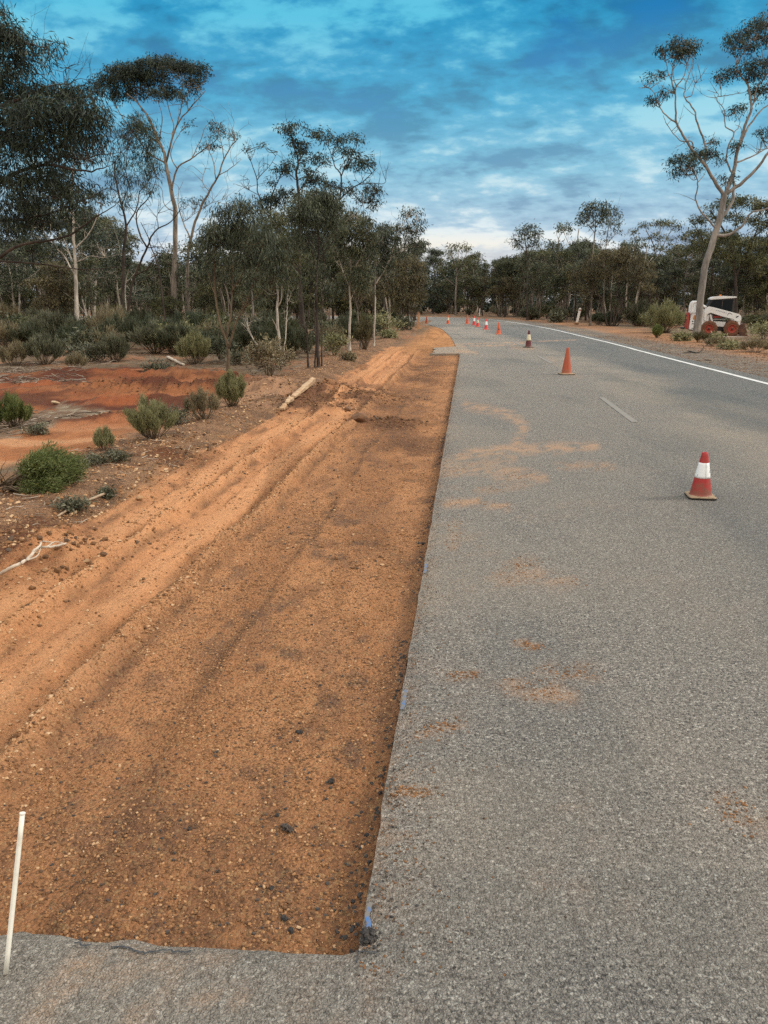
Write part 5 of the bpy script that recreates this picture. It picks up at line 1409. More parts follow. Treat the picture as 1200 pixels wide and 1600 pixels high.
hero('gum_tree', 'dark two stemmed tree with drooping sparse leaves left of the umbrella crowned gum', C1, ground_D(528),
     [([(570, 1584), (572, 1500), (575, 1350), (580, 1200), (590, 1060), (560, 920), (540, 830), (535, 760)], 3.6, 0.6, 0.8),
      ([(594, 1584), (600, 1480), (622, 1320), (690, 1160), (720, 1090), (800, 1040), (850, 980)], 3.4, 0.5, -1.0, 'own'), ([(690, 1160), (655, 1100), (640, 1000), (690, 930), (730, 850), (720, 760)], 1.8, 0.4, -0.5), ([(640, 1295), (690, 1260), (725, 1210), (742, 1185)], 1.6, 0.7, -0.5),
      ([(590, 1060), (640, 980), (655, 900), (700, 840), (690, 740)], 1.5, 0.4, 0.7), ([(770, 1590), (765, 1420), (740, 1250), (700, 1130), (660, 1040)], 2.2, 0.6, 0.6, 'own'), ([(575, 970), (600, 880), (590, 780), (610, 660)], 1.1, 0.35, 0.3), ([(640, 1000), (600, 960), (600, 900)], 0.8, 0.3, 0.3), ([(740, 1075), (740, 1000), (790, 950)], 0.8, 0.3, 0.4), ([(700, 1160), (760, 1160), (800, 1200)], 0.9, 0.3, 0.3)],
     [(640, 560, 46, 50, .4), (690, 620, 46, 60, .5), (715, 700, 40, 60, .5), (610, 690, 46, 60, .4), (560, 640, 40, 50, .3), (670, 740, 50, 70, .5), (710, 810, 40, 60, .5), (590, 790, 60, 60, .4), (650, 850, 60, 50, .4), (540, 830, 44, 50, .4), (620, 620, 40, 50, .4), (530, 740, 40, 50, .3), (520, 900, 40, 44, .3), (600, 920, 44, 40, .3), (690, 900, 40, 40, .3), (740, 780, 30, 50, .3), (560, 980, 36, 36, .2)],
     'dark', 'dark', 14, 0.85, 0.5, 5, 0.4, 46, 1.0, leafL=0.24, leafW=0.03, droop=1.4, twig=0.012)

# dark foliage reaching in from outside the left edge
hero('overhanging_gum', 'near dark gum reaching in from the left edge with long drooping leaves', C1, 13.0,
     [([(-420, 1935), (-400, 1500), (-360, 1200), (-330, 900), (-300, 600), (-260, 300), (-200, 60)], 17, 7, 0.2),
      ([(-330, 900), (-180, 880), (0, 855), (80, 812), (200, 772), (330, 792), (430, 800), (500, 780)], 6, 0.7, -1.2), ([(200, 772), (300, 735), (380, 745), (480, 722), (580, 720)], 2.4, 0.5, 0.8), ([(-340, 1100), (-150, 1040), (0, 1032), (150, 1020), (350, 960), (500, 880)], 4.5, 0.6, 0.9),
      ([(-370, 1250), (-150, 1230), (-20, 1210), (100, 1150), (300, 1110), (420, 1040), (540, 960)], 5, 0.7, -0.5), ([(-380, 1300), (-200, 1215), (0, 1225), (200, 1240), (400, 1265), (560, 1250)], 3.2, 0.5, 0.6), ([(-310, 700), (-150, 560), (0, 500), (120, 450), (250, 400), (330, 395)], 5, 0.6, 1.0),
      ([(-260, 300), (-120, 210), (0, 170), (120, 200), (230, 230)], 4, 0.5, -0.5), ([(-230, 150), (-100, 90), (0, 60), (50, 80)], 3, 0.4, 0.4), ([(-300, 620), (-100, 640), (60, 610), (220, 580), (380, 540), (440, 560)], 4, 0.5, -1.4), ([(310, 395), (300, 340), (330, 310), (370, 300)], 1.0, 0.3, 0.2), ([(320, 390), (370, 370), (440, 380)], 0.9, 0.3, 0.2), ([(330, 792), (345, 850), (390, 900), (400, 960)], 1.4, 0.4, 0.3)],
     [(-20, 130, 60, 60, .9), (20, 180, 70, 60, 1), (90, 200, 60, 50, .9), (160, 210, 50, 40, .6), (230, 240, 46, 50, .55), (210, 300, 40, 36, .35), (40, 280, 80, 70, 1.1), (-10, 370, 90, 60, 1.1), (90, 330, 60, 50, .8), (10, 60, 40, 50, .4),
      (60, 460, 110, 60, 1.4), (170, 430, 80, 50, 1.2), (270, 450, 80, 46, 1.3), (350, 440, 70, 46, 1.2), (430, 440, 50, 40, 1.1), (60, 560, 110, 60, 1.4), (180, 540, 90, 60, 1.3), (290, 540, 80, 60, 1.2), (390, 530, 70, 60, 1.0), (460, 560, 44, 60, .8), (30, 660, 100, 56, 1.3), (150, 650, 90, 56, 1.2), (270, 640, 80, 56, 1.0), (370, 620, 70, 56, .8), (440, 660, 50, 56, .7), (480, 610, 30, 40, .6), (60, 740, 90, 40, .9), (200, 720, 90, 40, .8), (330, 710, 70, 44, .6), (420, 730, 46, 40, .4),
      (60, 850, 100, 50, 1.1), (170, 850, 90, 56, 1.1), (270, 850, 70, 50, .9), (40, 950, 90, 50, 1.0), (160, 940, 90, 50, 1.1), (270, 930, 80, 50, .9), (350, 900, 60, 44, .6), (360, 980, 46, 44, .5), (60, 1040, 90, 36, .8), (190, 1030, 80, 36, .7), (310, 1020, 60, 36, .5), (30, 1090, 70, 26, .5), (420, 880, 44, 30, .4), (620, 600, 30, 50, .35)],
     'dark', 'dark', 15, 1.3, 0.34, 4, 0.6, 70, 0.45, leafL=0.115, leafW=0.016, droop=1.0, twig=0.004)

# trunks standing further back on the left
hero('gum_tree', 'straight gum with white peeled base and dark bark ribbons above', PX, ground_D(531),
     [([(122, 531), (121, 505), (119, 470), (118, 430), (116, 390), (114, 340), (112, 290), (116, 250)], 3.9, 1.2, 0.5), ([(118, 430), (100, 400), (80, 380), (60, 350)], 1.6, 0.5, 0.8), ([(116, 390), (135, 370), (150, 345), (160, 320)], 1.5, 0.5, -0.8), ([(114, 340), (95, 310), (80, 280)], 1.3, 0.4, 0.5), ([(121, 500), (130, 497), (134, 491)], 1.3, 0.7, -0.3), ([(117, 410), (140, 400), (165, 402), (190, 396)], 0.9, 0.3, -0.4)],
     [(60, 335, 26, 16), (85, 270, 28, 18), (118, 245, 26, 18), (150, 310, 22, 14), (100, 300, 24, 16), (130, 345, 24, 14, .8), (50, 370, 24, 13, .9), (160, 375, 20, 11, .7), (80, 385, 24, 12, .8)], 'white', 'dark', 16, 0.9, 0.5, 4, 0.5, 20, 0.9, leafL=0.17, leafW=0.045, twig=0.013)
hero('gum_tree', 'pinkish trunked gum near the left edge behind the yellow green shrub', PX, ground_D(515),
     [([(42, 516), (40, 490), (37, 465), (34, 440), (32, 420), (22, 390), (10, 360)], 3.4, 0.9, 0.5), ([(33, 425), (42, 400), (50, 375), (62, 352)], 1.8, 0.6, -0.8), ([(42, 503), (45, 490), (43, 478)], 1.6, 0.8, -0.3), ([(30, 412), (5, 400), (-20, 380)], 1.2, 0.5, 0.4)],
     [(5, 350, 26, 15), (40, 360, 24, 14), (65, 345, 22, 12), (-20, 375, 26, 14), (20, 385, 26, 12), (60, 385, 22, 11, .8), (85, 395, 20, 10, .7)], 'salmon', 'olive', 17, 0.9, 0.4, 4, 0.5, 16, 0.9, leafL=0.19, leafW=0.05, twig=0.013)
hero('gum_tree', 'white curving trunk with a second thin white stem, deep among the left shrubs', PX, ground_D(507),
     [([(64, 507), (65, 485), (68, 466), (74, 450), (80, 440), (92, 428)], 2.7, 1.0, 0.5), ([(72, 492), (72, 470), (74, 456)], 1.2, 0.8, 0.6, 'own'), ([(68, 462), (63, 446), (56, 430), (50, 410)], 1.3, 0.5, -0.5), ([(80, 440), (82, 420), (78, 400)], 1.0, 0.4, 0.5), ([(90, 430), (105, 415), (115, 400)], 1.0, 0.4, -0.4)],
     [(48, 405, 20, 11), (78, 395, 22, 11), (112, 395, 22, 10), (95, 412, 18, 9, .8), (60, 425, 16, 8, .7)], 'white', 'dark', 18, 0.9, 0.5, 3, 0.4, 20, 1.0, leafL=0.2, leafW=0.055, twig=0.014)
hero('gum_tree', 'short white trunk under a flat yellow green crown', PX, ground_D(506),
     [([(144, 506), (145, 480), (146, 450), (150, 420), (160, 395), (172, 372)], 2.4, 0.7, 0.5), ([(147, 445), (135, 415), (130, 385)], 1.4, 0.5, 0.6), ([(152, 414), (180, 390), (196, 376)], 1.1, 0.4, -0.5), ([(153, 503), (152, 480), (150, 470)], 1.2, 0.7, 0.5, 'own'), ([(134, 410), (112, 395), (100, 380)], 0.9, 0.4, 0.3)],
     [(150, 352, 26, 9, 1.2), (176, 360, 24, 9, 1.2), (196, 372, 18, 7, 1.1), (130, 365, 22, 9, 1.1), (165, 345, 22, 8, 1.1), (110, 372, 18, 8, .9), (208, 376, 10, 5, .8)], 'white', 'olive', 19, 1.0, 0.62, 3, 0.4, 26, 1.0, leafL=0.2, leafW=0.055, twig=0.014)

# the clump in the middle
hero('young_gum', 'near young gum with a full hanging crown standing right behind the broom bush', C2, ground_D(585),
     [([(170, 1245), (170, 1180), (168, 1100), (130, 1000), (112, 880), (105, 750), (110, 620), (150, 520)], 3.4, 0.6, 0.5), ([(170, 1130), (210, 1000), (260, 900), (290, 800), (320, 690), (340, 600)], 2.4, 0.5, -0.6), ([(170, 1085), (182, 960), (188, 860), (195, 700), (210, 560), (240, 470)], 2.2, 0.5, 0.5), ([(240, 940), (330, 860), (390, 780)], 1.3, 0.4, -0.4), ([(115, 880), (70, 760), (60, 660)], 1.2, 0.4, 0.4), ([(188, 860), (250, 740), (270, 600)], 1.3, 0.4, -0.3), ([(182, 990), (230, 940), (240, 900)], 0.9, 0.4, 0.2)],
     [(100, 560, 60, 46, .9), (150, 490, 54, 40, .9), (215, 455, 56, 36, 1), (260, 480, 50, 40, 1), (300, 530, 52, 44, 1.2), (200, 540, 64, 46, 1.2), (130, 620, 62, 46, 1), (80, 650, 48, 44, .9), (220, 620, 64, 50, 1.2), (300, 620, 56, 50, 1.3), (350, 590, 44, 44, 1.2), (60, 720, 40, 36, .6), (140, 710, 56, 44, .9), (250, 710, 60, 46, 1.1), (340, 690, 54, 50, 1.2), (390, 680, 44, 50, 1.1), (420, 750, 40, 46, .9), (360, 780, 54, 40, .9), (280, 800, 54, 36, .6), (180, 790, 50, 34, .45), (60, 590, 36, 30, .6), (330, 480, 30, 30, .6), (240, 870, 50, 30, .35), (300, 900, 50, 30, .35), (120, 800, 40, 26, .3), (420, 830, 30, 30, .4)],
     'stem', 'grey', 20, 1.1, 0.42, 3, 0.4, 40, 0.35, leafL=0.15, leafW=0.021, droop=1.4, twig=0.005)
hero('mallee_tree', 'slim white stemmed mallee with a split trunk right of the near young gum', C2, ground_D(569),
     [([(416, 1200), (410, 1120), (405, 1050), (398, 960), (402, 880), (395, 780), (380, 680), (390, 560)], 3.2, 0.6, 0.6), ([(430, 1185), (432, 1120), (440, 1050), (445, 960), (450, 860), (470, 740)], 1.5, 0.5, 0.6, 'own'), ([(405, 1050), (385, 1000), (375, 985)], 1.1, 0.5, -0.2), ([(404, 930), (420, 890), (425, 820), (450, 700)], 1.6, 0.4, -0.4), ([(355, 1188), (320, 1130), (280, 1070), (262, 1020), (258, 985)], 1.6, 0.8, 0.4, 'own'), ([(280, 1068), (262, 1040), (235, 1000)], 0.9, 0.4, 0.2)],
     [(380, 560, 50, 44), (420, 620, 56, 50), (450, 700, 50, 50), (380, 680, 54, 50), (480, 620, 44, 46), (430, 780, 50, 40, .8), (370, 790, 44, 36, .6), (470, 800, 40, 40, .7), (410, 520, 44, 36), (460, 880, 36, 30, .4), (350, 860, 36, 26, .3)],
     'white', 'olive', 21, 1.2, 0.40, 3, 0.4, 30, 0.45, leafL=0.125, leafW=0.019, droop=1.2, twig=0.006)
hero('mallee_tree', 'dark bundle of thin trunks under a rounded grey green crown at the verge', C2, ground_D(577.5),
     [([(592, 1226), (590, 1150), (585, 1000), (583, 880), (586, 760), (594, 640), (590, 540), (600, 450)], 3.0, 0.6, 0.4), ([(572, 1236), (576, 1190), (580, 1100), (576, 1000), (570, 900)], 2.2, 0.8, 0.4, 'own'), ([(545, 1190), (540, 1130), (538, 1050), (520, 1020), (480, 980), (440, 910)], 2.2, 0.5, 0.3, 'own'), ([(538, 1050), (548, 940), (555, 820), (540, 700)], 1.5, 0.4, 0.4), ([(606, 1195), (608, 1100), (606, 980), (612, 860), (620, 720), (640, 600)], 1.5, 0.4, 0.5, 'own'), ([(586, 760), (560, 660), (530, 560), (520, 480)], 1.3, 0.4, -0.4), ([(594, 640), (640, 560), (660, 480)], 1.2, 0.4, 0.4), ([(588, 700), (650, 640), (680, 560)], 1.0, 0.4, -0.4)],
     [(520, 450, 54, 44, 1.1), (580, 420, 62, 40, 1.2), (640, 420, 54, 42, 1.2), (680, 470, 40, 44, 1), (550, 500, 62, 46, 1.2), (620, 490, 62, 46, 1.2), (500, 520, 40, 40, .9), (580, 560, 56, 36, .8), (660, 540, 46, 40, .9), (510, 590, 44, 40, .6), (540, 660, 44, 44, .5), (630, 640, 40, 44, .5), (570, 750, 44, 50, .35), (620, 780, 40, 50, .4), (540, 820, 40, 44, .35), (650, 860, 44, 44, .4), (600, 480, 70, 40, 1)],
     'dark', 'grey', 22, 1.25, 0.36, 3, 0.4, 50, 0.5, leafL=0.13, leafW=0.018, droop=1.3, twig=0.006)
hero('gum_tree', 'tall open gum behind the middle clump, bunches of leaves on bare limbs above it', C2, ground_D(541),
     [([(520, 1112), (515, 950), (505, 800), (500, 640), (505, 520), (498, 385), (490, 310), (495, 240), (475, 170), (460, 105)], 4.2, 0.6, 0.4), ([(505, 700), (560, 600), (620, 520), (690, 430), (730, 390), (800, 340), (865, 280)], 2.6, 0.5, -0.8), ([(690, 430), (700, 320), (670, 270), (660, 200), (690, 140)], 1.8, 0.4, 0.8), ([(690, 320), (720, 270), (760, 200), (785, 140)], 1.2, 0.4, -0.5), ([(780, 360), (840, 350), (900, 350), (910, 330)], 0.9, 0.35, -0.5), ([(505, 800), (440, 640), (370, 520), (335, 470), (310, 400), (300, 320), (270, 230), (240, 170)], 2.4, 0.4, 1.0),
      ([(370, 520), (370, 430), (390, 370), (430, 290), (450, 250)], 1.6, 0.4, -0.6), ([(300, 330), (330, 300), (370, 260), (400, 200)], 0.9, 0.3, 0.4), ([(520, 380), (560, 310), (620, 250)], 1.2, 0.4, 0.4), ([(495, 250), (530, 200), (540, 150)], 0.9, 0.3, 0.4), ([(665, 230), (640, 180), (600, 135)], 0.9, 0.3, 0.3), ([(745, 385), (800, 440), (840, 430), (870, 390)], 0.9, 0.35, 0.4), ([(310, 400), (270, 380), (260, 330)], 0.7, 0.3, 0.3), ([(490, 330), (450, 300), (420, 290)], 0.8, 0.3, -0.3)],
     [(430, 105, 34, 24), (480, 90, 46, 24), (480, 160, 34, 26), (530, 180, 38, 28), (500, 212, 34, 26), (420, 290, 34, 30), (460, 275, 34, 30), (540, 292, 30, 22), (570, 125, 30, 20), (620, 132, 48, 30), (700, 150, 40, 26), (770, 140, 36, 24), (600, 238, 46, 30), (750, 212, 42, 28), (760, 255, 46, 30), (815, 258, 42, 34), (590, 330, 50, 28), (550, 335, 40, 26), (640, 365, 42, 26), (720, 380, 42, 28), (840, 380, 42, 36), (800, 425, 36, 26, .8), (855, 435, 36, 26), (690, 200, 36, 24, .6), (540, 240, 30, 24, .5), (280, 190, 30, 20, .35), (330, 170, 24, 18, .35), (370, 340, 30, 24, .5), (350, 450, 60, 40, 1), (400, 420, 60, 36, 1.1), (450, 400, 50, 30, 1)],
     'dark', 'dark', 23, 0.95, 0.5, 4, 0.5, 50, 0.75, leafL=0.14, leafW=0.036, twig=0.011)
hero('mallee_tree', 'dark green round crowned tree on a black and white banded trunk', C2, ground_D(551),
     [([(740, 1145), (738, 1050), (742, 950), (740, 850), (745, 760), (742, 660), (760, 560)], 2.3, 0.5, 0.3), ([(742, 830), (700, 740), (680, 640), (690, 560)], 1.3, 0.4, 0.5), ([(744, 780), (790, 700), (820, 610), (810, 540)], 1.3, 0.4, -0.5), ([(740, 900), (770, 840), (790, 790)], 0.8, 0.3, 0.2)],
     [(700, 540, 50, 40, 1.2), (760, 510, 56, 36, 1.2), (810, 545, 46, 42, 1.2), (740, 590, 66, 46, 1.3), (680, 600, 46, 44, 1.1), (820, 610, 44, 46, 1.2), (720, 660, 50, 40, .8), (790, 670, 50, 44, 1), (830, 690, 34, 40, .8), (780, 780, 60, 50, 1), (730, 800, 50, 40, .8), (800, 840, 44, 40, .8), (690, 700, 40, 36, .5), (660, 640, 30, 40, .6)],
     'white', 'mallee', 24, 1.3, 0.45, 3, 0.3, 16, 0.6, leafL=0.15, leafW=0.028, droop=1.2, twig=0.008)
hero('mallee_tree', 'short pale leaning stem under bronze leaves between two white stemmed trees', C2, ground_D(547),
     [([(791, 1130), (786, 1060), (778, 980), (772, 920), (760, 860)], 1.9, 0.6, 0.2), ([(775, 950), (800, 900), (830, 870)], 0.9, 0.3, -0.3), ([(772, 920), (790, 850), (785, 800)], 0.9, 0.3, 0.3)],
     [(760, 850, 44, 34), (800, 870, 44, 30), (830, 860, 40, 30, .8), (740, 890, 34, 26, .6), (785, 810, 44, 34)], 'grey', 'bronze', 25, 0.9, 0.5, 3, 0.3, 14, 0.5, leafL=0.15, leafW=0.026, droop=1.2, twig=0.008)
hero('mallee_tree', 'slim straight white stem nearest the road edge with a thin grey crown', C2, ground_D(544),
     [([(852, 1120), (853, 1050), (857, 960), (858, 870), (860, 800), (865, 720), (890, 640)], 1.9, 0.5, 0.2), ([(859, 820), (900, 760), (930, 690), (970, 580), (1000, 520), (1030, 495)], 1.6, 0.4, 0.6), ([(930, 690), (990, 660), (1050, 640)], 0.8, 0.3, 0.3), ([(970, 580), (1020, 550), (1060, 530)], 0.8, 0.3, -0.3), ([(858, 880), (840, 820), (830, 780)], 0.7, 0.3, 0.2)],
     [(900, 600, 46, 40, .9), (870, 660, 46, 40, .9), (930, 620, 46, 44, 1), (890, 700, 50, 40, 1), (950, 690, 46, 40, .8), (860, 750, 40, 34, .6), (920, 770, 44, 34, .6), (1000, 490, 36, 22, .7), (1045, 480, 30, 18, .7), (1065, 520, 20, 20, .8), (1050, 560, 34, 26, .8), (1035, 600, 36, 28, .8), (1060, 640, 24, 28, .8), (990, 560, 34, 30, .6), (960, 570, 30, 30, .5), (885, 560, 30, 24, .5)],
     'white', 'grey', 26, 1.15, 0.35, 3, 0.3, 30, 0.6, leafL=0.15, leafW=0.034, droop=1.0, twig=0.009)
hero('mallee_tree', 'pair of dark thin trunks with a bronze tinged crown beside the tan post', C2, ground_D(517),
     [([(985, 1042), (988, 960), (985, 880), (975, 800), (960, 730)], 2.0, 0.6, 0.3), ([(1010, 1034), (1010, 960), (1015, 880), (1030, 800), (1050, 740)], 2.0, 0.6, 0.4, 'own'), ([(985, 900), (950, 840), (930, 790)], 1.0, 0.4, 0.4), ([(1014, 900), (1040, 860), (1060, 830)], 0.9, 0.4, -0.3), ([(965, 1040), (968, 980), (960, 900)], 1.2, 0.5, 0.3, 'own')],
     [(960, 740, 46, 36), (1010, 720, 50, 36), (1060, 730, 34, 32, .9), (930, 800, 44, 36), (980, 800, 50, 40), (1040, 810, 44, 40), (1070, 800, 26, 40), (930, 870, 44, 36), (990, 880, 50, 40), (1045, 880, 44, 40), (960, 940, 40, 30, .7), (1030, 940, 40, 30, .7), (1075, 870, 20, 30)],
     'dark', 'bronze', 27, 1.2, 0.4, 3, 0.3, 14, 0.8, leafL=0.2, leafW=0.045, droop=1.0, twig=0.012)

# landmark crowns of the tree line across the road
hero('gum_tree', 'open umbrella crowned gum above the tree line straight down the road', PX, 112,
     [([(712, 491), (712, 465), (713, 440), (714, 422), (708, 405), (702, 394)], 1.6, 0.6, 1.0), ([(713, 432), (722, 412), (728, 398), (730, 390)], 0.9, 0.4, -1.0), ([(714, 422), (716, 402), (716, 390)], 0.8, 0.4, 0.5), ([(713, 440), (736, 425), (746, 410)], 0.8, 0.3, -1.0), ([(713, 446), (692, 430), (686, 418)], 0.8, 0.3, 1.0)],
     [(705, 390, 9, 5), (718, 385, 12, 5), (731, 388, 10, 5), (746, 398, 9, 5), (750, 408, 8, 5), (700, 396, 8, 4), (690, 412, 8, 6), (706, 414, 10, 5), (724, 412, 9, 5), (738, 416, 10, 6), (684, 424, 10, 8), (728, 426, 12, 6), (743, 400, 8, 4)], 'grey', 'olive', 31, 0.9, 0.4, 2, 0.2, leafL=0.36, leafW=0.10, twig=0.02)
hero('gum_tree', 'tall slim gum with a small round crown on a dark trunk beyond the bend', PX, 82,
     [([(824, 502), (823, 470), (824, 440), (824, 410), (822, 385), (818, 365)], 1.5, 0.6, 0.5), ([(824, 405), (832, 385), (836, 370)], 0.8, 0.4, -0.6), ([(823, 395), (812, 382), (806, 374)], 0.8, 0.4, 0.6)],
     [(806, 376, 9, 8), (815, 362, 10, 8), (828, 356, 11, 6), (838, 366, 9, 8), (824, 372, 12, 8), (832, 384, 9, 6), (812, 384, 8, 5, .6), (828, 398, 10, 5, .7), (840, 378, 6, 8, .7)], 'dark', 'grey', 32, 0.85, 0.35, 2, 0.2, 10, 1.4, leafL=0.28, leafW=0.075, twig=0.016)
hero('gum_tree', 'tallest thin gum of the tree line with a round grey crown', PX, 64,
     [([(922, 507), (924, 470), (925, 430), (927, 390), (930, 360), (930, 340)], 1.6, 0.6, 0.5), ([(929, 365), (918, 350), (912, 342)], 0.8, 0.4, 0.6), ([(930, 355), (940, 340), (944, 330)], 0.8, 0.4, -0.6)],
     [(912, 342, 10, 9), (922, 328, 13, 9), (936, 322, 14, 7), (946, 332, 11, 10), (930, 338, 15, 9), (940, 346, 12, 7, .8), (906, 348, 6, 6, .7), (928, 352, 8, 5, .6)], 'grey', 'grey', 33, 0.9, 0.4, 2, 0.2, 8, 1.2, leafL=0.24, leafW=0.065, twig=0.014)
hero('gum_tree', 'thin gum with a sparse trailing crown touching the tallest thin gum of the tree line', PX, 66,
     [([(940, 506), (943, 470), (944, 430), (946, 390), (950, 360), (955, 340)], 1.2, 0.5, 0.5), ([(947, 385), (958, 370), (965, 362)], 0.6, 0.3, -0.4), ([(945, 400), (938, 385), (940, 372)], 0.6, 0.3, 0.4)],
     [(952, 328, 10, 8, .7), (962, 336, 8, 9, .6), (958, 350, 9, 9, .55), (966, 360, 6, 7, .5), (950, 360, 8, 8, .4), (948, 378, 9, 6, .5), (968, 342, 5, 7, .5)], 'grey', 'grey', 34, 0.9, 0.4, 2, 0.2, 16, 1.4, leafL=0.24, leafW=0.06, twig=0.014)
hero('gum_tree', 'wide tiered umbrella gum above the bronze crowned fan of stems', PX, 92,
     [([(1016, 500), (1017, 460), (1020, 425), (1024, 400), (1020, 380), (1010, 360)], 1.6, 0.6, 1.0), ([(1021, 412), (1036, 385), (1046, 365), (1056, 354)], 1.0, 0.4, -1.0), ([(1023, 400), (1030, 375), (1032, 355)], 0.9, 0.4, 0.6), ([(1019, 430), (1003, 400), (995, 380), (988, 362)], 0.9, 0.4, 1.2), ([(1026, 402), (1044, 398), (1060, 385), (1070, 372)], 0.7, 0.3, -0.8)],
     [(1010, 352, 12, 4), (1028, 347, 15, 4), (1048, 348, 12, 4), (1060, 354, 9, 4), (990, 361, 8, 4), (1000, 374, 10, 4), (1022, 371, 13, 4), (1044, 372, 12, 4), (1068, 370, 8, 3), (1010, 384, 12, 4), (1034, 386, 13, 4), (1050, 384, 8, 4), (1026, 362, 9, 3, .7), (1018, 402, 12, 6), (1038, 350, 10, 3)], 'grey', 'olive', 35, 0.95, 0.62, 2, 0.2, 8, 1.4, leafL=0.3, leafW=0.085, twig=0.018)
hero('gum_tree', 'broad layered gum behind the tall leaning gum', PX, 66,
     [([(1150, 505), (1150, 460), (1148, 420), (1140, 380), (1125, 350), (1110, 330)], 3.2, 0.8, 1.0), ([(1149, 430), (1170, 390), (1185, 350), (1190, 320)], 2.0, 0.6, -1.0), ([(1142, 385), (1150, 350), (1150, 325)], 1.3, 0.5, 0.6), ([(1146, 410), (1115, 385), (1095, 370), (1085, 350)], 1.4, 0.5, 1.2), ([(1180, 370), (1210, 345), (1230, 330)], 1.2, 0.5, 0.6)],
     [(1120, 322, 20, 8, 1.1), (1145, 315, 22, 9, 1.2), (1172, 318, 22, 9, 1.2), (1195, 325, 22, 10, 1.2), (1220, 330, 22, 12, 1.2), (1090, 345, 12, 6), (1110, 340, 18, 7), (1140, 340, 22, 8), (1168, 345, 22, 9), (1195, 352, 22, 10), (1095, 382, 18, 8), (1112, 372, 18, 8), (1078, 388, 12, 6), (1140, 372, 22, 9), (1165, 380, 24, 10), (1190, 385, 22, 12), (1120, 395, 22, 10), (1150, 405, 24, 12), (1185, 412, 26, 14), (1086, 342, 8, 5, .8), (1215, 380, 24, 16), (1230, 410, 24, 16)], 'dark', 'olive', 36, 1.0, 0.45, 3, 0.3, 10, 1.2, leafL=0.24, leafW=0.065, twig=0.016)
hero('mallee_tree', 'fan of dark leaning stems under a wide bronze crown beside the leaning white post', PX, ground_D(509),
     [([(954, 510), (955, 480), (952, 450), (945, 420)], 1.7, 0.6, 0.5), ([(957, 510), (966, 485), (980, 460), (1000, 440), (1018, 425)], 1.8, 0.6, -0.6, 'own'), ([(960, 510), (975, 478), (990, 450), (998, 425)], 1.5, 0.5, 0.6, 'own'), ([(950, 510), (942, 480), (930, 450), (920, 430)], 1.5, 0.5, 0.6, 'own'), ([(958, 505), (962, 470), (966, 440), (968, 415)], 1.3, 0.5, -0.6), ([(962, 510), (985, 488), (1003, 470), (1010, 455)], 1.0, 0.4, -0.8, 'own')],
     [(905, 430, 16, 12), (925, 415, 18, 13), (945, 405, 20, 13), (965, 400, 20, 13), (985, 408, 20, 13), (1005, 418, 18, 13), (935, 432, 20, 12), (960, 425, 22, 13), (985, 432, 20, 12), (1015, 432, 14, 10), (900, 450, 14, 10), (920, 446, 16, 10, .8), (980, 395, 14, 8), (995, 400, 12, 9), (1010, 450, 14, 9, .7)], 'dark', 'bronze', 37, 1.1, 0.4, 3, 0.3, 30, 0.9, leafL=0.2, leafW=0.05, twig=0.016)

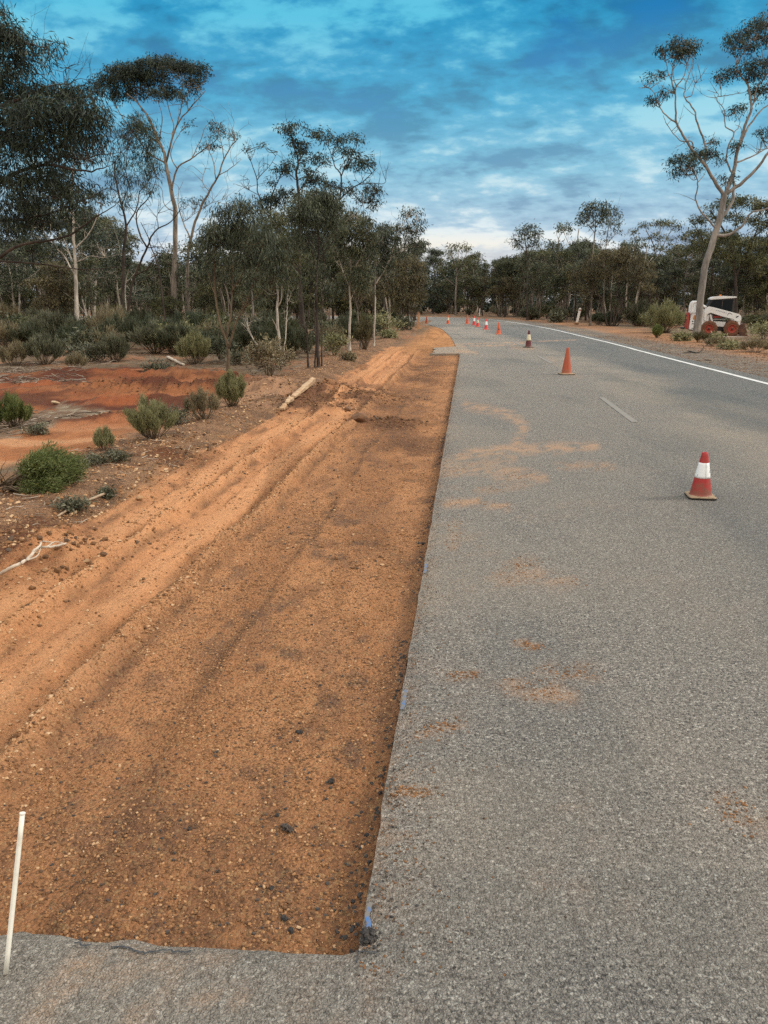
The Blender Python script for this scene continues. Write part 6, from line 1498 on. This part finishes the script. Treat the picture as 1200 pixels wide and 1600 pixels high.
# ------------------------------------------------------------------ trees of the bush behind, individual copies of a few grown kinds
def grown(kind, seed):
    rng = np.random.default_rng(seed)
    big = dict(leafL=0.24, leafW=0.07, twig=0.016, droop=0.7)
    t = Tree(seed, **big)
    U = rng.uniform
    if kind == 'tall':            # one slim trunk, crown only near the top
        H = 9.0; ns = 1; hb, rc, bark, leaf, ncl = 0.62, 1.7, 'dark', 'grey', 13
    elif kind == 'umbrella':
        H = 8.5; ns = 1; hb, rc, bark, leaf, ncl = 0.72, 2.3, 'salmon', 'olive', 15
    elif kind == 'mallee':        # several stems, crown from half height
        H = 6.5; ns = 4; hb, rc, bark, leaf, ncl = 0.42, 2.1, 'grey', 'mallee', 17
    elif kind == 'thicket':       # leafy almost to the ground
        H = 5.0; ns = 5; hb, rc, bark, leaf, ncl = 0.22, 1.9, 'dark', 'olive', 22
    elif kind == 'bronze':
        H = 5.5; ns = 5; hb, rc, bark, leaf, ncl = 0.35, 2.0, 'dark', 'bronze', 20
    else:                         # 'pale': white trunk, grey leaves
        H = 7.0; ns = 2; hb, rc, bark, leaf, ncl = 0.5, 1.9, 'white', 'grey', 14
    for k in range(ns):
        a = U(0, 6.28); lean = (0.10 if ns == 1 else 0.55) * rc
        top = np.array((math.cos(a) * lean, math.sin(a) * lean, H * U(0.80, 0.92)))
        b = np.array((math.cos(a) * 0.10 * (ns > 1), math.sin(a) * 0.10 * (ns > 1), -0.1))
        m1 = b * 0.65 + top * 0.35 + np.append(rng.normal(0, 0.14, 2), 0); m2 = b * 0.3 + top * 0.7 + np.append(rng.normal(0, 0.18, 2), 0)
        r = {1: 0.12, 2: 0.10}.get(ns, 0.055)
        t.limb([b, m1, m2, top], r, r * 0.35, 0.02, 6, 7, 0.3)
    for k in range(4 if ns < 3 else ns):
        P_, R_ = t.nodes(); ok = np.where((P_[:, 2] > H * hb * 0.75) & (P_[:, 2] < H * 0.75))[0]
        i = ok[rng.integers(0, len(ok))]; a = U(0, 6.28); l = rc * U(0.6, 1.0)
        e = P_[i] + np.array((math.cos(a) * l, math.sin(a) * l, H * U(0.10, 0.24)))
        t.limb([P_[i], (P_[i] + e) / 2 + np.append(rng.normal(0, .12, 2), -0.12), e], R_[i] * 0.6, 0.015, 0.02, 5, 5)
    for k in range(ncl):
        f = U(0, 1) ** (0.6 if kind in ('tall', 'umbrella') else 0.9)
        z = H * (hb + (0.97 - hb) * f)
        w = rc * math.sqrt(max(0.05, 1 - (2 * (z / H - hb) / (1 - hb) - 0.75) ** 2 * 0.7)) if kind != 'umbrella' else rc * (0.6 + 0.4 * f)
        a = U(0, 6.28); rr = w * math.sqrt(U(0.05, 0.85))
        c = np.array((math.cos(a) * rr, math.sin(a) * rr, z))
        s = U(0.5, 0.85) * rc / 2.0
        t.clump(c, (s * 1.05, s * 1.0, s * (0.42 if kind == 'umbrella' else 0.60)), 0.85, 3, 0.45 + rng.normal(0, 0.14))
    if kind in ('mallee', 'thicket', 'bronze'): t.bare(16, 0.9)
    return t, bark, leaf

FOREST_RNG = random.Random(99)
KINDS = ['tall', 'umbrella', 'mallee', 'thicket', 'bronze', 'pale']
LABELS = {
    'tall': ('gum_tree', 'slim dark trunked gum with a small high crown'),
    'umbrella': ('gum_tree', 'gum with a flat layered olive crown'),
    'mallee': ('mallee_tree', 'many stemmed mallee with a dark rounded crown'),
    'thicket': ('bush_tree', 'dense olive thicket tree leafy nearly to the ground'),
    'bronze': ('bush_tree', 'bushy tree with bronze brown leaves'),
    'pale': ('gum_tree', 'pale stemmed gum with a loose grey crown'),
}
PROTO = {}
def plant(kind, var, x, y, h, where, group):
    key = (kind, var)
    nm, lab = LABELS[kind]
    lab = lab + ' ' + where
    rz = FOREST_RNG.uniform(0, 6.28); z = gz(x, y) - 0.05
    if key not in PROTO:
        t, bark, leaf = grown(kind, 500 + 17 * KINDS.index(kind) + var)
        o = t.build(nm, lab, (0, 0, 0), bark, leaf, group)
        Hn = max(v[:, 2].max() for v in t.leaf.v)
        PROTO[key] = (o, Hn)
        s = h / Hn
        o.location = (x, y, z); o.rotation_euler = (0, 0, rz); o.scale = (s * FOREST_RNG.uniform(.9, 1.1), s * FOREST_RNG.uniform(.9, 1.1), s)
        return o
    o, Hn = PROTO[key]; s = h / Hn
    r = dup(o, (x, y, z), (0, 0, rz), (s * FOREST_RNG.uniform(.9, 1.15), s * FOREST_RNG.uniform(.9, 1.15), s), lab, group)
    return r

def forest():
    R = FOREST_RNG
    # across the road: rows that follow the outside of the bend
    g = 'trees of the tree line across the road'
    n = 0
    for row, (dy, count) in enumerate([(0, 26), (3.2, 24), (7, 24), (12, 22), (18, 20)]):
        for k in range(count):
            px = 640 + (1270 - 640) * (k + R.uniform(0.1, 0.9)) / count
            py = np.interp(px, [640, 700, 760, 820, 900, 960, 1010, 1060, 1130, 1270], [489.5, 490.5, 493, 497.5, 502.5, 503.5, 503.5, 503, 504, 505])
            b = G(px, py); d = Vector((b.x, b.y, 0)).normalized()
            y = b.y + dy * (1 + b.y / 140) + R.uniform(-0.8, 0.8); x = px_to_x(px, y)
            top = np.interp(px, [640, 690, 720, 760, 800, 850, 900, 950, 1000, 1050, 1100, 1150, 1270], [428, 430, 422, 420, 412, 398, 402, 415, 412, 410, 405, 395, 380]) + R.uniform(-14, 16) - row * 1.2
            tall_one = R.random() < 0.30; top -= R.uniform(8, 34) if tall_one else 0
            h = CAM_H + (HORIZON - top) * y / F_PX * 1.0
            kind = R.choices(['tall', 'mallee', 'thicket', 'bronze', 'pale', 'umbrella'], [0.22, 0.36, 0.10, 0.14, 0.08, 0.10])[0]
            if tall_one: kind = R.choice(['tall', 'pale', 'umbrella', 'tall', 'mallee'])
            if row == 0 and kind in ('tall', 'umbrella', 'pale') and not tall_one and R.random() < 0.4: kind = 'mallee'
            if kind in ('thicket', 'bronze'): h *= R.uniform(0.62, 0.9)
            plant(kind, R.randrange(3), x, y, h, 'in the tree line across the road', g); n += 1
    # left bush, behind the shrubs
    g = 'trees of the bush on the left'
    for row, (ylo, yhi, count) in enumerate([(44, 54, 28), (54, 66, 30), (66, 82, 28), (82, 105, 26)]):
        for k in range(count):
            px = -90 + (655 + 90) * (k + R.uniform(0.05, 0.95)) / count
            y = R.uniform(ylo, yhi)
            if px > 420 and y < 56: y += 14
            x = px_to_x(px, y)
            if px > 520 and 84 < y < 110: y += 22; x = px_to_x(px, y)
            top = np.interp(px, [-90, 60, 140, 200, 260, 330, 420, 520, 600, 660], [385, 388, 396, 415, 422, 415, 375, 380, 395, 420]) + R.uniform(-16, 20)
            h = CAM_H + (HORIZON - top) * y / F_PX
            kind = R.choices(['tall', 'mallee', 'thicket', 'bronze', 'pale', 'umbrella'], [0.12, 0.3, 0.25, 0.1, 0.15, 0.08])[0]
            if R.random() < 0.22: h *= R.uniform(1.15, 1.6); kind = R.choice(['tall', 'pale', 'umbrella', 'mallee'])
            if kind in ('thicket', 'bronze'): h *= R.uniform(0.6, 0.9)
            plant(kind, R.randrange(3), x, y, h, 'in the bush on the left', g)

def px_to_x(px, y):
    """sideways position of a frame column on the ground at distance y"""
    return (px - 600) / F_PX * (y * CP + CAM_H * SP)
forest()

def far_woodland():
    """the wood beyond, which reads as one mass"""
    rng = np.random.default_rng(77)
    t = Tree(77, leafL=0.55, leafW=0.2, twig=0.03, droop=0.5, cov=1.2)
    for k in range(330):
        y = rng.uniform(116, 185); x = rng.uniform(-150, 170) * y / 150
        h = rng.uniform(5.5, 9.0)
        t.limb([(x, y, -0.3), (x + rng.normal(0, .3), y, h * 0.5), (x + rng.normal(0, .8), y + rng.normal(0, .8), h * 0.85)], 0.16, 0.05, 0.05, 4, 5)
        t.pts, t.rad = t.pts[-1:], t.rad[-1:]
        for _ in range(7):
            t.clump((x + rng.normal(0, 1.5), y + rng.normal(0, 1.5), h * rng.uniform(0.10, 0.95)), (1.5, 1.4, 1.0), 0.8, 1, 0.4 + rng.normal(0, .15))
    mb = MB()
    me1 = t.leaf.build('far_woodland', LEAF['dark'])
    me2 = t.wood.build('far_woodland_trunks', BARK['dark'])
    bm = bmesh.new(); bm.from_mesh(me1.data)
    me2.data.materials.clear()
    base = len(me1.data.polygons)
    bm.from_mesh(me2.data); bm.faces.ensure_lookup_table()
    for f in bm.faces[base:]: f.material_index = 1
    bm.to_mesh(me1.data); bm.free(); me1.data.materials.append(BARK['dark'])
    bpy.data.objects.remove(me2)
    tag(me1, 'far dark woodland closing the view beyond the bend', 'woodland', kind='stuff')
far_woodland()

# ------------------------------------------------------------------ shrubs
def shrub_tree(kind, w, h, seed, fine=1.0):
    """kind: broom (upright needles), salt (rounded small leaves), dry (twiggy), low (mat)"""
    rng = np.random.default_rng(seed)
    t = Tree(seed, leafL=0.085 * fine, leafW=0.0075 * fine, twig=0.004, droop=-0.6)
    U = rng.uniform
    if kind in ('broom', 'dry'):
        ns = 46 if kind == 'broom' else 34
        for k in range(ns):
            a = U(0, 6.28); rr = math.sqrt(U(0, 1)); 
            b = np.array((math.cos(a) * rr * w * 0.08, math.sin(a) * rr * w * 0.08, -0.03))
            zt = h * (1.0 - 0.42 * rr ** 2) * U(0.82, 1.05)
            zt *= U(0.78, 1.12); e = np.array((math.cos(a) * rr * w * 0.52, math.sin(a) * rr * w * 0.52, zt))
            m = b * 0.45 + e * 0.55 + np.array((math.cos(a) * rr * w * 0.06, math.sin(a) * rr * w * 0.06, -0.02 * h)) + rng.normal(0, 0.03, 3) * w
            ln = t.limb([b, m, e], 0.010 * max(h, .3), 0.003, 0.008, 4, 4)
            n = int((250 if kind == 'broom' else 95) * (0.6 + h) / fine)
            i = U(0.36, 1.0, n) ** 0.75 * (len(ln) - 1); i0 = np.minimum(i.astype(int), len(ln) - 2); f = (i - i0)[:, None]
            p = ln[i0] * (1 - f) + ln[i0 + 1] * f + rng.normal(0, 0.045, (n, 3)) * w * np.clip(i / len(ln), .2, 1)[:, None]
            d = (ln[i0 + 1] - ln[i0]); d = d / np.linalg.norm(d, axis=1)[:, None] * 0.9 + rng.normal(0, 0.33, (n, 3)); d[:, 2] += 0.40
            leaf_quads(t.leaf, p, d, t.L * U(0.6, 1.3, n), t.W * U(0.7, 1.2, n), 0.5 + rng.normal(0, 0.1) + rng.normal(0, 0.18, n), rng)
    else:
        nst = 14
        for k in range(nst):
            a = U(0, 6.28); rr = math.sqrt(U(0, 1)) * 0.8
            e = np.array((math.cos(a) * rr * w * 0.45, math.sin(a) * rr * w * 0.45, h * (1 - 0.5 * rr * rr) * U(0.6, 0.9)))
            t.limb([(math.cos(a) * w * .05, math.sin(a) * w * .05, -0.03), e * np.array((.45, .45, .5)), e], 0.012 * max(h, .4), 0.003, 0.01, 4, 4)
        t.L, t.W, t.droop, t.cov = 0.055 * fine, 0.020 * fine, -0.3, 1.0
        for k in range(13):
            a = U(0, 6.28); rr = math.sqrt(U(0, 1)) * 0.75
            z = h * (0.30 + 0.48 * U(0, 1)) * (1 - 0.35 * rr)
            s = U(0.16, 0.25)
            t.clump((math.cos(a) * rr * w * 0.5, math.sin(a) * rr * w * 0.5, z), (w * s, w * s, h * s * 1.0), 0.9, 1, 0.5 + rng.normal(0, 0.12))
    return t

SPROTO = {}
def shrub(px, py, wpx, hpx, kind, leaf, label, name='shrub', group=None, fine=None, proto=None, cat='shrub'):
    p = on_ground(px, py); m = math.hypot(p.y, CAM_H) / F_PX
    w, h = wpx * m, hpx * m
    if fine is None: fine = max(0.75, p.y / 13)
    if proto is None:
        t = shrub_tree(kind, w, h, int(px * 7 + py * 3) % 9973, fine)
        return t.build(name, label, (0, 0, 0), 'stem', leaf, group, cat, 'foliage') and finish_at(p)
    key = (kind, leaf, proto)
    rz = FOREST_RNG.uniform(0, 6.28)
    if key not in SPROTO:
        t = shrub_tree(kind, 1.4, 1.0, 900 + proto * 31 + len(kind) * 7 + len(leaf), 2.6)
        o = t.build(name, label, (0, 0, 0), 'stem', leaf, group, cat, 'foliage')
        SPROTO[key] = o
        o.location = (p.x, p.y, p.z); o.rotation_euler = (0, 0, rz); o.scale = (w / 1.4, w / 1.4, h)
        return o
    return dup(SPROTO[key], (p.x, p.y, p.z), (0, 0, rz), (w / 1.4, w / 1.4, h), label, group)

def finish_at(p):
    o = [x for x in bpy.data.objects if x.parent is None and x.type == 'EMPTY'][-1] if False else LAST[0]
    o.location = (p.x, p.y, p.z)
    return o
LAST = [None]
_thing = thing
def thing(*a, **k):
    o = _thing(*a, **k); LAST[0] = o
    return o

shrub(240, 686, 74, 62, 'broom', 'broom', 'largest pale green broom bush at the right end of the red track')
shrub(277, 664, 44, 36, 'salt', 'salt', 'dark grey green bush tucked behind the largest broom bush')
shrub(320, 656, 52, 48, 'dry', 'dry', 'sparse dry brownish bush between the two broom bushes')
shrub(363, 636, 46, 50, 'broom', 'broom', 'upright olive broom bush in front of the near young gum')
shrub(163, 705, 28, 36, 'dry', 'broom', 'small lone sprig of a bush standing in the red track')
shrub(22, 668, 54, 46, 'broom', 'green', 'dark green bush at the left edge among grey sticks')
shrub(150, 726, 40, 14, 'low', 'salt', 'low grey green mat of leaves below the lone sprig')
shrub(182, 720, 36, 16, 'low', 'salt', 'silvery ground cover patch right of the lone sprig')
shrub(112, 795, 46, 16, 'low', 'salt', 'small silvery mat plant beside the thin stick')
shrub(167, 776, 12, 8, 'low', 'salt', 'tiny silvery tuft at the far end of the thin stick')
shrub(60, 678, 46, 14, 'low', 'salt', 'flat grey mat of litter and leaves right of the dark green bush')
shrub(243, 586, 26, 24, 'salt', 'salt', 'small round bush beside the pale stone in the clearing')
shrub(265, 585, 14, 12, 'salt', 'salt', 'tiny bush just right of the small round bush')
shrub(420, 588, 84, 66, 'salt', 'dry', 'wide grey bush around the foot of the white stemmed mallee', fine=1.5)
shrub(372, 572, 40, 26, 'salt', 'salt', 'blue grey low bush left of the wide grey bush')
shrub(305, 570, 54, 44, 'broom', 'broom', 'grey green bush right behind the pale log')
shrub(270, 552, 76, 56, 'salt', 'broom', 'big rounded bush behind the pale log')
shrub(522, 556, 44, 40, 'salt', 'broom', 'yellow green shrub left of the banded trunk')
shrub(570, 546, 30, 46, 'dry', 'bronze', 'rusty brown bush between the pale leaning stem and the white stem')
shrub(600, 523, 48, 38, 'salt', 'broom', 'rounded olive shrub at the road edge behind the white stem')
shrub(70, 570, 62, 42, 'broom', 'salt', 'grey green bush at the left edge of the litter patch')
shrub(22, 573, 46, 36, 'dry', 'dry', 'bare twiggy grey bush at the far left')
shrub(120, 566, 40, 34, 'salt', 'salt', 'left of the three rounded saltbushes in a row')
shrub(148, 566, 40, 34, 'salt', 'salt', 'middle of the three rounded saltbushes in a row')
shrub(180, 565, 44, 38, 'broom', 'salt', 'right of the three rounded saltbushes in a row')
shrub(120, 577, 28, 22, 'dry', 'dry', 'small dry bush in front of the saltbush row')
shrub(1038, 520, 66, 40, 'broom', 'broom', 'big round olive bush left of the loader')
shrub(1026, 528, 10, 14, 'broom', 'green', 'small upright plant on the orange verge left of the loader')
shrub(1068, 533, 28, 10, 'salt', 'broom', 'low yellowish shrub at the foot of the tall leaning gum')
shrub(1092, 535, 22, 12, 'dry', 'bronze', 'brown tuft in front of the tall leaning gum')
shrub(1116, 533, 22, 9, 'salt', 'broom', 'low green shrub in front of the loader rear wheel')
shrub(1120, 541, 30, 9, 'dry', 'dry', 'grey dry shrub below the loader')
shrub(1140, 546, 30, 14, 'salt', 'broom', 'low olive shrub below the board')
shrub(1192, 530, 44, 28, 'salt', 'broom', 'grey green shrub right of the loader bucket')
shrub(1180, 550, 40, 16, 'dry', 'dry', 'dry litter bush at the right edge below the loader')
shrub(1200, 505, 40, 30, 'salt', 'salt', 'pale shrub at the right edge beyond the loader')
shrub(870, 504, 20, 14, 'salt', 'salt', 'blue grey shrub left of the leaning white post')
shrub(545, 563, 18, 10, 'low', 'dry', 'small dry tuft on the verge at the foot of the banded trunk')
shrub(610, 528, 26, 9, 'low', 'broom', 'low green mat on the verge below the olive shrub')

for _k, (_x, _y, _w, _h, _kind, _leaf, _lab) in enumerate([
    (455, 560, 60, 46, 'broom', 'scrub', 'dull green scrub bush between the white stemmed mallee and the dark trunk bundle'), (480, 552, 54, 42, 'salt', 'scrub', 'rounded scrub bush behind the dark trunk bundle'),
    (515, 548, 50, 36, 'dry', 'dry', 'dry twiggy bush behind the yellow green shrub'), (540, 538, 46, 36, 'broom', 'scrub', 'upright scrub bush behind the banded trunk'),
    (575, 531, 42, 30, 'salt', 'scrub', 'low rounded scrub behind the two white stems'), (400, 556, 60, 48, 'broom', 'scrub', 'tall scrub bush behind the wide grey bush'),
    (345, 560, 56, 44, 'salt', 'scrub', 'rounded scrub bush left of the near young gum'), (505, 535, 60, 40, 'salt', 'mallee', 'dark rounded bush deep between the middle trunks'), (440, 540, 60, 44, 'broom', 'mallee', 'dark upright bush deep behind the white stemmed mallee'),
    (560, 525, 44, 30, 'broom', 'mallee', 'dark upright bush deep behind the banded trunk'), (630, 516, 30, 20, 'salt', 'scrub', 'low scrub at the foot of the two dark thin trunks')]):
    shrub(_x, _y, _w, _h, _kind, _leaf, _lab)

def bush_row():
    R = random.Random(5)
    kinds = [('salt', 'salt'), ('salt', 'scrub'), ('broom', 'scrub'), ('dry', 'dry'), ('broom', 'salt'), ('salt', 'olive'), ('broom', 'grey')]
    lab = {('salt', 'salt'): 'rounded grey saltbush', ('salt', 'scrub'): 'rounded dull green shrub', ('broom', 'scrub'): 'upright dull green bush', ('dry', 'dry'): 'twiggy dry bush', ('broom', 'salt'): 'upright pale grey bush', ('salt', 'olive'): 'dark rounded olive shrub', ('broom', 'grey'): 'upright dark grey green bush'}
    for k in range(150):                     # left understorey
        px = R.uniform(-60, 640) if R.random() < 0.3 else R.uniform(-60, 430); py = R.uniform(500, 556) if px < 420 else R.uniform(502, 535)
        if px < 110 and py > 545: py -= 12
        if px > 560: py = R.uniform(502, 512)
        y = G(px, py).y
        if 470 < px and py > 525 and R.random() < 0.6: continue
        kd = R.choice(kinds); wpx = R.uniform(0.8, 2.0) * F_PX / y * 1.0
        shrub(px, py, wpx, wpx * R.uniform(0.55, 0.85), kd[0], kd[1], lab[kd] + ' in the understorey of the left bush', 'shrub', 'shrubs of the left bush', proto=R.randrange(3))
    for k in range(84):                     # across the road
        px = R.uniform(650, 1260)
        py = np.interp(px, [640, 700, 760, 820, 900, 960, 1010, 1060, 1130, 1270], [490, 491.5, 495, 500.5, 507, 510, 513, 514, 514, 516]) - R.uniform(0.8, 9)
        py = max(py, 485)
        y = G(px, py).y
        if 880 < px < 930 and py > 500: continue
        kd = R.choice(kinds); wpx = R.uniform(1.0, 2.2) * F_PX / y
        shrub(px, py, wpx, wpx * R.uniform(0.5, 0.9), kd[0], kd[1], lab[kd] + ' at the foot of the tree line across the road', 'shrub', 'shrubs of the tree line', proto=R.randrange(3))
bush_row()

def fallen_bush():
    """the uprooted green bush lying on the verge, its stems to the left"""
    rng = np.random.default_rng(3); U = rng.uniform
    p = on_ground(12, 768); t = Tree(3, leafL=0.055, leafW=0.009, twig=0.004)
    m = math.hypot(p.y, CAM_H) / F_PX; W = 102 * m; Hh = 62 * m
    for k in range(44):
        f = U(0, 1)
        e = np.array((W * (0.72 + 0.30 * math.sqrt(max(0.0, 1 - (2 * f - 0.85) ** 2 * 0.9)) * U(0.7, 1.0) - 0.22 * (f > 0.75)), U(-0.3, 0.3), Hh * (0.10 + 0.92 * f)))
        b = np.array((rng.normal(0.0, 0.03), rng.normal(0, 0.04), 0.03 + U(0, 0.06)))
        mdl = np.array((W * U(0.28, 0.4), e[1] * 0.6 + rng.normal(0, .04), e[2] * 0.55 + 0.03))
        ln = t.limb([b, mdl, e], 0.011, 0.003, 0.008, 5, 5)
        n = 330
        i = U(0.50, 1.0, n) ** 0.75 * (len(ln) - 1); i0 = np.minimum(i.astype(int), len(ln) - 2); ff = (i - i0)[:, None]
        pp = ln[i0] * (1 - ff) + ln[i0 + 1] * ff + rng.normal(0, 0.040, (n, 3)); pp[:, 2] = np.maximum(pp[:, 2], 0.01)
        d = (ln[i0 + 1] - ln[i0]); d = d / np.linalg.norm(d, axis=1)[:, None] * 0.7 + rng.normal(0, 0.5, (n, 3)); d[:, 2] += 0.25
        leaf_quads(t.leaf, pp, d, t.L * U(0.6, 1.3, n), t.W * U(0.7, 1.2, n), 0.5 + rng.normal(0, 0.15, n) + 0.08 * f, rng)
    for k in range(14):           # bare broken ends
        e = np.array((U(0.0, 0.30), U(-.25, .25), U(0.1, 0.34))) + np.array((0.02, 0, 0.02))
        t.limb([(0.02, 0, 0.03), e * 0.5 + rng.normal(0, .03, 3), e], 0.008, 0.002, 0.01, 4, 4)
    o = t.build('fallen_bush', 'uprooted bright green bush lying on its side with bare stems to the left', (0, 0, 0), 'stem', 'green', None, 'shrub', 'foliage')
    o.location = (p.x, p.y, p.z)
fallen_bush()

# ------------------------------------------------------------------ litter
def litter():
    rng = np.random.default_rng(21); mb = MB()
    def sow(n, pxr, pyr, lmin, lmax, r, keep=None, tl=0.0, th=1.0):
        for _ in range(n):
            px, py = rng.uniform(*pxr), rng.uniform(*pyr)
            p = G(px, py)
            if keep and not keep(px, py, p): continue
            z = gz(p.x, p.y); a = rng.uniform(0, 6.28); l = rng.uniform(lmin, lmax)
            d = np.array((math.cos(a), math.sin(a), rng.normal(0, 0.12))) * l
            c = np.array((p.x, p.y, z + r + rng.uniform(0, 0.03)))
            mb.tube(np.array([c - d / 2, c + rng.normal(0, 0.05, 3) * l, c + d / 2]), [r, r * 0.8, r * 0.4], 4, rng.uniform(tl, th))
    sow(650, (-40, 135), (574, 606), 0.08, 0.42, 0.008, None, 0.1, 0.9)
    sow(16, (-30, 120), (576, 604), 0.5, 1.0, 0.014, None, 0.5, 1.0)
    sow(260, (-40, 170), (640, 700), 0.08, 0.5, 0.009, lambda px, py, p: inside(np.array([p.x]), np.array([p.y]), ISLAND)[0], 0.1, 0.9)
    sow(700, (-60, 560), (530, 580), 0.1, 0.7, 0.009, lambda px, py, p: not inside(np.array([p.x]), np.array([p.y]), CLEAR)[0] and p.x < edge_x(p.y) - 4.4, 0.1, 0.8)
    sow(260, (100, 480), (600, 760), 0.05, 0.25, 0.005, lambda px, py, p: 3.2 < edge_x(p.y) - p.x < 4.8, 0.1, 0.8)
    sow(260, (980, 1260), (514, 560), 0.1, 0.7, 0.012, lambda px, py, p: p.x > right_x(p.y) + 3.5, 0.1, 0.7)
    sow(200, (0, 330), (680, 830), 0.04, 0.2, 0.004, lambda px, py, p: 3.1 < edge_x(p.y) - p.x < 5, 0.2, 1.0)
    m, w = material('dead_wood_litter')
    c = w.ramp(attr(w, 'tint'), [(0.0, (0.05, 0.035, 0.025, 1)), (0.6, (0.20, 0.15, 0.11, 1)), (1.0, (0.42, 0.36, 0.29, 1))])
    finish(w, principled(w, c, 0.9, 0, None, 0.2))
    tag(mb.build('leaf_litter', m), 'scattered dead twigs and leaf litter on the bush floor', 'litter', kind='stuff')
litter()
